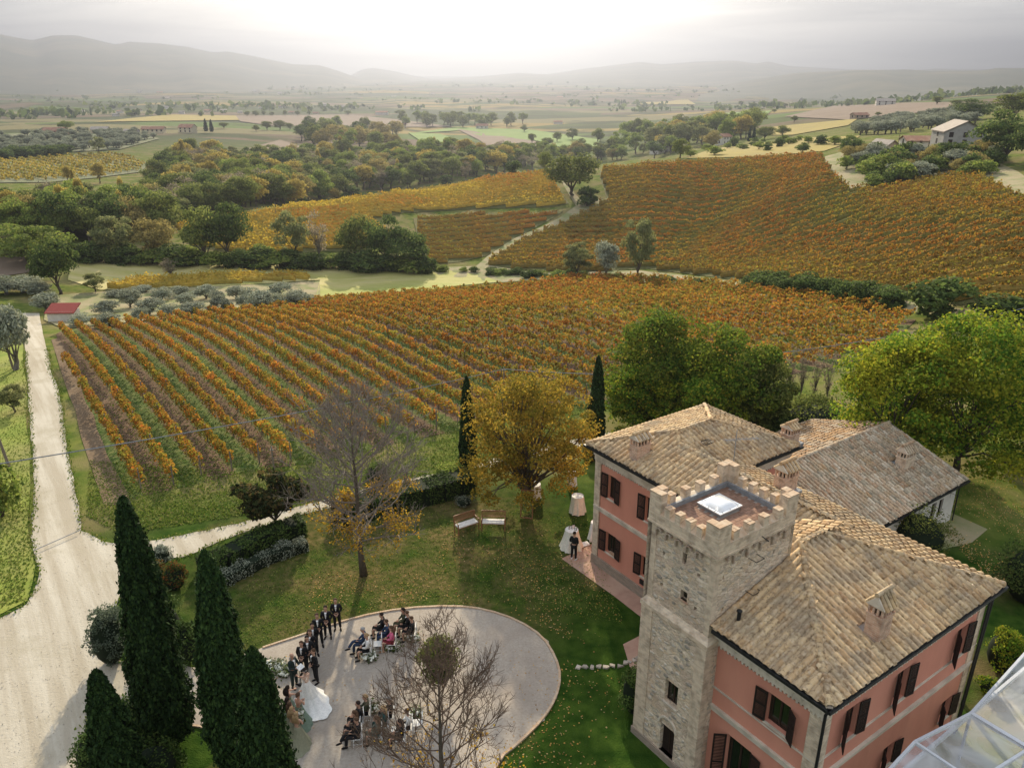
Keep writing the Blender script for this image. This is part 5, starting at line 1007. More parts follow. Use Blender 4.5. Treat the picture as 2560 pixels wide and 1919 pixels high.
# larger stones that stand a little proud of the mortar
mat('wall_stone', (.50,.42,.31), (.38,.35,.30), 6, .95, .02, 25, rnd=.35)
SM = []
for k in range(6):
    rg_ = np.random.default_rng(k); aa = np.linspace(0, 6.28, 9)[:-1]+rg_.normal(0, .15, 8); rr = rg_.uniform(.75, 1.1, 8); V = [(math.cos(t_)*q_*.11, 0, math.sin(t_)*q_*.055) for t_, q_ in zip(aa, rr)]; V2 = [(x*.82, -.03, z*.82) for x, y, z in V]
    SM.append(MB().add(V+V2, [tuple(range(15, 7, -1))]+[((j+1) % 8, j, j+8, (j+1) % 8+8) for j in range(8)]).mesh('wall_stone', 'wall_stone'))
rg_ = np.random.default_rng(77); placed = []
for fr, s0_, s1_, z0_, z1_, holes_, n_ in ((FT, 14.8, 16.75, .5, 6.0, DOOR+LW, 62), (FT2, 14.7, 16.95, 6.7, 9.2, UPW, 34), (FTS2, 18.6, 21.9, 7.3, 9.2, SPW, 40)):
    k = 0; tr_ = 0
    while k < n_ and tr_ < 3000:
        tr_ += 1; a_ = rg_.uniform(s0_, s1_); z_ = rg_.uniform(z0_, z1_)
        if any(h[0]-.16 < a_ < h[1]+.16 and h[2]-.12 < z_ < h[3]+.12 for h in holes_): continue
        if any(f is fr and abs(a_-x_) < .24 and abs(z_-y_) < .13 for f, x_, y_ in placed): continue
        placed.append((fr, a_, z_)); o = link(SM[k % 6], 'wall_stone', tower, None, (AZV+math.pi/2 if fr.k == 'v' else AZV)*-1); o.location = np.array(fr(a_, .004, z_))-np.array(tower.location); o.rotation_euler = (0, rg_.normal(0, .12), (-AZV-math.pi/2) if fr.k == 'v' else -AZV+math.pi); o.scale = (rg_.uniform(.7, 1.5), 1, rg_.uniform(.7, 1.5)); k += 1
# parapet, corbel arches, merlons
q = MB(); q.k = 0
for lo, hi in (((TU0,TV0,9.72),(TU1,TV0+.28,10.2)),((TU0,TV0+.28,9.72),(TU0+.28,TV1-.28,10.2)),((TU1-.28,TV0+.28,9.72),(TU1,TV1-.28,10.2)),((TU0,TV1-.28,9.72),(TU1,TV1,10.2))): q.box(lo, hi, fr=lambda a_,b2,z: UV(a_,b2,z))
par = part(q, 'parapet', 'brick_courses', tower)
q = MB(); fbox(q, FT, TU0-.02, TU1+.02, .0, .025, 9.72, 9.8); fbox(q, FTS, TV0-.02, TV1, .0, .025, 9.72, 9.8); part(q, 'parapet_band', 'brick_courses', tower)
def arch_niche(fr, c, z, w=.15):
    """dark half-round hollow under the parapet with a small corbel below it"""
    m_ = MB(); a_ = np.linspace(0, math.pi, 7); o = [fr(c+w*math.cos(t)*.62, .118, z-.16+w*math.sin(t)) for t in a_]; i_ = [fr(c+w*math.cos(t)*.62, .02, z-.16+w*math.sin(t)) for t in a_]
    m_.add([*o, *i_, fr(c, .02, z-.36)], [tuple([*range(7, 14), 14])]+[(j, j+1, j+8, j+7) for j in range(6)]); return m_
for c in (16.89,16.43,15.96,15.49,15.03):
    f_ = Face('v', TV0+.12); m_ = MB(); aa = np.linspace(0, math.pi, 9)
    # ring of bricks standing proud round a hollow
    for j in range(8):
        t0, t1 = aa[j], aa[j+1]; pr = [(.15,t0),(.15,t1),(.095,t1),(.095,t0)]; lo_ = [f_(c+r_*math.cos(t_), .0, 9.5+r_*math.sin(t_)) for r_, t_ in pr]; hi_ = [f_(c+r_*math.cos(t_), .125, 9.5+r_*math.sin(t_)) for r_, t_ in pr]
        m_.add(lo_+hi_, [(0,1,2,3),(7,6,5,4),(0,4,5,1),(1,5,6,2),(2,6,7,3),(3,7,4,0)])
    fbox(m_, f_, c+.095, c+.15, .0, .12, 9.3, 9.5); part(m_, 'corbel_arch', 'brick_pale', tower)
for c in (18.87,19.56,20.24,20.9,21.55):
    f_ = Face('u', TU0+.1); m_ = MB(); aa = np.linspace(0, math.pi, 9)
    for j in range(8):
        t0, t1 = aa[j], aa[j+1]; pr = [(.2,t0),(.2,t1),(.13,t1),(.13,t0)]; lo_ = [f_(c+r_*math.cos(t_), .0, 9.5+r_*math.sin(t_)) for r_, t_ in pr]; hi_ = [f_(c+r_*math.cos(t_), .1, 9.5+r_*math.sin(t_)) for r_, t_ in pr]
        m_.add(lo_+hi_, [(0,1,2,3),(7,6,5,4),(0,4,5,1),(1,5,6,2),(2,6,7,3),(3,7,4,0)])
    fbox(m_, f_, c+.13, c+.2, .0, .1, 9.25, 9.5); part(m_, 'corbel_arch', 'brick_pale', tower)
def merlon(u, v, su, sv, z1, cap='brick_top'):
    m_ = MB(); m_.box((u-su/2, v-sv/2, 10.2), (u+su/2, v+sv/2, z1-.05), fr=lambda a_,b2,z: UV(a_,b2,z)); o = part(m_, 'merlon', 'brick_courses', tower)
    c_ = MB(); k = 2
    for i in range(k):
        for j in range(k):
            c_.box((u-su/2-.015+(su+.03)*i/k+.004, v-sv/2-.015+(sv+.03)*j/k+.004, z1-.05), (u-su/2-.015+(su+.03)*(i+1)/k-.004, v-sv/2-.015+(sv+.03)*(j+1)/k-.004, z1+rng.uniform(-.008,.008)), fr=lambda a_,b2,z: UV(a_,b2,z))
    c_.build('capping_brick', cap, o)
def wedge(p0, p1, p2, p3):
    pass
MZ = 10.57
for i in range(4):
    u = 16.55-i*.49; merlon(u, TV0+.14, .23, .26, MZ); merlon(u, TV1-.14, .23, .26, MZ)
    v = 19.0+i*.76; merlon(TU0+.14, v, .26, .27, MZ); merlon(TU1-.14, v, .26, .27, MZ)
for i in range(5):
    u = 16.80-i*.49; m_ = MB(); m_.add([UV(u-.12,TV0-.01,10.19),UV(u+.12,TV0-.01,10.19),UV(u+.12,TV0+.26,10.21),UV(u-.12,TV0+.26,10.21),UV(u-.12,TV0+.26,10.38),UV(u+.12,TV0+.26,10.38)], [(0,1,5,4),(0,4,3),(1,2,5),(2,3,4,5)]); part(m_, 'embrasure_tile', 'brick_top', tower)
    v = 18.62+i*.76; m_ = MB(); m_.add([UV(TU0-.01,v-.2,10.19),UV(TU0-.01,v+.2,10.19),UV(TU0+.26,v+.2,10.21),UV(TU0+.26,v-.2,10.21),UV(TU0+.26,v-.2,10.38),UV(TU0+.26,v+.2,10.38)], [(0,1,5,4),(0,4,3),(1,2,5),(2,3,4,5)]); part(m_, 'embrasure_tile', 'brick_top', tower)
for (cu, cv) in ((TU0,TV0),(TU1,TV0),(TU0,TV1),(TU1,TV1)):
    su = 1 if cu == TU0 else -1; sv_s = 1 if cv == TV0 else -1; zt = 10.95
    x0, x1 = sorted((cu, cu+su*.55)); y0, y1 = sorted((cv, cv+sv_s*.28)); x2, x3 = sorted((cu, cu+su*.28)); y2, y3 = sorted((cv+sv_s*.28, cv+sv_s*.6))
    m_ = MB(); m_.box((x0,y0,10.2),(x1,y1,zt-.05), fr=lambda a_,b2,z: UV(a_,b2,z)); m_.box((x2,y2,10.2),(x3,y3,zt-.05), fr=lambda a_,b2,z: UV(a_,b2,z)); o = part(m_, 'corner_merlon', 'brick_courses', tower)
    c_ = MB()
    for i in range(4): c_.box((x0-.012+(x1-x0+.024)*i/4+.003,y0-.012,zt-.05),(x0-.012+(x1-x0+.024)*(i+1)/4-.003,y1+.006,zt+rng.uniform(-.01,.01)), fr=lambda a_,b2,z: UV(a_,b2,z))
    for i in range(2): c_.box((x2-.012,y2+(y3-y2)*i/2+.008,zt-.05),(x3+.012,y2+(y3-y2)*(i+1)/2,zt+rng.uniform(-.01,.01)), fr=lambda a_,b2,z: UV(a_,b2,z))
    c_.build('capping_brick', 'brick_top', o)
# terrace of clay tiles, lead kerb, skylight
q = MB(); q.box((TU0+.28,TV0+.28,9.8),(TU1-.28,TV1-.28,10.035), fr=lambda a_,b2,z: UV(a_,b2,z)); fl = part(q, 'terrace_floor', 'terrace_joint', tower)
tm = MB().box((-.068,-.138,0),(.068,.138,.02), fr=lambda a_,b2,z: tuple(a_*UA+b2*VA+np.array([0,0,z]))).mesh('floor_tile', 'terrace_tile')
cnt = 0; r_ = 0; u = TU0+.40
while u < TU1-.36:
    v = TV0+.44+(.14 if r_ % 2 else 0)
    while v < TV1-.42:
        if not (15.6 < u < 16.7 and 19.75 < v < 20.95) and cnt < 299:
            link(tm, 'floor_tile', fl, tuple(np.array(UV(u, v, 10.028))+np.array([0,0,rng.uniform(0,.008)]))); cnt += 1
        v += .285
    u += .146; r_ += 1
q = MB()
for lo, hi in (((TU0+.28,TV1-.36,10.03),(TU1-.28,TV1-.28,10.24)),((TU1-.36,TV0+.28,10.03),(TU1-.28,TV1-.36,10.24))): q.box(lo, hi, fr=lambda a_,b2,z: UV(a_,b2,z))
part(q, 'lead_kerb', 'lead', tower)
sk = root_at('skylight', 16.15, 20.35, 'square white domed skylight in the middle of the tower terrace', 'skylight'); sk.location.z = 10.04
q = MB(); q.box((15.66,19.82,10.04),(16.66,20.9,10.17), fr=lambda a_,b2,z: UV(a_,b2,z)); part(q, 'kerb', 'lead', sk)
q = MB(); q.box((15.62,19.78,10.172),(16.7,20.94,10.21), fr=lambda a_,b2,z: UV(a_,b2,z)); fm = part(q, 'frame', 'dome', sk)
nn = 9; V = []; Fc = []
for i in range(nn):
    for j in range(nn):
        a_, b2 = i/(nn-1)*2-1, j/(nn-1)*2-1; V.append(UV(16.16+a_*.46, 20.36+b2*.5, 10.212+.14*(1-a_**4)*(1-b2**4)))
for i in range(nn-1):
    for j in range(nn-1): Fc.append((i*nn+j, (i+1)*nn+j, (i+1)*nn+j+1, i*nn+j+1))
part(MB().add(V, Fc), 'dome', 'dome', sk, smooth=True)
for a_, b2 in [(15.67,19.95),(15.67,20.35),(15.67,20.75),(15.9,19.82),(16.2,19.82),(16.5,19.82)]: MB().lathe([(.018,0),(.018,.012)], 8, UV(a_, b2, 10.21)).build('screw', 'metal_dark', fm)
# tower openings
window(FT, *LW[0], tower, ((0,0),(0,0)), depth=.18)
q = MB(); fbox(q, FT, 15.3, 16.0, -.22, -.18, .28, 1.62); dr = part(q, 'door', 'shutter', tower); q = MB(); fbox(q, FT, 15.63, 15.67, -.18, -.16, .3, 1.6); q.build('door_bead', 'window_frame', dr); q = MB(); fbox(q, FT, 15.25, 16.05, -.18, .06, .2, .28); q.build('threshold', 'stucco_trim', dr)
def ringarch(fr, c, z, r0, r1, d0, d1, n=14, a0=0, a1=math.pi):
    m_ = MB(); aa = np.linspace(a0, a1, n+1)
    for j in range(n):
        pr = [(r1,aa[j]),(r1,aa[j+1]),(r0,aa[j+1]),(r0,aa[j])]; lo_ = [fr(c+r_*math.cos(t_), d0, z+r_*math.sin(t_)) for r_, t_ in pr]; hi_ = [fr(c+r_*math.cos(t_), d1, z+r_*math.sin(t_)) for r_, t_ in pr]
        m_.add(lo_+hi_, [(0,1,2,3),(7,6,5,4),(0,4,5,1),(1,5,6,2),(2,6,7,3),(3,7,4,0)])
    return m_
part(ringarch(FT, 15.65, 1.62, .35, .40, 0, .035), 'door_arch', 'brick_pale', tower); part(ringarch(FT, 15.65, 1.62, .40, .47, 0, .06), 'arch_moulding', 'stucco_trim', tower)
for a_ in UPW[:2]:
    q = MB(); fbox(q, FT2, a_[0]-.0, a_[1], -.2, -.17, a_[2], a_[3]); part(q, 'window', 'glass', tower)
q = MB(); fbox(q, FT2, 15.36, 15.78, -.1, .03, 7.27, 7.35); part(q, 'sill', 'brick_red', tower)
for (v0, z0) in ((19.9, 9.1), (19.95, 7.75)):
    b1 = [np.array(FTS2(v0,.0,z0)), np.array(FTS2(v0,.34,z0)), np.array(FTS2(v0+.42,.34,z0)), np.array(FTS2(v0+.42,.0,z0))]
    q = MB(); q.tube([b1[0], b1[1], b1[1]*.9+b1[2]*.1, b1[2]*.9+b1[1]*.1, b1[2], b1[3]], [.014]*6, 5); part(q, 'iron_bracket', 'metal_dark', tower)
q = MB(); q.tube([FTS(20.35,0,9.85), FTS(20.35,.3,9.8)], [.02,.02], 5); part(q, 'spout', 'metal_dark', tower)
ae = root_at('tv_aerial', 17.5, 22.6, 'television aerial on a thin mast behind the tower battlements', 'aerial'); q = MB(); q.tube([UV(17.5,22.6,7.5), UV(17.5,22.6,12.0)], [.02,.015], 5); part(q, 'mast', 'lead', ae)
q = MB(); a_ = np.array(UV(17.7,22.2,11.6)); b2 = np.array(UV(17.1,23.4,11.6)); q.tube([a_, b2], [.012,.012], 4)
for k in range(11): c_ = a_+(b2-a_)*k/10; q.tube([c_-UA*.16, c_+UA*.16], [.008,.008], 4)
part(q, 'boom', 'lead', ae)
# ------------------------------------------------------------------ outbuilding with the old lichen roof
ob_ = root_at('farm_outbuilding', 18.4, 44, 'low white outbuilding under an old grey and orange lichen-covered tile roof', 'outbuilding')
FO = Face('u', 18.55); q = MB(); wall(q, FO, 34.2, 44.3, 0, 2.75, [(41.75,42.25,.85,2.0),(42.55,43.0,.85,2.0)], .15)
q.add([UV(18.55,44.3,0),UV(28.2,44.3,0),UV(28.2,44.3,2.75),UV(23.4,44.3,4.3),UV(18.55,44.3,2.75)], [(0,1,2,3,4)]); q.add([UV(18.55,34.2,0),UV(28.2,34.2,0),UV(28.2,34.2,2.75),UV(23.4,34.2,4.3),UV(18.55,34.2,2.75)], [(4,3,2,1,0)]); part(q, 'wall', 'white_render', ob_)
for h_ in ((41.75,42.25,.85,2.0),(42.55,43.0,.85,2.0)): window(FO, *h_, ob_, ((0,0),(0,0)), depth=.1)
R5 = [Roof([(18.25,33.9),(23.4,33.9),(23.4,44.75),(18.25,44.75)], (0,1), (1,0), 2.78, .32, 18.25), Roof([(23.4,33.9),(28.55,33.9),(28.55,44.75),(23.4,44.75)], (0,1), (-1,0), 2.78, .32, -28.55)]
rb = MB()
for r_ in R5: rb.add([UV(p[0], p[1], r_.z(np.array(p))-.012) for p in r_.poly], [(0,1,2,3)])
ro = part(rb, 'roof', 'old_tile', ob_)
b_ = MB(); b_.add(CT_V, CT_F[:6]); b_.k = 1; b_.add(CT_V, CT_F[6:]); COVER = b_.mesh('roof_tile', ['old_tile', 'tile_lip_shade'], True)
tile_slope(R5[0], key='out', pitch=.26, jit=.015, skip=lambda m_: 20.2 < m_[0] < 20.95 and 41.3 < m_[1] < 42.4); tile_slope(R5[1], key='out2', pitch=.26, jit=.02)
flush_tiles('out', ro, ('old_tile', 'old_tile')); flush_tiles('out2', ro, ('lichen_tile', 'lichen_tile'), single=False)
ridge_tiles(ro, zz(23.4,33.9,4.43), zz(23.4,44.75,4.43), 'old_tile'); gutter(ob_, [(18.17,33.9,2.7),(18.17,44.8,2.7)])
chimney(ob_, 20.26, 41.35, 3.42, .6, .95, 4.15, 4.95, mt_='brick_courses', tilem='old_tile', along='u')
q = MB(); q.tube([UV(18.3,44.5,2.7), UV(18.45,44.38,2.4), UV(18.45,44.38,0)], [.04]*3, 6); part(q, 'downpipe', 'metal_dark', ob_)
q = MB(); q.tube([FO(43.7,0,2.1), FO(43.7,.5,2.1)], [.012,.012], 4); q.tube([FO(43.7,0,1.8), FO(43.7,0,2.15)], [.012,.012], 4); part(q, 'iron_bracket', 'metal_dark', ob_)
# patios round the houses
def uvpatch(name, poly, m_, layer): patch(name, [np.array(UV(*p))[:2] for p in poly], m_, layer, dens=.1)
uvpatch('patio', [(28.6,23.3),(28.75,25.6),(27.3,25.6),(27.3,24.6),(17.2,24.6),(17.2,22.4),(21.0,22.4),(22.4,23.35),(24.5,23.4)], 'patio', 2)
uvpatch('patio_step', [(21.5,21.3),(21.5,22.6),(20.0,22.6),(20.0,20.4)], 'patio', 3)
uvpatch('outbuilding_terrace', [(16.6,43.0),(16.8,45.2),(19.5,45.2),(19.5,39.5),(17.6,39.5)], 'track', 2)
uvpatch('side_terrace', [(3,28.5),(3,32.5),(10.2,33.0),(10.2,27.6),(10.2,18.6),(3,18.6)], 'track', 2)
# ------------------------------------------------------------------ garden trees near the villa, each grown for its place
def height_at(P, px, py):
    d = ray(px, py); hh = math.hypot(d[0], d[1]); return H+d[2]/hh*math.hypot(P[0], P[1])-P[2]
def big_tree(name, px, py, top, wpx, leafm, label, seed, n=16000, ls=.15, ncl=60, clr=.16, z0=.12, shape='round', aspect=1.4, barkm='bark', nlimb=26, group=None):
    rg = np.random.default_rng(seed); P = hit(px, py); h_ = height_at(P, px, top); w_ = px_h(P+np.array([0,0,h_*.5]), wpx)
    root = empty(name, tuple(P), 0, label, 'tree', group); Q, N, C = crown(n, ncl, ls, rg, rx=.5, z0=z0, clr=clr, shape=shape, shell=.5); S = np.array([w_, w_, h_])
    link(quads_mesh('crown', leafquads(Q*S, ls, nrm=N, aspect=aspect, rg=rg), leafm), 'crown', root)
    mb = MB(); limbs(mb, C[rg.permutation(ncl)[:nlimb]], rg, r0=.022, hsplit=max(z0, .15)); mb.v = [v*S*np.array([1,1,1]) for v in mb.v]; mb.build('trunk', barkm, root, smooth=True); return root
big_tree('linden_tree', 1320, 1270, 925, 362, 'leaf_linden', 'golden yellow linden with a wide crown in front of the villa corner', 3, n=30000, ls=.105, ncl=190, clr=.09, z0=.10, nlimb=60, shape='full')
big_tree('ash_tree', 1645, 1070, 780, 285, 'leaf_ash', 'tall dark green ash behind the roof of the far villa wing, left of the twin', 4, n=26000, ls=.14, ncl=75, z0=-.05, shape='full')
big_tree('ash_tree', 1800, 1078, 803, 290, 'leaf_ash', 'tall green ash behind the villa roof, right of the tallest one', 5, n=26000, ls=.14, ncl=75, z0=-.05, shape='full')
big_tree('ash_tree', 1592, 1090, 893, 185, 'leaf_maple', 'smaller light green ash just right of the dark cypress behind the villa', 6, n=15000, ls=.13, z0=-.05, shape='full')
big_tree('ash_tree', 1738, 1105, 880, 220, 'leaf_maple', 'yellow-green ash right behind the ridge of the far villa wing', 7, n=17000, ls=.13, z0=-.05, shape='full')
big_tree('ash_tree', 1885, 1085, 872, 190, 'leaf_oak', 'dark green tree between the ashes and the leafless saplings', 8, n=15000, ls=.14, z0=-.05, shape='full')
big_tree('maple_tree', 2215, 1175, 790, 310, 'leaf_maple', 'left part of the huge yellow-green trees behind the old tile roof', 9, n=26000, ls=.145, ncl=90, z0=-.08, shape='full')
big_tree('maple_tree', 2385, 1185, 752, 385, 'leaf_maple', 'tallest of the yellow-green trees behind the outbuilding', 10, n=32000, ls=.145, ncl=100, z0=-.08, shape='full')
big_tree('maple_tree', 2560, 1165, 800, 300, 'leaf_ash', 'green tree cut by the right edge behind the outbuilding', 11, n=24000, ls=.145, z0=-.08, shape='full')
for i, q_ in enumerate([(1965,1010,842,50),(1998,1012,836,46),(2030,1010,850,50),(2062,1015,846,46)]): big_tree('sapling', *q_, 'leaf_grey', 'thin leafless sapling between the two groups of big trees, %s from the left' % ordinal(i), 20+i, n=500, ls=.08, ncl=40, clr=.08, shape='vase', barkm='bark_grey', nlimb=40, group='bare saplings')
big_tree('magnolia_tree', 690, 1322, 1172, 185, 'leaf_magnolia', 'dark-leaved magnolia between the gravel lane and the hedge', 30, n=4200, ls=.17, ncl=44, clr=.14, z0=.22, aspect=1.9, nlimb=40)
def cypress(px, py, top, wpx, label, seed, n, size):
    P = hit(px, py); h_ = height_at(P, px if top > 1300 else px, top); w_ = px_h(P+np.array([0,0,h_*.35]), wpx)/2; root = empty('cypress_tree', tuple(P), 0, label, 'cypress', 'dark columnar cypresses of the garden')
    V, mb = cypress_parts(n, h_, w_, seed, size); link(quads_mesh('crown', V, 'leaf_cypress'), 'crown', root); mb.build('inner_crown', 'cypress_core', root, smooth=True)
    MB().tube([(0,0,-.1),(0,0,h_*.3)], [.14,.1], 7).build('trunk', 'bark', root); return root
def cyp_xy(tx, ty, by): return tx+(PX0-tx)*(by-ty)/(PY0+F/math.tan(PITCH)-ty), by
for tx, ty, by, w_, lb, n_, sz in [(302,1222,1855,136,'tallest dark cypress, left of centre above the round grey bush',27000,.09),(508,1365,1915,136,'second tall cypress, between the tallest one and the wedding party',26000,.09),
        (627,1608,2130,150,'cypress at the bottom edge nearest the bridesmaids',27000,.08),(233,1655,2030,128,'cypress at the lower left among clipped hedges',22000,.085),
        (1166,946,1175,43,'slim cypress left of the golden linden',7000,.13),(1497,894,1112,43,'slim cypress at the far corner of the villa',7000,.13)]:
    bx, by = cyp_xy(tx, ty, by); P = hit(bx, by); d = ray(tx, ty); hh = math.hypot(d[0], d[1]); root = cypress(bx, by, ty, w_, lb, int(tx), n_, sz)
mat('twig_grey', (.17,.145,.12), (.24,.20,.165), 9, .95)
# bare trees: recursive branching
def bare_tree(name, P, h_, rad, label, seed, leaf=None, nleaf=0, lo=.22, lvl=4, cat='tree', zleaf=(.15,.6), leafsize=.1, barkm='twig', nb=30, trunkr=.11, up=.55, tk_=.40):
    rg = np.random.default_rng(seed); root = empty(name, tuple(P), 0, label, cat); tk = MB(); br = MB(); tips = []
    tz = np.linspace(0, h_*.93, 9); tr = np.stack([rg.normal(0, .035, 9).cumsum(), rg.normal(0, .035, 9).cumsum(), tz], 1); tr[0,:2] = 0; rr = trunkr*np.array([1.5,1.02,.92,.8,.66,.5,.36,.22,.1]); tk.tube(tr, rr, 9)
    def grow(p, d, L, r, k):
        n = 4 if k > 0 else 3; pts = [p]; dd = d.copy()
        for i in range(n): dd = dd+rg.normal(0, .13, 3)+np.array([0,0,.06]); dd /= np.linalg.norm(dd); pts.append(pts[-1]+dd*L/n)
        br.tube(pts, np.linspace(r, r*.35, n+1), 4 if k > 1 else 3, cap=False); tips.extend(pts[1:])
        if k == 0: return
        m_ = (5 if k >= 3 else 5)
        for j in range(m_):
            t = rg.uniform(.3, 1.0); i = min(int(t*n), n-1); q = pts[i]+(pts[i+1]-pts[i])*(t*n-i); nd = dd+rg.normal(0, .55, 3)+np.array([0,0,.12]); nd /= np.linalg.norm(nd); grow(q, nd, L*rg.uniform(.42, .66)*(1.1-.3*t), max(r*.55, .007), k-1)
    for b in range(nb):
        t = lo+(1-lo)*(b+rg.random())/nb*.92; a_ = b*2.4+rg.normal(0, .3); z = t*h_; p = np.array([np.interp(z, tz, tr[:,0]), np.interp(z, tz, tr[:,1]), z]); tq = (t-lo)/(1-lo); el = up+.75*t; Lb = rad*(.62+.62*math.sin(math.pi*min(1, tq*.95+.12))*(1-.35*tq))*rg.uniform(.75, 1.05)*.86
        grow(p, np.array([math.cos(a_)*math.cos(el), math.sin(a_)*math.cos(el), math.sin(el)]), Lb, trunkr*tk_*(1.1-t*.6), lvl-1)
    tk.build('trunk', 'bark', root, smooth=True); br.build('branches', barkm, root)
    if leaf:
        T = np.array(tips); T = T[(T[:,2] > zleaf[0]*h_) & (T[:,2] < zleaf[1]*h_)]; w = rg.random(len(T))
        C = T[rg.integers(0, len(T), nleaf)]; k_ = (np.sin(C[:,0]*1.7+seed)+np.sin(C[:,1]*2.1)+np.sin(C[:,2]*1.9)) > -.3; C = C[k_]+rg.normal(0, .13, (k_.sum(), 3)); link(quads_mesh('leaves', leafquads(C, leafsize, rg=rg, aspect=1.1), leaf), 'leaves', root)
    return root
P = hit(909, 1437); bare_tree('lime_tree', P, height_at(P, 860, 1015), 3.7, 'tall half-bare tree with yellow leaves left on its low branches, on the lawn', 5, 'leaf_yellow', 5200, lo=.2, nb=46, zleaf=(.12,.5), leafsize=.085, trunkr=.15, up=.22, barkm='twig_grey')
P = hit(1115, 2150); bare_tree('lime_tree', P, height_at(P, 1100, 1640), 2.75, 'leafless brown tree at the bottom edge in front of the seated guests', 9, 'leaf_yellow', 1300, lo=.16, nb=40, zleaf=(.1,.55), leafsize=.075, trunkr=.12, up=.30, tk_=.30)
# bushes and hedges
def bush(px, py, top, wpx, leafm, label, seed, n=2600, ls=.09, ncl=26, clr=.26, name='bush', z0=-.12, cat='bush', flat=1):
    rg = np.random.default_rng(seed); P = hit(px, py); h_ = height_at(P, px, top); w_ = px_h(P, wpx); root = empty(name, tuple(P), 0, label, cat)
    Q, N, C = crown(n, ncl, ls, rg, rx=.5, z0=z0, clr=clr, shell=.62); S = np.array([w_, w_, h_]); link(quads_mesh('foliage', leafquads(Q*S, ls, nrm=N, rg=rg), leafm), 'foliage', root)
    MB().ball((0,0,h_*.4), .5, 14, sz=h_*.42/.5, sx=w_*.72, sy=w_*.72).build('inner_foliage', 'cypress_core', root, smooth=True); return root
bush(1103, 1738, 1590, 112, 'leaf_oak', 'round green topiary tree growing in the gravel court', 41, n=6500, ls=.07, ncl=44, clr=.2, z0=.15, name='topiary_tree', cat='tree')
for o_t in COL.objects['topiary_tree'].children:
    if o_t.name.startswith('inner'): o_t.scale = (.75,.75,.7); o_t.location.z += .75
bush(282, 1652, 1496, 105, 'leaf_bluegreen', 'big rounded blue-grey bush left of the tallest cypress', 42, n=6500, ls=.06, ncl=60, clr=.16)
bush(462, 1655, 1545, 100, 'leaf_hedge', 'clipped green bush between the two tall cypresses', 43, n=5500, ls=.07, ncl=50, clr=.18); bush(425, 1610, 1490, 90, 'leaf_hedge', 'dark bush behind the clipped one between the tall cypresses', 44, n=4500, ls=.07)
for i, q_ in enumerate([(330,1835,1745,130),(365,1895,1790,120),(395,1960,1850,140),(245,1925,1815,110),(290,1980,1880,130)]): bush(*q_, 'leaf_hedge', ['clipped hedge bush right of the lowest left cypress, farthest back','variegated hedge bush below the tallest cypress','hedge bush at the bottom edge under the tallest cypress','dark hedge bush left of the lower left cypress','hedge bush at the bottom edge by the lower left cypress'][i], 50+i, n=5200, ls=.065, ncl=44, clr=.2)
bush(1585, 1778, 1652, 85, 'leaf_hedge', 'dark bush against the left foot of the tower', 60, n=5000, ls=.06); bush(945, 1242, 1146, 78, 'leaf_dark', 'dark conifer bush behind the half-bare tree', 61, n=4500, ls=.08); bush(1128, 1210, 1158, 78, 'leaf_mid', 'bright green shrub beside the slim cypress by the lane', 62, n=3500, ls=.08)
bush(2285, 1385, 1268, 165, 'leaf_oak', 'spreading dark shrub in front of the white outbuilding', 63, n=6500, ls=.07); bush(2040, 1085, 998, 205, 'leaf_oak', 'ivy-covered arbour behind the orange lichen roof', 64, n=6500, ls=.12); bush(1955, 1100, 1035, 110, 'leaf_dark', 'dark bush left of the ivy-covered arbour', 65, n=4200, ls=.12)
bush(2500, 1672, 1560, 105, 'leaf_maple', 'yellow-green bush beside the small tiled porch at the right', 66, n=4200, ls=.07); bush(2560, 1500, 1340, 150, 'leaf_dark', 'dark shrub at the right edge of the lawn', 67, n=5200, ls=.09); bush(2470, 1730, 1690, 60, 'leaf_maple', 'low leafy plant by the corner of the pink wall', 68, n=1500, ls=.06)
bush(385, 1462, 1400, 66, 'leaf_photinia', 'red-tipped photinia bush at the near end of the dark hedge', 69, n=3200, ls=.07); bush(440, 1470, 1402, 70, 'leaf_photinia', 'green and red photinia bush next to the silver hedge', 70, n=3200, ls=.07); bush(405, 1408, 1360, 60, 'leaf_silver', 'feathery grey rosemary bush at the edge of the lane', 71, n=1800, ls=.06); bush(1160, 1262, 1240, 50, 'leaf_silver', 'low grey lavender tuft left of the two benches', 72, n=900, ls=.05)
bush(1478, 1150, 1100, 60, 'leaf_dark', 'dark bush under the slim cypress at the villa corner', 73, n=2600, ls=.08)
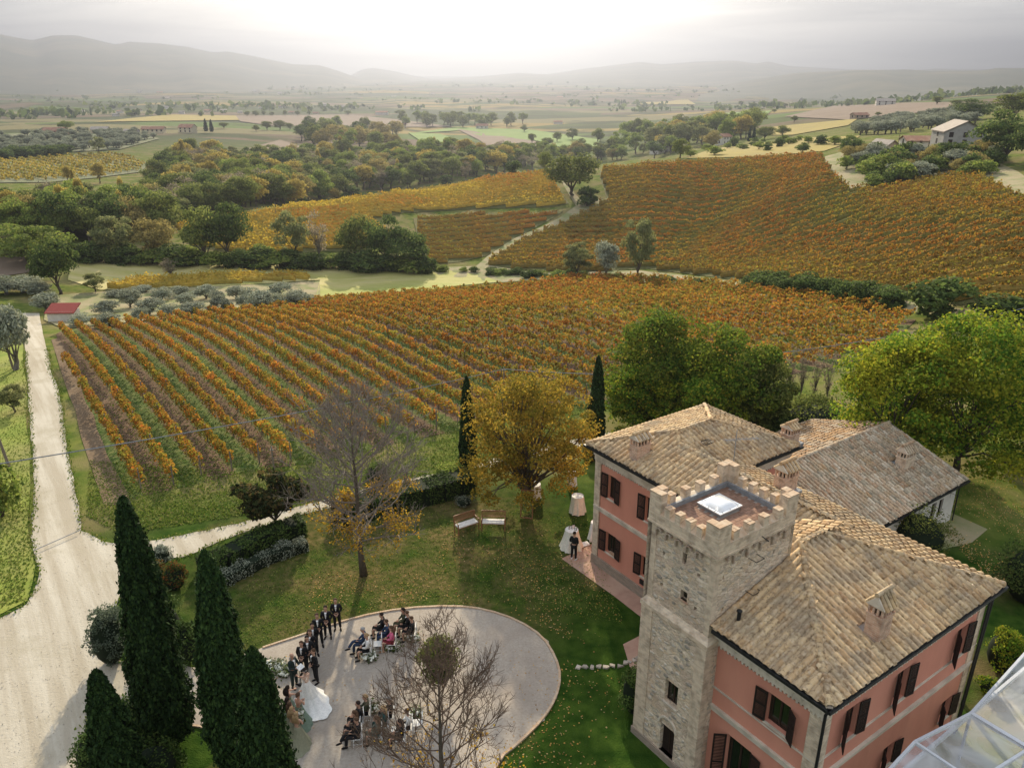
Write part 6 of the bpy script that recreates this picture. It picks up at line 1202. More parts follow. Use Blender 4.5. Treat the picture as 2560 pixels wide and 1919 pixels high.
def hedge(pts, wd, h_, leafm, label, seed, dens=800, ls=.085, rough=.08):
    rg = np.random.default_rng(seed); P = np.array([hit(*p) for p in sub(pts, 12, closed=False)]); o = P[0].copy(); root = empty('hedge', tuple(o), 0, label, 'hedge'); P = P-o
    seg = np.linalg.norm(np.diff(P, axis=0), axis=1); L = seg.sum(); cum = np.concatenate([[0], seg.cumsum()]); n = int(L*dens); t = rg.uniform(0, L, n); C = np.stack([np.interp(t, cum, P[:,k]) for k in range(3)], 1)
    i = np.searchsorted(cum, t).clip(1, len(P)-1)-1; d = (P[i+1]-P[i])/np.maximum(seg[i], 1e-6)[:,None]; sd = np.stack([-d[:,1], d[:,0], np.zeros(n)], 1)
    face = rg.random(n); u_ = rg.uniform(-1, 1, n); zz_ = rg.uniform(0.02, 1, n); top = face < .45; off = np.where(top, u_*wd/2, np.sign(u_)*wd/2); z = np.where(top, h_, zz_*h_)
    bump = rough*(np.sin(t*2.1)+np.sin(t*5.3+1)+rg.normal(0, .5, n)); off = off+np.where(top, 0, np.sign(u_)*bump*.6); z = z+np.where(top, bump, 0); N = np.where(top[:,None], np.array([0,0,1.]), sd*np.sign(u_)[:,None]*1.2+np.array([0,0,.2])); N = N/np.linalg.norm(N, axis=1, keepdims=True)
    C = C+sd*off[:,None]; C[:,2] += z; link(quads_mesh('foliage', leafquads(C, ls, nrm=N, rg=rg), leafm), 'foliage', root)
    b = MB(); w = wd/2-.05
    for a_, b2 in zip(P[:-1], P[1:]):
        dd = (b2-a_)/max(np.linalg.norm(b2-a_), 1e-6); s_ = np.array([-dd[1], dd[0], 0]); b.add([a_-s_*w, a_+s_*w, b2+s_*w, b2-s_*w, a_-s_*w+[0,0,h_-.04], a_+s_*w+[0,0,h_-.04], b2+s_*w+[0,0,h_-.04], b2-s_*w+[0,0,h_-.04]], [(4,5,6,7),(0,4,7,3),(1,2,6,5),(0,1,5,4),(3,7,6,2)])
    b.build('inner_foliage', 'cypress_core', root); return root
hedge([(505,1440),(560,1418),(640,1375),(720,1342),(760,1330)], 1.2, .95, 'leaf_hedge', 'dark evergreen hedge between the lane and the silver hedge', 80); hedge([(840,1310),(930,1285),(1020,1262),(1100,1243),(1176,1218)], 1.5, 1.25, 'leaf_hedge', 'long clipped hedge along the lane below the slim cypress', 81)
hedge([(555,1462),(600,1440),(660,1408),(720,1385),(768,1370)], .75, .6, 'leaf_silver', 'silver-grey santolina hedge curving along the lawn', 82, dens=520, ls=.055, rough=.11)
# ------------------------------------------------------------------ ground cover
def ground_cover():
    rg = np.random.default_rng(31)
    def samp(poly, n):
        xs = [p[0] for p in poly]; ys = [p[1] for p in poly]; out = []
        W = np.array(poly); A_ = np.column_stack([rg.uniform(min(xs), max(xs), n*3), rg.uniform(min(ys), max(ys), n*3)]); A_ = A_[in_poly(A_, poly)][:n]
        R3 = np.array([onz(*p) for p in A_]); z = terr(R3[:,0], R3[:,1])
        for _ in range(3):
            d = np.stack([(A_[:,0]-PX0)/F, cP-sP*(A_[:,1]-PY0)/F, -sP-cP*(A_[:,1]-PY0)/F], 1); t = (z-H)/d[:,2]; R3 = d*t[:,None]+[0,0,H]; z = terr(R3[:,0], R3[:,1])
        R3[:,2] = z; return R3
    # fallen leaves under the trees
    C = np.concatenate([samp([(1120,1300),(1430,1330),(1560,1560),(1500,1640),(1300,1540),(1120,1505),(1080,1420)], 2300), samp([(780,1430),(1080,1430),(1080,1500),(900,1530),(760,1560)], 700), samp([(2400,1190),(2560,1170),(2560,1500),(2440,1420),(2360,1330)], 2600), samp([(660,1640),(1000,1540),(1400,1640),(1380,1780),(1200,1910),(700,1910)], 900), samp([(1250,1890),(1420,1640),(1560,1700),(1560,1919),(1250,1919)], 500)])
    C[:,2] += .018; C = C[(np.sin(C[:,0]*1.1)+np.sin(C[:,1]*.9+C[:,0]*.5)+rg.normal(0,.8,len(C))) > -.2]; V = leafquads(C, .062, nrm=np.tile([0,0,1.6], (len(C), 1)), aspect=1.1, rg=rg); tag(link(quads_mesh('fallen_leaves', V, 'leaf_fallen'), 'fallen_leaves'), 'yellow and brown leaves fallen on the lawn', 'leaves', kind='stuff')
    # tufts where grass meets gravel and along the rows
    E = []
    for nm in ('gravel_road',):
        W = PATCH[nm]; m_ = len(W)
        for i in range(m_):
            a_ = np.array(W[i]); b2 = np.array(W[(i+1) % m_]); L = np.linalg.norm(b2-a_)
            if L > 6: continue
            k = int(L*26)+1; t = rg.random((k, 1)); E.append(a_+(b2-a_)*t+rg.normal(0, .14, (k, 2)))
    E = np.concatenate(E); E = E[~((E[:,0] > -14.5) & (E[:,1] < 36))]; r_ = np.hypot(E[:,0], E[:,1]); E = E[r_ < 95]; z = terr(E[:,0], E[:,1]); C1 = np.column_stack([E, z+.03])
    C2 = samp([(225,1150),(600,1180),(1100,1060),(1500,1000),(1500,1060),(1100,1180),(600,1290),(300,1335),(215,1290)], 21000); C3 = samp([(0,900),(60,900),(80,1380),(60,1500),(0,1520)], 3500); C4 = samp([(150,830),(667,785),(1050,1085),(658,1170),(354,1235)], 12000); C5 = samp([(660,1605),(560,1635),(500,1560),(640,1440),(900,1300),(1180,1230),(1480,1300),(1560,1560),(1200,1505),(900,1530)], 9000)
    C = np.concatenate([C1, C2, C3, C4]); C[:,2] += .03; V = leafquads(C, .085, up=2.5, aspect=1.7, rg=rg); tag(link(quads_mesh('grass_tufts', V, 'leaf_grass'), 'grass_tufts'), 'rough grass along the lane and between the vines', 'grass', kind='stuff')
    C5[:,2] += .015; V = leafquads(C5, .05, up=2, aspect=1.7, rg=rg); tag(link(quads_mesh('lawn_grass', V, 'leaf_grass'), 'lawn_grass'), 'short grass of the lawn', 'grass', kind='stuff')
leafmat('leaf_fallen', [(.30,.16,.05),(.48,.28,.07),(.55,.40,.20),(.26,.13,.05),(.60,.36,.10)], trans=.1)
leafmat('leaf_grass', [(.07,.13,.015),(.12,.18,.022),(.20,.24,.045),(.28,.26,.09)], trans=.3)
ground_cover()
def loose_stones():
    rg = np.random.default_rng(8); P = []
    for px, py in np.column_stack([rg.uniform(-20, 640, 5200), rg.uniform(1080, 1919, 5200)]):
        P.append((px, py))
    P = np.array(P); P = P[in_poly(P, GL)]; C = np.array([onz(*p) for p in P[:1300]]); C = C[C[:,1] < 62]; C[:,2] = terr(C[:,0], C[:,1])+.025; V = leafquads(C, .042, nrm=np.tile([0,0,1.5], (len(C), 1)), aspect=1, rg=rg)
    tag(link(quads_mesh('loose_stones', V, 'leaf_stone'), 'loose_stones'), 'loose pebbles on the white gravel road', 'gravel', kind='stuff')
leafmat('leaf_stone', [(.22,.19,.15),(.40,.36,.30),(.55,.51,.44)], trans=0); loose_stones()
def court_edging():
    W = [onz(*p) for p in sub(smoothpoly([(657,1619),(764,1584),(887,1543),(1010,1520),(1132,1514),(1214,1523),(1296,1551),(1358,1592),(1390,1645),(1402,1690),(1390,1744),(1358,1797),(1296,1858),(1247,1895),(1150,2100)], 1, closed=False), 6, closed=False)]
    m_ = MB()
    for a_, b2 in zip(W[:-1], W[1:]): d = b2-a_; m_.bar(a_+d*.03+[0,0,.02], b2-d*.03+[0,0,.02+rng.uniform(-.006,.006)], .10, .09)
    W = [onz(*p) for p in sub(smoothpoly([(440,1822),(475,1813),(510,1817),(545,1840),(590,1900)], 1, closed=False), 8, closed=False)]
    for a_, b2 in zip(W[:-1], W[1:]): d = b2-a_; m_.bar(a_+d*.03+[0,0,.02], b2-d*.03+[0,0,.02], .09, .09)
    tag(m_.build('court_edging', 'brick_top'), 'row of small clay bricks edging the round gravel court', 'edging', kind='stuff')
court_edging()
for i, q_ in enumerate([(1445,1668),(1462,1667),(1480,1668),(1498,1666),(1515,1667),(1532,1664),(1550,1665),(1562,1657),(1573,1655),(1585,1651),(1594,1645)]):
    P = onz(*q_); rg = np.random.default_rng(i); a_ = np.sort(rg.uniform(0, 6.28, 7)); r_ = rg.uniform(.10, .16, 7); b = MB(); b.add([(r_[k]*math.cos(a_[k])*1.2, r_[k]*math.sin(a_[k]), 0) for k in range(7)]+[(r_[k]*.9*math.cos(a_[k])*1.2, r_[k]*.9*math.sin(a_[k]), .07) for k in range(7)], [tuple(range(7, 14))]+[(k, (k+1) % 7, (k+1) % 7+7, k+7) for k in range(7)])
    tag(b.build('edging_stone', 'stone', None, loc=tuple(P)), 'pale rough stone on the lawn left of the tower, %s from the left' % ordinal(i), 'stone', 'row of pale stones on the lawn')
# ------------------------------------------------------------------ farm buildings
mat('wall_grey', (.34,.33,.31), (.28,.27,.25), 1, .9); mat('wall_cream', (.60,.52,.36), (.52,.45,.31), 1, .9); mat('wall_red', (.42,.16,.11), (.36,.14,.10), 1, .9); mat('wall_stone', (.32,.25,.18), (.40,.32,.23), 1.5, .95)
mat('roof_clay', (.34,.17,.11), (.27,.14,.09), 1.2, .9, c3=(.42,.28,.18), s3=.4); mat('roof_red', (.30,.06,.05), (.26,.055,.045), 1.2, .8); mat('roof_pale', (.42,.36,.30), (.34,.29,.24), 1.2, .9)
def house(px, py, wpx, hpx, dfac, yaw, wallm, roofm, label, cat='house', gable='x', rise=.28, win=(3,2), name='farmhouse', group=None, frac=.62):
    """wpx wide and hpx tall in the picture, roof included"""
    P = hit(px, py); w_ = px_h(P, wpx); h_ = px_h(P, hpx)*1.0; d_ = w_*dfac; hw = h_*frac; root = empty(name, tuple(P), yaw, label, cat, group); x, y = w_/2, d_/2
    if gable == 'x': rf = [(-x-.3,-y-.3,hw-.1),(x+.3,-y-.3,hw-.1),(x+.3,0,h_),(-x-.3,0,h_),(-x-.3,y+.3,hw-.1),(x+.3,y+.3,hw-.1)]; gf = [(0,1,2,3),(3,2,5,4)]; gw = [((-x,-y,hw),(-x,y,hw),(-x,0,h_-.1)),((x,-y,hw),(x,y,hw),(x,0,h_-.1))]
    else: rf = [(-x-.3,-y-.3,hw-.1),(-x-.3,y+.3,hw-.1),(0,y+.3,h_),(0,-y-.3,h_),(x+.3,-y-.3,hw-.1),(x+.3,y+.3,hw-.1)]; gf = [(0,3,2,1),(3,4,5,2)]; gw = [((-x,-y,hw),(x,-y,hw),(0,-y,h_-.1)),((-x,y,hw),(x,y,hw),(0,y,h_-.1))]
    b = MB(); b.box((-x,-y,-1.5),(x,y,hw))
    for t in gw: b.add(list(t), [(0,1,2)])
    b.build('wall', wallm, root); b = MB(); b.add(rf, gf); b.add([(p[0],p[1],p[2]-.18) for p in rf], [tuple(reversed(f)) for f in gf]); ro = b.build('roof', roofm, root)
    if win:
        for i in range(win[0]):
            for j in range(win[1]):
                cx = -x+w_*(i+.5)/win[0]; cz = hw*(j+.55)/win[1]; s_ = min(.5, w_*.05); f = MB().box((cx-s_,-y-.04,cz-s_*1.2),(cx+s_,-y+.02,cz+s_*1.2)).build('window', 'shutter', root)
        for j in range(win[1]):
            cz = hw*(j+.55)/win[1]; MB().box((-x-.04,-.45,cz-.55),(-x+.02,.45,cz+.55)).build('window', 'shutter', root)
    return root
house(2388,380,98,76,.9,R(-8),'wall_grey','roof_pale','large grey gabled house on the knoll at the right','house',gable='y',frac=.68,win=(3,3)); house(2290,366,66,26,.8,R(-5),'white_render','roof_clay','low annex with a clay roof left of the grey gabled house'); house(2207,390,46,40,1.2,R(20),'wall_stone','roof_pale','small stone cottage half covered in ivy on the knoll',gable='y'); house(2285,405,72,34,.7,R(-6),'wall_stone','roof_clay','brick store with a clay roof among the shrubs of the knoll',win=None)
house(1655,380,48,27,.8,R(25),'white_render','roof_pale','white gabled farmhouse at the crest left of the umbrella-shaped tree',gable='y'); house(1808,360,28,25,1,R(30),'white_render','roof_clay','white two-storey house beside the ridge cypress pair',frac=.75)
house(140,338,54,19,.5,R(-6),'wall_red','roof_clay','long red barn on the far left hill','barn',win=(4,1)); house(252,334,40,17,.6,R(10),'wall_cream','roof_pale','pale farmhouse right of the long red barn',win=(3,1)); house(470,331,38,20,.6,R(-12),'wall_cream','roof_clay','yellow farmhouse left of the two black cypresses'); house(385,331,54,14,.4,R(5),'wall_cream','roof_clay','long low building with red roofs left of the yellow farmhouse',win=(5,1)); house(330,333,34,10,.5,R(0),'wall_grey','roof_pale','grey shed left of the long low building',win=None)
house(2212,263,44,16,.5,R(-15),'white_render','roof_pale','white house on the far right ridge'); house(2148,296,38,14,.6,R(10),'wall_stone','roof_clay','stone farmhouse above the grove at the right',win=(3,1)); house(1205,322,30,12,.6,R(0),'white_render','roof_clay','farmhouse above the bright green meadow',win=(3,1)); house(1000,318,30,10,.5,R(12),'wall_cream','roof_clay','low farmhouse at the end of the ploughed field',win=None)
house(955,286,30,8,.6,R(0),'white_render','roof_clay','distant farmhouse with sheds among the ploughed fields',win=None); house(1395,309,22,7,.6,R(0),'white_render','roof_clay','distant house left of the gully trees',win=None)
RH2 = random.Random(3)
DP = [(x_, y_) for x_, y_ in [(120,285),(165,287),(205,280),(280,268),(300,282),(335,285),(290,290),(345,278),(420,248),(415,272),(455,284),(520,280),(560,278),(590,264),(600,282),(655,270),(685,266),(705,268),(730,285),(790,287),(810,264),(860,270),(255,228),(295,229),(320,230),(350,232),(75,212),(440,214),(530,200),(900,250),(945,252),(985,246),(1330,244),(1345,240),(1360,246),(1380,243),(1400,247),(1080,240),(700,236),(640,232),(400,235),(60,185),(55,205)]]
for i, (x_, y_) in enumerate(DP):
    if y_ < 222: continue
    house(x_, y_, RH2.uniform(9, 16), RH2.uniform(4.5, 7), .8, RH2.uniform(-.6, .6), RH2.choice(['white_render','wall_cream','white_render']), RH2.choice(['roof_clay','roof_pale']), 'tiny pale house in the hazy valley village, %s from the left' % ordinal(sum(1 for q in DP if q[1] >= 222 and q[0] < x_)), win=None, group='houses of the distant village', name='distant_house')
# the garden shed with the red roof
P = hit(163, 802); sh = empty('shed', tuple(P), R(3), 'small white shed with a red roof among the olive trees', 'shed'); w_ = px_h(P, 64); d_ = w_*.55; hh_ = px_h(P, 30)
MB().box((-w_/2,-d_/2,-.3),(w_/2,d_/2,hh_*.95)).build('wall', 'white_render', sh); b = MB(); b.add([(-w_/2-.2,-d_/2-.25,hh_*.9),(w_/2+.2,-d_/2-.25,hh_*.9),(w_/2+.2,d_/2+.25,hh_*1.35),(-w_/2-.2,d_/2+.25,hh_*1.35),(-w_/2-.2,-d_/2-.25,hh_*.9-.12),(w_/2+.2,-d_/2-.25,hh_*.9-.12),(w_/2+.2,d_/2+.25,hh_*1.35-.12),(-w_/2-.2,d_/2+.25,hh_*1.35-.12)], [(0,1,2,3),(7,6,5,4),(0,4,5,1),(1,5,6,2),(2,6,7,3),(3,7,4,0)]); b.build('roof', 'roof_red', sh)
b = MB()
for k in range(18): x_ = -w_/2-.15+k*(w_+.3)/17; b.bar((x_,-d_/2-.24,hh_*.9+.01),(x_,d_/2+.24,hh_*1.35+.01),.03,.04)
tag(b.build('roof_ribs', 'roof_red', sh), kind='stuff')
# poles and cable
def pole(px, py, top, label, r=.09, lean=0.0):
    P = hit(px, py); h_ = height_at(P, px, top); root = empty('utility_pole', tuple(P), 0, label, 'pole'); b = MB(); b.tube([(0,0,-.3),(lean*h_*.5,0,h_*.5),(lean*h_,0,h_)], [r*1.2,r,r*.8], 8); b.build('post', 'wood_post', root)
    b = MB(); b.bar((lean*h_-.12,0,h_-.1),(lean*h_+.12,0,h_-.1),.05,.05); b.tube([(lean*h_,0,h_),(lean*h_,0,h_+.15)],[.035,.02],6); b.build('insulator', 'lead', root); return P+np.array([lean*h_,0,h_])
T1 = pole(1260, 992, 922, 'wooden utility pole between the golden linden and the vines', r=.07)
pole(24, 1166, 1010, 'leaning wooden pole on the verge at the left edge, nearer one', lean=-.12); pole(33, 922, 770, 'wooden pole on the verge at the left edge, farther one', lean=-.05)
for q_ in [(686,1180+0,1120),(690,540,508),(455,597,560),(1500,398,380),(914,492,455),(1143,455,415),(2243,375,306)]: pole(q_[0], q_[1], q_[2], {686:'post at the field edge beside the magnolia',690:'thin pole standing in the yellow vines',455:'thin pole at the left end of the yellow vines',1500:'pole on the crest right of the big lone oak',914:'thin pole behind the crest of the yellow vines',1143:'pole on the crest beside the pollarded tree',2243:'tall pole left of the grey gabled house'}[q_[0]], r=.06)
def raypt(px, py, r): d = ray(px, py); hh = math.hypot(d[0], d[1]); return np.array([d[0]/hh*r, d[1]/hh*r, H+d[2]/hh*r])
def cable(a_, b2, sag, label):
    t = np.linspace(0, 1, 24)[:,None]; P = a_*(1-t)+b2*t; P[:,2:] -= 4*sag*t*(1-t); o = P[0].copy(); tag(MB().tube(P-o, .03, 4).build('cable', 'lead', None, loc=tuple(o)), label, 'cable')
cable(raypt(-160, 1184, 36), T1, .35, 'thin overhead cable crossing the vineyard from the left edge to the wooden pole'); cable(T1, raypt(1560, 936, 58), .1, 'overhead cable running right from the wooden pole into the ash trees'); cable(raypt(1900, 888, 60), raypt(2560, 770, 85), .4, 'overhead cable between the ash trees and the yellow-green trees')
d0 = onz(84,1376); d1 = onz(200,1325); tag(MB().bar(-(d1-d0)/2+[0,0,.012], (d1-d0)/2+[0,0,.012], .045, .03).build('cable_shadow_strip', 'lead', None, loc=tuple((d0+d1)/2)), 'thin strip standing in for a cable shadow across the white road at the junction', 'shadow strip')  # strip laid on the road in place of an overhead cable's shadow
# ------------------------------------------------------------------ people
mat('skin', (.50,.30,.21), (.46,.27,.19), 8, .6); mat('skin_tan', (.40,.22,.14), (.37,.20,.13), 8, .6); mat('eye', (.03,.02,.015)); mat('lip', (.38,.14,.11))
for n_, c_ in dict(suit_black=(.012,.012,.014), suit_navy=(.025,.045,.09), suit_green=(.022,.038,.036), shirt_white=(.78,.77,.74), cloth_white=(.82,.81,.77), cloth_cream=(.80,.75,.63), pink_knit=(.62,.13,.24), red_print=(.22,.03,.04), sage=(.20,.27,.20), sage_tan=(.27,.27,.18), teal_dark=(.02,.06,.055), olive_dress=(.05,.055,.03), grey_green=(.10,.12,.10),
        hair_dark=(.022,.014,.010), hair_brown=(.09,.05,.028), hair_blond=(.36,.24,.12), hair_grey=(.34,.33,.32), shoe=(.012,.011,.011), shoe_white=(.7,.7,.68), shoe_tan=(.45,.28,.17), paper=(.8,.8,.78), fur_white=(.72,.70,.66)).items(): mat(n_, c_, tuple(x*.8 for x in c_), 14, .75, .004, 40)
m, t, n, l = NT('veil'); o_ = n.new('ShaderNodeOutputMaterial'); a_ = n.new('ShaderNodeBsdfTranslucent'); a_.inputs[0].default_value = (.85,.84,.8,1); b_ = n.new('ShaderNodeBsdfTransparent'); x_ = n.new('ShaderNodeMixShader'); x_.inputs[0].default_value = .72; l.new(a_.outputs[0], x_.inputs[1]); l.new(b_.outputs[0], x_.inputs[2]); l.new(x_.outputs[0], o_.inputs[0])
DG = bpy.context.evaluated_depsgraph_get
def skinned(name, V, E, Rd, mats, root=0, lv=1):
    """one continuous surface grown over a skeleton"""
    me = bpy.data.meshes.new(name+'_bones'); me.from_pydata([tuple(v) for v in V], E, []); ob = bpy.data.objects.new(name+'_bones', me); COL.objects.link(ob)
    md = ob.modifiers.new('s', 'SKIN'); md.use_smooth_shade = True; sk_ = me.skin_vertices[0].data
    for i, r_ in enumerate(Rd): sk_[i].radius = (r_, r_) if isinstance(r_, (int, float)) else r_; sk_[i].use_root = (i == root)
    s2 = ob.modifiers.new('u', 'SUBSURF'); s2.levels = lv; s2.render_levels = lv
    out = bpy.data.meshes.new_from_object(ob.evaluated_get(DG())); out.name = name; bpy.data.objects.remove(ob)
    out.materials.clear(); out.materials.append(MATS[mats]); return out
def hand_parts(b, w, d, sd, side):
    """palm, four unequal bent fingers and a thumb from the side of the palm; w wrist, d direction"""
    w = np.array(w); d = np.array(d, float); d /= np.linalg.norm(d); sd = np.array(sd, float); sd = sd-d*(sd@d); sd /= np.linalg.norm(sd); up = np.cross(d, sd)
    b.obox(w+d*.045, d*.045, sd*.04, up*.013)
    for k, (o_, L) in enumerate(((-.03,.07),(-.01,.082),(.01,.076),(.03,.058))): p = w+d*.085+sd*o_; b.tube([p, p+d*L*.5-up*.006, p+d*L*.85-up*.028], [.0095,.0085,.006], 5)
    p = w+d*.03+sd*.04*side; b.tube([p, p+sd*.03*side+d*.02-up*.01, p+sd*.035*side+d*.05-up*.02], [.012,.010,.007], 5)
def body_mesh(J, hands, skinm='skin'):
    """J: dict of joints; head with face, neck, limbs in one figure"""
    V = [J['pel'],J['chest'],J['neck'],J['head'],J['shl'],J['ell'],J['wrl'],J['shr'],J['elr'],J['wrr'],J['hil'],J['knl'],J['anl'],J['hir'],J['knr'],J['anr']]
    E_ = [(0,1),(1,2),(2,3),(1,4),(4,5),(5,6),(1,7),(7,8),(8,9),(0,10),(10,11),(11,12),(0,13),(13,14),(14,15)]; Rd = [.11,.115,.052,.055,.05,.032,.024,.05,.032,.024,.08,.05,.034,.08,.05,.034]
    me = skinned('body', V, E_, Rd, skinm); b = MB(); h = np.array(J['head'])+np.array([0,0,.085]); b.k = 0
    b.lathe([(.02,-.125),(.052,-.115),(.068,-.07),(.077,-.01),(.080,.045),(.070,.09),(.04,.118),(.008,.125)], 12, h, 1, 1.18)
    b.add([h+[0,-.115,-.022],h+[-.017,-.088,-.03],h+[.017,-.088,-.03],h+[0,-.09,.025]], [(0,1,3),(0,3,2),(0,2,1)])
    for s_ in (-1, 1): b.ball(h+[s_*.082,.0,-.01], .02, 6, sx=.5)
    b.k = 1
    for s_ in (-1, 1): b.ball(h+[s_*.03,-.086,.018], .012, 6)
    b.k = 2; b.obox(h+[0,-.088,-.062], (.026,0,0), (0,.006,0), (0,0,.006)); b.k = 0
    for w, d, sd, side in hands: hand_parts(b, w, d, sd, side)
    bm = bmesh.new(); bm.from_mesh(me); m2 = b.mesh('x', [skinm,'eye','lip'], True); bm.from_mesh(m2); me.materials.append(MATS['eye']); me.materials.append(MATS['lip']); bm.to_mesh(me); bm.free(); bpy.data.meshes.remove(m2)
    me.polygons.foreach_set('use_smooth', [True]*len(me.polygons)); return me
def jacket_mesh(J, m_, fat=1.0, arms=True, low=.0):
    pel = np.array(J['pel'])+[0,0,.02+low]; V = [pel, np.array(J['chest'])*.55+np.array(J['pel'])*.45, J['chest'], np.array(J['neck'])-[0,0,.045]]; E_ = [(0,1),(1,2),(2,3)]; Rd = [(.165*fat,.125*fat),(.15*fat,.115*fat),(.18*fat,.13*fat),.075]
    if arms:
        for s_ in 'lr':
            i = len(V); w = np.array(J['wr'+s_]); e = np.array(J['el'+s_]); V += [J['sh'+s_], e, w-(w-e)*.12]; E_ += [(2,i),(i,i+1),(i+1,i+2)]; Rd += [.082,.058,.045]
    return skinned('jacket', V, E_, Rd, m_)
def trousers_mesh(J, m_):
    V = [np.array(J['pel'])-[0,0,.0]]; E_ = []; Rd = [(.155,.12)]
    for s_ in 'lr': i = len(V); V += [J['hi'+s_], J['kn'+s_], np.array(J['an'+s_])+[0,0,.02]]; E_ += [(0,i),(i,i+1),(i+1,i+2)]; Rd += [.105,.078,.062]
    return skinned('trousers', V, E_, Rd, m_)
def shoes_mesh(J, m_, fwd):
    b = MB()
    for s_ in 'lr':
        a_ = np.array(J['an'+s_]); f = np.array(fwd['f'+s_], float); f /= np.linalg.norm(f); b.tube([a_-f*.06-[0,0,.03], a_+f*.04-[0,0,.04], a_+f*.13-[0,0,.055], a_+f*.19-[0,0,.06]], [.035,.045,.042,.02], 8)
    return b.mesh('shoes', m_, True)
def hair_mesh(J, m_, kind='short'):
    b = MB(); h = np.array(J['head'])+np.array([0,0,.09])
    n_, k_ = 12, 6; V = []
    for i in range(k_+1):
        ph_ = i/k_*1.75
        for j in range(n_):
            th_ = j/n_*2*math.pi; front = max(0, -math.sin(th_)); p_ = min(ph_, 1.75-.95*front); r_ = .093+.006*math.sin(th_*5+i); V.append(h+np.array([r_*math.sin(p_)*math.cos(th_), r_*1.17*math.sin(p_)*math.sin(th_)+.006, .035+r_*1.06*math.cos(p_)]))
    b.add(V, [(i*n_+j, i*n_+(j+1)%n_, (i+1)*n_+(j+1)%n_, (i+1)*n_+j) for i in range(k_) for j in range(n_)])
    if kind == 'long':
        for k in range(7):
            x = (k-3)*.022; p = h+[x*1.2,.085,.02]; b.tube([p, p+[x*.5,.035,-.12], p+[x*.9+.01*math.sin(k*2),.045,-.26], p+[x*.8,.03,-.38]], [.032,.036,.03,.008], 6)
    if kind == 'bun': b.ball(h+[0,.11,.02], .045, 8)
    return b.mesh('hair', m_, True)
def front_mesh(J, shirt=True):
    """shirt front and bow tie lying on the chest"""
    c = np.array(J['chest']); nk = np.array(J['neck']); b = MB(); f = -.137; b.add([(c[0]-.045,c[1]+f,nk[2]-.05),(c[0]+.045,c[1]+f,nk[2]-.05),(c[0]+.012,c[1]+f-.012,c[2]-.1),(c[0]-.012,c[1]+f-.012,c[2]-.1),(c[0]-.05,c[1]-.07,nk[2]-.01),(c[0]+.05,c[1]-.07,nk[2]-.01)], [(3,2,1,0),(0,1,5,4)]); b.k = 1
    b.add([(c[0]-.05,c[1]-.155,nk[2]-.03),(c[0]-.05,c[1]-.155,nk[2]-.065),(c[0],c[1]-.16,nk[2]-.047),(c[0]+.05,c[1]-.155,nk[2]-.03),(c[0]+.05,c[1]-.155,nk[2]-.065)], [(0,1,2),(2,4,3)]); return b.mesh('shirt_front', ['shirt_white','suit_black'])
def skirt_mesh(z0, z1, r0, r1, m_, back=0.0, folds=11, cy=0.0, seed=0, side=0.0, n=44):
    b = MB(); pr = []; a_ = np.arange(n)*2*math.pi/n; V = []; K = 9
    for i in range(K):
        t = i/(K-1); r_ = r0+(r1-r0)*t**1.25; fo = 1+.06*t*np.sin(a_*folds+seed)+.03*t*np.sin(a_*5+seed*2); bk = np.maximum(0, np.sin(a_))**1.3*back*t**2.2; x = r_*fo*np.cos(a_)*(1+.35*back*t**2*np.maximum(0, np.sin(a_)))+side*t**2; y = r_*fo*np.sin(a_)+bk+cy
        z = z0+(z1-z0)*np.minimum(1, t*(1+.35*np.maximum(0, np.sin(a_))*min(back, 1)))+.010*np.sin(a_*folds+seed)*t+.012*t; V.append(np.stack([x, y, z], 1))
    b.add(np.concatenate(V), [(i*n+j, (i+1)*n+j, (i+1)*n+(j+1)%n, i*n+(j+1)%n) for i in range(K-1) for j in range(n)]+[tuple(range(n))]); return b.mesh('dress', m_, True)
STAND = dict(pel=(0,0,.95),chest=(0,-.005,1.27),neck=(0,0,1.47),head=(0,-.015,1.56),shl=(.18,0,1.40),ell=(.25,.03,1.14),wrl=(.07,-.19,1.0),shr=(-.18,0,1.40),elr=(-.25,.03,1.14),wrr=(-.07,-.19,1.0),hil=(.095,0,.9),knl=(.11,-.01,.5),anl=(.125,.01,.08),hir=(-.095,0,.9),knr=(-.11,-.01,.5),anr=(-.125,.01,.08))
SF = dict(fl=(.2,-1,0), fr=(-.2,-1,0)); SH_ = [((.07,-.19,1.0),(-.6,-.3,-.5),(0,-1,0),1),((-.07,-.19,1.0),(.6,-.3,-.5),(0,-1,0),-1)]
READ = dict(STAND, ell=(.24,-.06,1.16), wrl=(.10,-.33,1.2), elr=(-.24,-.06,1.16), wrr=(-.10,-.33,1.2)); RH_ = [((.10,-.33,1.2),(-.2,-1,.1),(1,0,0),1),((-.10,-.33,1.2),(.2,-1,.1),(1,0,0),1)]
WOM = dict(STAND, pel=(0,0,.92), chest=(0,0,1.2), neck=(0,0,1.38), head=(0,-.01,1.46), shl=(.15,0,1.32), shr=(-.15,0,1.32), ell=(.2,-.06,1.08), wrl=(.06,-.26,1.05), elr=(-.2,-.06,1.08), wrr=(-.06,-.26,1.05)); WH_ = [((.06,-.26,1.05),(-.4,-.8,0),(0,0,1),1),((-.06,-.26,1.05),(.4,-.8,0),(0,0,1),-1)]
REACH = dict(WOM, ell=(.2,-.24,1.16), wrl=(.16,-.48,1.05), elr=(-.2,-.24,1.16), wrr=(-.12,-.48,1.05)); RE_ = [((.16,-.48,1.05),(0,-1,-.1),(1,0,0),1),((-.12,-.48,1.05),(0,-1,-.1),(1,0,0),-1)]
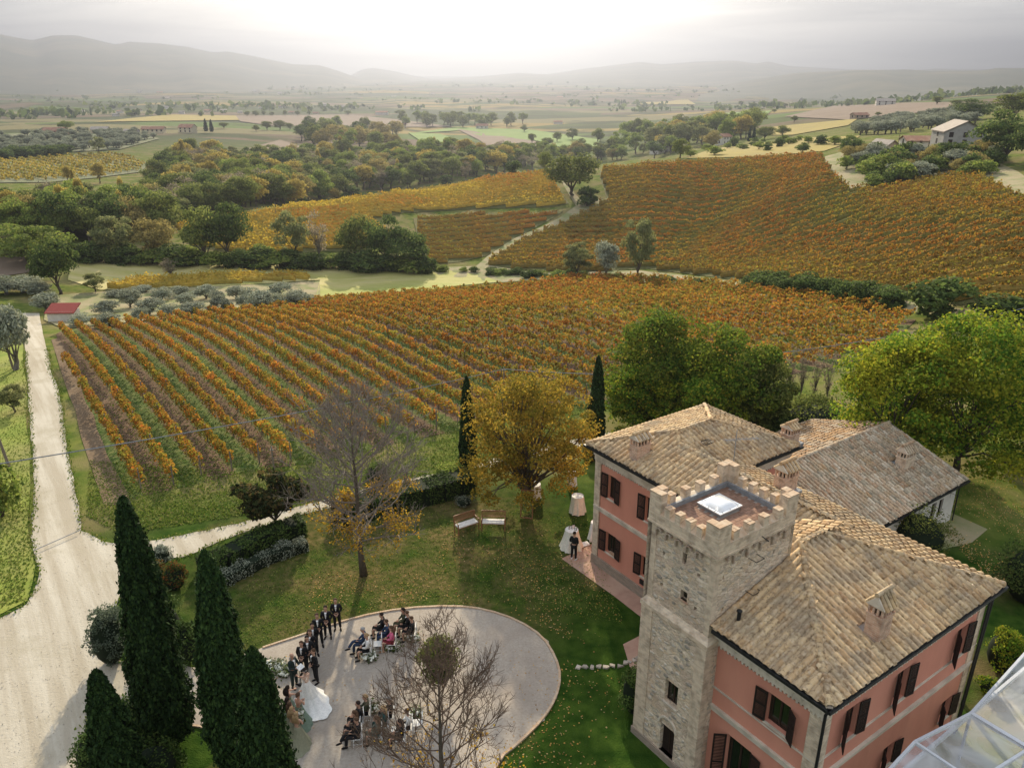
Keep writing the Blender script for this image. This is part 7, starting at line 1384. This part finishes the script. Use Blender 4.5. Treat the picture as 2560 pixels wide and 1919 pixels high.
SIT = dict(pel=(0,.03,.55),chest=(0,.05,.86),neck=(0,.03,1.07),head=(0,.0,1.16),shl=(.18,.04,1.0),ell=(.23,-.04,.76),wrl=(.07,-.24,.68),shr=(-.18,.04,1.0),elr=(-.23,-.04,.76),wrr=(-.07,-.24,.68),hil=(.1,-.02,.53),knl=(.13,-.42,.54),anl=(.13,-.40,.1),hir=(-.1,-.02,.53),knr=(-.13,-.42,.54),anr=(-.13,-.40,.1))
SIH = [((.07,-.24,.68),(-.6,-.6,-.2),(0,-1,.4),1),((-.07,-.24,.68),(.6,-.6,-.2),(0,-1,.4),-1)]
CROSS = dict(SIT, knr=(.02,-.46,.66), anr=(.22,-.66,.44), anl=(.12,-.46,.1)); FWD = dict(fl=(0,-1,0), fr=(0,-1,0)); FCR = dict(fl=(0,-1,0), fr=(.5,-1,.35))
MC = {}
def cached(key, fn):
    if key not in MC: MC[key] = fn()
    return MC[key]
def person(P, yaw, label, kind, col, hair, hk='short', skinm='skin', pose=None, extra=None, sc=1.0, cat='person', group=None, shoe='shoe', leg=None):
    """kind: man, woman (long dress), sitman, crossman, sitwoman"""
    root = empty('person', tuple(P), yaw, label, cat, group); root.scale = (sc,)*3
    J, Hn, Fw = {'man':(STAND,SH_,SF),'reader':(READ,RH_,SF),'woman':(WOM,WH_,SF),'reach':(REACH,RE_,SF),'sit':(SIT,SIH,FWD),'cross':(CROSS,SIH,FCR)}[pose or 'man']; pose = pose or 'man'
    link(cached(('b',pose,skinm), lambda: body_mesh(J, Hn, skinm)), 'body', root)
    link(cached(('h',pose,hair,hk), lambda: hair_mesh(J, hair, hk)), 'hair', root)
    if kind == 'suit':
        link(cached(('j',pose,col), lambda: jacket_mesh(J, col)), 'jacket', root); link(cached(('t',pose,leg or col), lambda: trousers_mesh(J, leg or col)), 'trousers', root)
        if extra != 'plain': link(cached(('f',pose), lambda: front_mesh(J)), 'shirt_front', root)
        link(cached(('s',pose,shoe), lambda: shoes_mesh(J, shoe, Fw)), 'shoes', root)
    if kind == 'gown':
        link(cached(('g',pose,col), lambda: jacket_mesh(J, col, .86, arms=False, low=.02)), 'bodice', root); link(cached(('k',pose,col), lambda: skirt_mesh(1.0, .01, .13, .46, col, back=.35)), 'skirt', root)
    if kind == 'sitdress':
        link(cached(('g',pose,col), lambda: jacket_mesh(J, col, .95, arms=(extra != 'bare'))), 'top', root); link(cached(('t',pose,leg or col), lambda: trousers_mesh(dict(J, anl=(.1,-.42,.2), anr=(-.1,-.42,.2), knl=(.09,-.42,.53), knr=(-.09,-.42,.53)), leg or col)), 'skirt', root); link(cached(('s',pose,shoe), lambda: shoes_mesh(J, shoe, Fw)), 'shoes', root)
    return root
def yaw_to(dx, dy): return math.atan2(dx, -dy)
GP = [(839,1499,'groomsman in black tuxedo at the far right end of the standing line, hands clasped'),(815,1519,'groomsman in black tuxedo second from the far end of the standing line'),(794,1540,'groomsman in black tuxedo third from the far end, head bowed'),(782,1563,'groomsman in black tuxedo fourth from the far end, overlapping his neighbours'),(777,1582,'groomsman in black tuxedo fifth from the far end, in the thick of the line'),(770,1598,'groomsman in black tuxedo sixth from the far end, beside the one standing apart'),(756,1610,'groomsman in black tuxedo nearest the officiant')]
for i, (x_, y_, lb) in enumerate(GP):
    P = onz(x_+6, y_+74); person(P, R([8,2,12,18,-6,10,-4][i]), lb, 'suit', 'suit_black', 'hair_dark' if i % 2 else 'hair_brown', sc=1.0+.012*(i % 3), group='groomsmen in black tuxedos')
person(onz(792,1704), R(-55), 'groom in black tuxedo facing the bride', 'suit', 'suit_black', 'hair_brown')
of = person(onz(738,1716), R(62), 'bald officiant in a dark green-grey suit reading from a paper', 'suit', 'suit_green', 'hair_grey', pose='reader')
for c in list(of.children):
    if c.name.startswith('hair'): c.scale = (.93,.93,.9); c.location = (0,.03,-.02)
pp = onz(738,1716); yw = R(62); fw = np.array([math.sin(yw), -math.cos(yw), 0]); b = MB(); b.box((-.15,-.11,0),(.15,.11,.006)); o = b.build('paper', 'paper', None, loc=tuple(pp+fw*.44+[0,0,1.24])); o.rotation_euler = (R(28),0,yw); tag(o, 'white sheets of paper held by the officiant', 'paper')
P = onz(753,1711); ms = empty('microphone_stand', tuple(P), 0, 'black microphone stand in front of the officiant', 'microphone stand'); MB().lathe([(.14,0),(.14,.02),(.02,.03),(.012,.04),(.012,1.25)], 12).build('stand', 'metal_dark', ms); b = MB(); b.tube([(0,0,1.25),(-.12,.06,1.42)],[.01,.01],6); b.ball((-.14,.07,1.45),.03,8); b.build('microphone', 'metal_dark', ms)
# bride
P = onz(771,1752); by = yaw_to(-.55,.75); br = empty('person', tuple(P), by, 'bride in a white ball gown with a long train and a sheer veil', 'person'); br.scale = (1.03,)*3
link(cached(('b','reach','skin'), lambda: body_mesh(REACH, RE_)), 'body', br); link(hair_mesh(REACH, 'hair_dark', 'bun'), 'hair', br); link(jacket_mesh(REACH, 'cloth_white', .86, arms=False, low=.02), 'bodice', br)
link(skirt_mesh(1.02, .05, .13, .62, 'cloth_white', back=.72, folds=11, seed=2, side=-.08, n=64), 'gown', br)
b = MB(); V = []; n_ = 13; K = 12
for i in range(K):
    t = i/(K-1)
    for j in range(n_):
        a_ = (j/(n_-1)-.5)*2.6; r_ = .105+.20*t+.01*math.sin(a_*9+t*5); V.append((r_*math.sin(a_), .02+r_*math.cos(a_)*(1+.2*t)+.28*t*t, 1.66-1.05*t-.02*abs(a_)))
b.add(V, [(i*n_+j, i*n_+j+1, (i+1)*n_+j+1, (i+1)*n_+j) for i in range(K-1) for j in range(n_-1)]); b.build('veil', 'veil', br, smooth=True)
for i, (x_, y_, col, hr, hk, yw, lb) in enumerate([(728,1794,'sage','hair_dark','long',-40,'bridesmaid with long dark hair reaching out to the bride'),(727,1824,'sage','hair_dark','long',175,'bridesmaid with straight black hair half hidden by the cypress'),(754,1812,'sage','hair_brown','bun',160,'bridesmaid with an updo in a flowing sage green gown'),(733,1836,'sage_tan','hair_brown','long',170,'bridesmaid with wavy brown hair behind the one with the updo'),(738,1849,'sage_tan','hair_blond','long',172,'bridesmaid with light brown hair second from the near end'),(750,1862,'sage_tan','hair_blond','long',165,'blonde bridesmaid in an olive gown nearest the camera')]):
    person(onz(x_, y_), R(yw if i else 150), lb, 'gown', col, hr, hk, pose='reach' if i == 0 else 'woman', group='bridesmaids', sc=.99)
mat('petal', (.80,.80,.74), (.70,.72,.60), 20, .8)
def flowers(P, r_, nb, label, h_=.45, name='flower_arrangement', seed=0):
    rg = np.random.default_rng(seed); root = empty(name, tuple(P), 0, label, 'flowers'); b = MB()
    for k in range(nb): a_ = rg.uniform(0, 6.28); q = r_*math.sqrt(rg.random()); b.ball((q*math.cos(a_), q*math.sin(a_)*.8, h_*(.35+.6*rg.random()*(1-q/r_*.6))), rg.uniform(.045,.085), 7)
    b.build('blossoms', 'petal', root, smooth=True); C = rg.normal(size=(260, 3))*[r_*.5, r_*.42, h_*.3]+[0,0,h_*.35]; C[:,2] = np.abs(C[:,2]); link(quads_mesh('leaves', leafquads(C, .07, rg=rg, aspect=2), 'leaf_dark'), 'leaves', root)
    C = rg.normal(size=(70, 3))*[r_*.5, r_*.4, h_*.3]+[0,0,h_*.85]; link(quads_mesh('sprays', leafquads(C, .05, rg=rg, aspect=2.5, up=1), 'leaf_silver'), 'sprays', root)
flowers(onz(925,1648), .33, 30, 'white flower arrangement at the feet of the woman in the white jacket', seed=1); flowers(onz(982,1622), .33, 30, 'white flower arrangement beside the woman in pink', seed=2); flowers(onz(1032,1600), .3, 28, 'white flower arrangement beside the last man of the upper rows', seed=3); flowers(onz(930,1778), .28, 24, 'white flower arrangement behind the woman with the bare back', seed=4)
flowers(onz(690,1668), .42, 34, 'left part of the low bank of white flowers behind the officiant', .35, seed=5); flowers(onz(712,1682), .42, 34, 'right part of the low bank of white flowers behind the officiant', .35, seed=6); flowers(onz(1040,1790), .26, 18, 'white flower arrangement beside the guest in the white shawl', seed=7)
def bouquet(P, label, seed): flowers(P, .1, 9, label, .16, 'bouquet', seed)
bouquet(onz(760,1850)+np.array([0,0,.95]), 'white bridesmaid bouquet held near the blonde bridesmaid', 8); bouquet(onz(757,1832)+np.array([0,0,1.0]), 'white bridesmaid bouquet held by the second nearest bridesmaid', 9)
# chairs
mat('chair_white', (.72,.71,.68), (.66,.65,.62), 12, .5)
def chair_proto():
    b = MB(); b.box((-.19,-.19,.43),(.19,.19,.46)); s_ = b.mesh('seat', 'chair_white'); lg = MB().tube([(0,0,0),(0,0,.43)],[.012,.014],6).mesh('leg', 'chair_white')
    b = MB(); b.bar((-.18,.19,.90),(.18,.19,.90),.03,.025); b.bar((-.18,.19,.84),(.18,.19,.84),.02,.02); b.bar((-.18,.19,.55),(.18,.19,.55),.02,.02)
    for k in range(6): x = -.15+k*.06; b.bar((x,.19,.55),(x,.19,.84),.012,.012)
    for x in (-.185,.185): b.tube([(x,.19,.44),(x,.2,.92)],[.014,.012],6)
    bk = b.mesh('backrest', 'chair_white'); b = MB()
    for x in (-.17,.17): b.bar((x,-.17,.2),(x,.17,.2),.012)
    for y in (-.17,.17): b.bar((-.17,y,.25),(.17,y,.25),.012)
    return s_, lg, bk, b.mesh('stretcher', 'chair_white')
CHP = chair_proto()
def chair(P, yaw, label):
    r_ = empty('chair', tuple(P), yaw, label, 'chair', 'white wooden wedding chairs'); link(CHP[0], 'seat', r_); link(CHP[2], 'backrest', r_); link(CHP[3], 'stretcher', r_)
    for x in (-.17,.17):
        for y in (-.17,.17): link(CHP[1], 'leg', r_, (x,y,0))
FA = yaw_to(-1,-.12)
SEATS = [(908,1577,'cross','suit_black','hair_grey','short','suit','bald man in a navy suit with crossed legs at the left of the upper rows','suit_navy'),(917,1593,'sit','fur_white','hair_blond','bun','sitdress','woman in a white fluffy jacket and dark skirt in the upper rows','suit_black'),
 (954,1540,'sit','suit_black','hair_dark','short','plain','man in a black shirt and sunglasses in the upper rows',None),(966,1557,'sit','suit_navy','hair_brown','short','suit','man in a blue suit and sunglasses behind the woman in pink',None),(978,1573,'sit','pink_knit','hair_brown','long','sitdress','woman in a pink cardigan and red patterned skirt','red_print'),
 (1007,1527,'sit','olive_dress','hair_dark','long','sitdress','woman with long black hair in a dark green off-shoulder dress','olive_dress'),(1017,1535,'sit','suit_black','hair_brown','short','suit','young man in a dark suit and white shirt at the back of the upper rows',None),(1028,1549,'sit','suit_black','hair_brown','short','plain','young man in a black shirt at the near end of the last upper row',None),
 (914,1747,'sit','olive_dress','hair_blond','bun','bare','blonde woman with a bare back in the front row of the near rows','suit_black'),(897,1764,'sit','suit_black','hair_dark','short','plain','dark-haired guest in black behind the bare-backed woman',None),(888,1788,'sit','suit_black','hair_brown','long','sitdress','woman in black leaning forward in the near front row','suit_black'),(893,1806,'cross','suit_black','hair_brown','short','plain','man in black with crossed legs at the near end of the front row',None),
 (973,1753,'sit','suit_black','hair_grey','bun','sitdress','grey-haired woman in black in the second near row','suit_black'),(959,1776,'sit','teal_dark','hair_blond','long','sitdress','fair-haired woman in a dark teal dress in the second near row','teal_dark'),(942,1802,'sit','grey_green','hair_brown','long','sitdress','curly-haired woman in a grey-green dress in the second near row','grey_green'),
 (1000,1810,'sit','suit_black','hair_dark','long','sitdress','dark-haired woman in black behind the twigs of the leafless tree','suit_black'),(1018,1783,'sit','cloth_white','hair_brown','short','sitdress','guest wrapped in a white shawl behind the leafless tree','suit_black')]
for i, (x_, y_, ps, col, hr, hk, kd, lb, lg) in enumerate(SEATS):
    P = onz(x_+3, y_+52+(3 if y_ > 1700 else 0)); yw = FA+R([0,6,-4,3,-3,5,0,-5][i % 8])
    if kd == 'suit': person(P, yw, lb, 'suit', 'suit_navy' if lg == 'suit_navy' else col, hr, hk, pose=ps)
    elif kd == 'plain': person(P, yw, lb, 'suit', col, hr, hk, pose=ps, extra='plain')
    else: person(P, yw, lb, 'sitdress', col, hr, hk, pose=ps, leg=lg, extra='bare' if kd == 'bare' else None, shoe='shoe_tan' if i == 4 else 'shoe')
    chair(P+np.array([0,.06,0])*0, yw, 'white chair under the '+' '.join(lb.split()[:12]))
for q_, lb in [((946,1628),'empty-looking white chair left of the man with sunglasses'),((1046,1775+52),'white chair at the right end of the second near row'),((992,1845),'white chair at the bottom of the near rows')]: chair(onz(*q_), FA, lb)
# garden benches, mirror, cocktail tables, waiter
mat('teak', (.20,.095,.045), (.27,.14,.07), 14, .6)
def bench(P, yaw, label):
    r_ = empty('garden_bench', tuple(P), yaw, label, 'bench'); L = 1.34
    for x in (-L/2,L/2):
        MB().bar((x,-.24,0),(x,-.24,.72),.05,.05).build('leg', 'teak', r_); MB().bar((x,.22,0),(x,.27,1.05),.05,.05).build('leg', 'teak', r_); MB().bar((x,-.27,.72),(x,.26,.74),.05,.035).build('armrest', 'teak', r_)
    b = MB(); b.bar((-L/2,.265,1.04),(L/2,.265,1.04),.04,.07); b.bar((-L/2,.25,.68),(L/2,.25,.68),.03,.05)
    bk = b.build('backrest', 'teak', r_)
    sm = MB().bar((0,.25,.68),(0,.262,1.01),.03,.015).mesh('slat', 'teak')
    for k in range(21): link(sm, 'slat', bk, (-L/2+.06+k*(L-.12)/20,0,0))
    b = MB(); b.box((-L/2,-.25,.44),(L/2,.24,.48)); b.build('seat', 'teak', r_); b = MB(); b.box((-L/2+.03,-.24,.482),(L/2-.03,.22,.55), taper=.02); b.build('cushion', 'cloth_white', r_)
bench((onz(1151.6,1335)+onz(1182,1318))/2, R(33), 'teak garden bench with a white cushion, the left one set at an angle'); bench((onz(1207,1323)+onz(1260,1329))/2+np.array([0,.2,0]), R(-3), 'teak garden bench with a white cushion facing the court, left of the mirror')
P = onz(1316,1295); mr = empty('standing_mirror', tuple(P), R(-12), 'tall wood-framed mirror standing on the lawn under the linden', 'mirror'); fr_m = lambda x, y, z: (x, y+z*.16, z); b = MB()
for lo, hi in (((-.38,-.03,0),(-.32,.03,1.75)),((.32,-.03,0),(.38,.03,1.75)),((-.32,-.03,0),(.32,.03,.07)),((-.32,-.03,1.68),(.32,.03,1.75))): b.box(lo, hi, fr=fr_m)
b.build('frame', 'teak', mr); MB().box((-.32,-.005,.07),(.32,.012,1.68), fr=fr_m).build('mirror_pane', 'mirror_glass', mr); MB().bar((0,.2,1.5),(0,.75,0),.04).build('prop', 'teak', mr)
def cocktail_table(P, h_, r0, r1, label, cm='cloth_cream', seed=0, tilt=0):
    r_ = empty('cocktail_table', tuple(P), 0, label, 'table'); b = MB(); b.lathe([(r0*.98,0),(r0,.03),(.02,.035)], 28, (0,0,h_-.03)); b.build('tabletop', 'cloth_white', r_, smooth=False)
    n_ = 56; a_ = np.arange(n_)*2*math.pi/n_; V = []
    for t in np.linspace(0, 1, 8): rr = (r0+.01+(r1-r0)*t**1.4)*(1+.10*t*np.sin(a_*9+seed)+.05*t*np.sin(a_*17+seed)); V.append(np.stack([rr*np.cos(a_), rr*np.sin(a_), np.full(n_, h_-t*h_)+.02*t*np.sin(a_*9+1)+.012], 1))
    MB().add(np.concatenate(V), [(i*n_+j, (i+1)*n_+j, (i+1)*n_+(j+1)%n_, i*n_+(j+1)%n_) for i in range(7) for j in range(n_)]).build('tablecloth', cm, r_, smooth=True); MB().tube([(0,0,0),(0,0,h_-.03)],[.03,.03],8).build('leg', 'metal_dark', r_); return r_
cocktail_table(onz(1428,1368), 1.15, .36, .62, 'round high table with a long ivory cloth and black picture frames on top', seed=1); cocktail_table(onz(1443,1279), 1.1, .36, .48, 'ivory-clothed high table behind the one with the waiter', seed=2); cocktail_table(onz(1335,1243), .95, .40, .42, 'white round table under the linden branches', 'cloth_white', 3); cocktail_table(onz(1430,1212), .95, .26, .3, 'white table at the back, half hidden by linden leaves', 'cloth_white', 4); cocktail_table(onz(1489,1347), 1.1, .3, .42, 'white-clothed table half hidden by the villa corner', 'cloth_white', 5)
P0 = onz(1428,1368)
for i, (dx, dy, w_, rz) in enumerate([(.08,.1,.2,.4),(.2,-.08,.14,-.3),(-.12,.06,.13,.9)]):
    f = empty('picture_frame', (P0[0]+dx, P0[1]+dy, 1.155), rz, ['largest black picture frame on the high table by the waiter','small black frame at the right of the high table','small black frame at the left of the high table'][i], 'picture frame'); MB().box((-w_/2,-.012,0),(w_/2,.012,w_*1.2)).build('frame', 'metal_dark', f); MB().box((-w_/2+.02,-.016,.02),(w_/2-.02,-.0125,w_*1.2-.02)).build('photo', 'paper', f)
person(onz(1434,1398), R(150), 'waiter dressed in black with white shoes beside the high table', 'suit', 'suit_black', 'hair_dark', skinm='skin', extra='plain', shoe='shoe_white', cat='person', sc=.98)
P = onz(1461,1360); o = MB().box((-.28,-.2,0),(.28,.2,.03)).build('cardboard_sheet', 'paper', None, loc=tuple(P)); o.rotation_euler[2] = R(25); tag(o, 'flat white board lying on the grass beside the high table', 'board')
# ------------------------------------------------------------------ clear marquee and porch by the right side of the villa
m, t, n, l = NT('clear_film'); o_ = n.new('ShaderNodeOutputMaterial'); a_ = n.new('ShaderNodeBsdfPrincipled'); a_.inputs['Base Color'].default_value = (.75,.77,.80,1); a_.inputs['Roughness'].default_value = .18; tc_ = n.new('ShaderNodeTexCoord'); nz_ = n.new('ShaderNodeTexNoise'); nz_.inputs['Scale'].default_value = .55; nz_.inputs['Detail'].default_value = 2; nz_.inputs['Distortion'].default_value = 1.2; l.new(tc_.outputs['Object'], nz_.inputs[0]); bp_ = n.new('ShaderNodeBump'); bp_.inputs['Distance'].default_value = .08; l.new(nz_.outputs[0], bp_.inputs['Height']); l.new(bp_.outputs[0], a_.inputs['Normal'])
b_ = n.new('ShaderNodeBsdfTransparent'); x_ = n.new('ShaderNodeMixShader'); mr_ = n.new('ShaderNodeMapRange'); mr_.inputs[1].default_value = .35; mr_.inputs[2].default_value = .7; mr_.inputs[3].default_value = .18; mr_.inputs[4].default_value = .5; l.new(nz_.outputs[0], mr_.inputs[0]); l.new(mr_.outputs[0], x_.inputs[0]); l.new(b_.outputs[0], x_.inputs[1]); l.new(a_.outputs[0], x_.inputs[2]); l.new(x_.outputs[0], o_.inputs[0])
mat('frame_white', (.62,.64,.66), (.55,.57,.60), 5, .4)
mq = empty('marquee', UV(7, 24, 0), 0, 'clear plastic marquee roof on white beams at the bottom right corner', 'marquee')
def mpart(mb, nm, mt_): o = mb.build(nm, mt_, mq); o.location = -mq.location; return o
zE, zR = 3.1, 4.1; U0, UE = 8.85, 3.0
for v0, v1 in ((18.3,26.3),(26.3,34.3)):
    vm = (v0+v1)/2; N_ = 10
    for (va, vb, za, zb) in ((v0, vm, zE, zR), (vm, v1, zR, zE)):
        V = []
        for i in range(N_+1):
            for j in range(N_+1): s_ = i/N_; t_ = j/N_; V.append(UV(U0+(UE-U0)*s_, va+(vb-va)*t_, za+(zb-za)*t_-.05*math.sin(math.pi*s_*3)*math.sin(math.pi*t_)))
        mpart(MB().add(V, [(i*(N_+1)+j, (i+1)*(N_+1)+j, (i+1)*(N_+1)+j+1, i*(N_+1)+j+1) for i in range(N_) for j in range(N_)]), 'roof_film', 'clear_film')
    for uu in (U0, 6.9, 5.0, UE):
        mpart(MB().bar(UV(uu,v0,zE), UV(uu,vm,zR), .09, .12), 'rafter', 'frame_white'); mpart(MB().bar(UV(uu,vm,zR), UV(uu,v1,zE), .09, .12), 'rafter', 'frame_white')
        mpart(MB().tube([UV(uu,v0,0), UV(uu,v0,zE)], [.05,.05], 8), 'post', 'frame_white'); mpart(MB().tube([UV(uu,v1,0), UV(uu,v1,zE)], [.05,.05], 8), 'post', 'frame_white')
    mpart(MB().bar(UV(U0,vm,zR), UV(UE,vm,zR), .09, .1), 'ridge_beam', 'frame_white')
    mpart(MB().bar(UV(U0,v0,zE), UV(UE,v0,zE), .16, .14), 'gutter_beam', 'frame_white')
mpart(MB().bar(UV(U0+.02,18.3,zE-.06), UV(U0+.02,34.3,zE-.06), .10, .16), 'eave_beam', 'frame_white'); mpart(MB().bar(UV(U0,34.3,zE), UV(UE,34.3,zE), .16, .14), 'gutter_beam', 'frame_white')
po = empty('tiled_porch', UV(12.2, 29.6, 0), 0, 'small tiled porch roof beyond the far right corner of the villa', 'porch')
def ppart(mb, nm, mt_): o = mb.build(nm, mt_, po); o.location = -po.location; return o
ppart(MB().add([UV(11.1,28.6,2.6),UV(11.1,30.9,2.15),UV(13.4,30.9,2.15),UV(13.4,28.6,2.6)], [(0,1,2,3)]), 'roof_deck', 'roof_pan')
for k in range(9):
    for j in range(5): uu = 11.2+k*.26; va = 28.6+j*.46; b = MB(); b.tube([UV(uu,va,2.66-.196*(va-28.6)), UV(uu,va+.5,2.68-.196*(va+.5-28.6))], [.075,.09], 7); ppart(b, 'roof_tile', 'old_tile')
for uu in (11.2,13.3): ppart(MB().box((uu-.1,30.7,0),(uu+.1,30.85,2.1), fr=lambda a_,b2,z: UV(a_,b2,z)), 'pillar', 'stucco_trim')
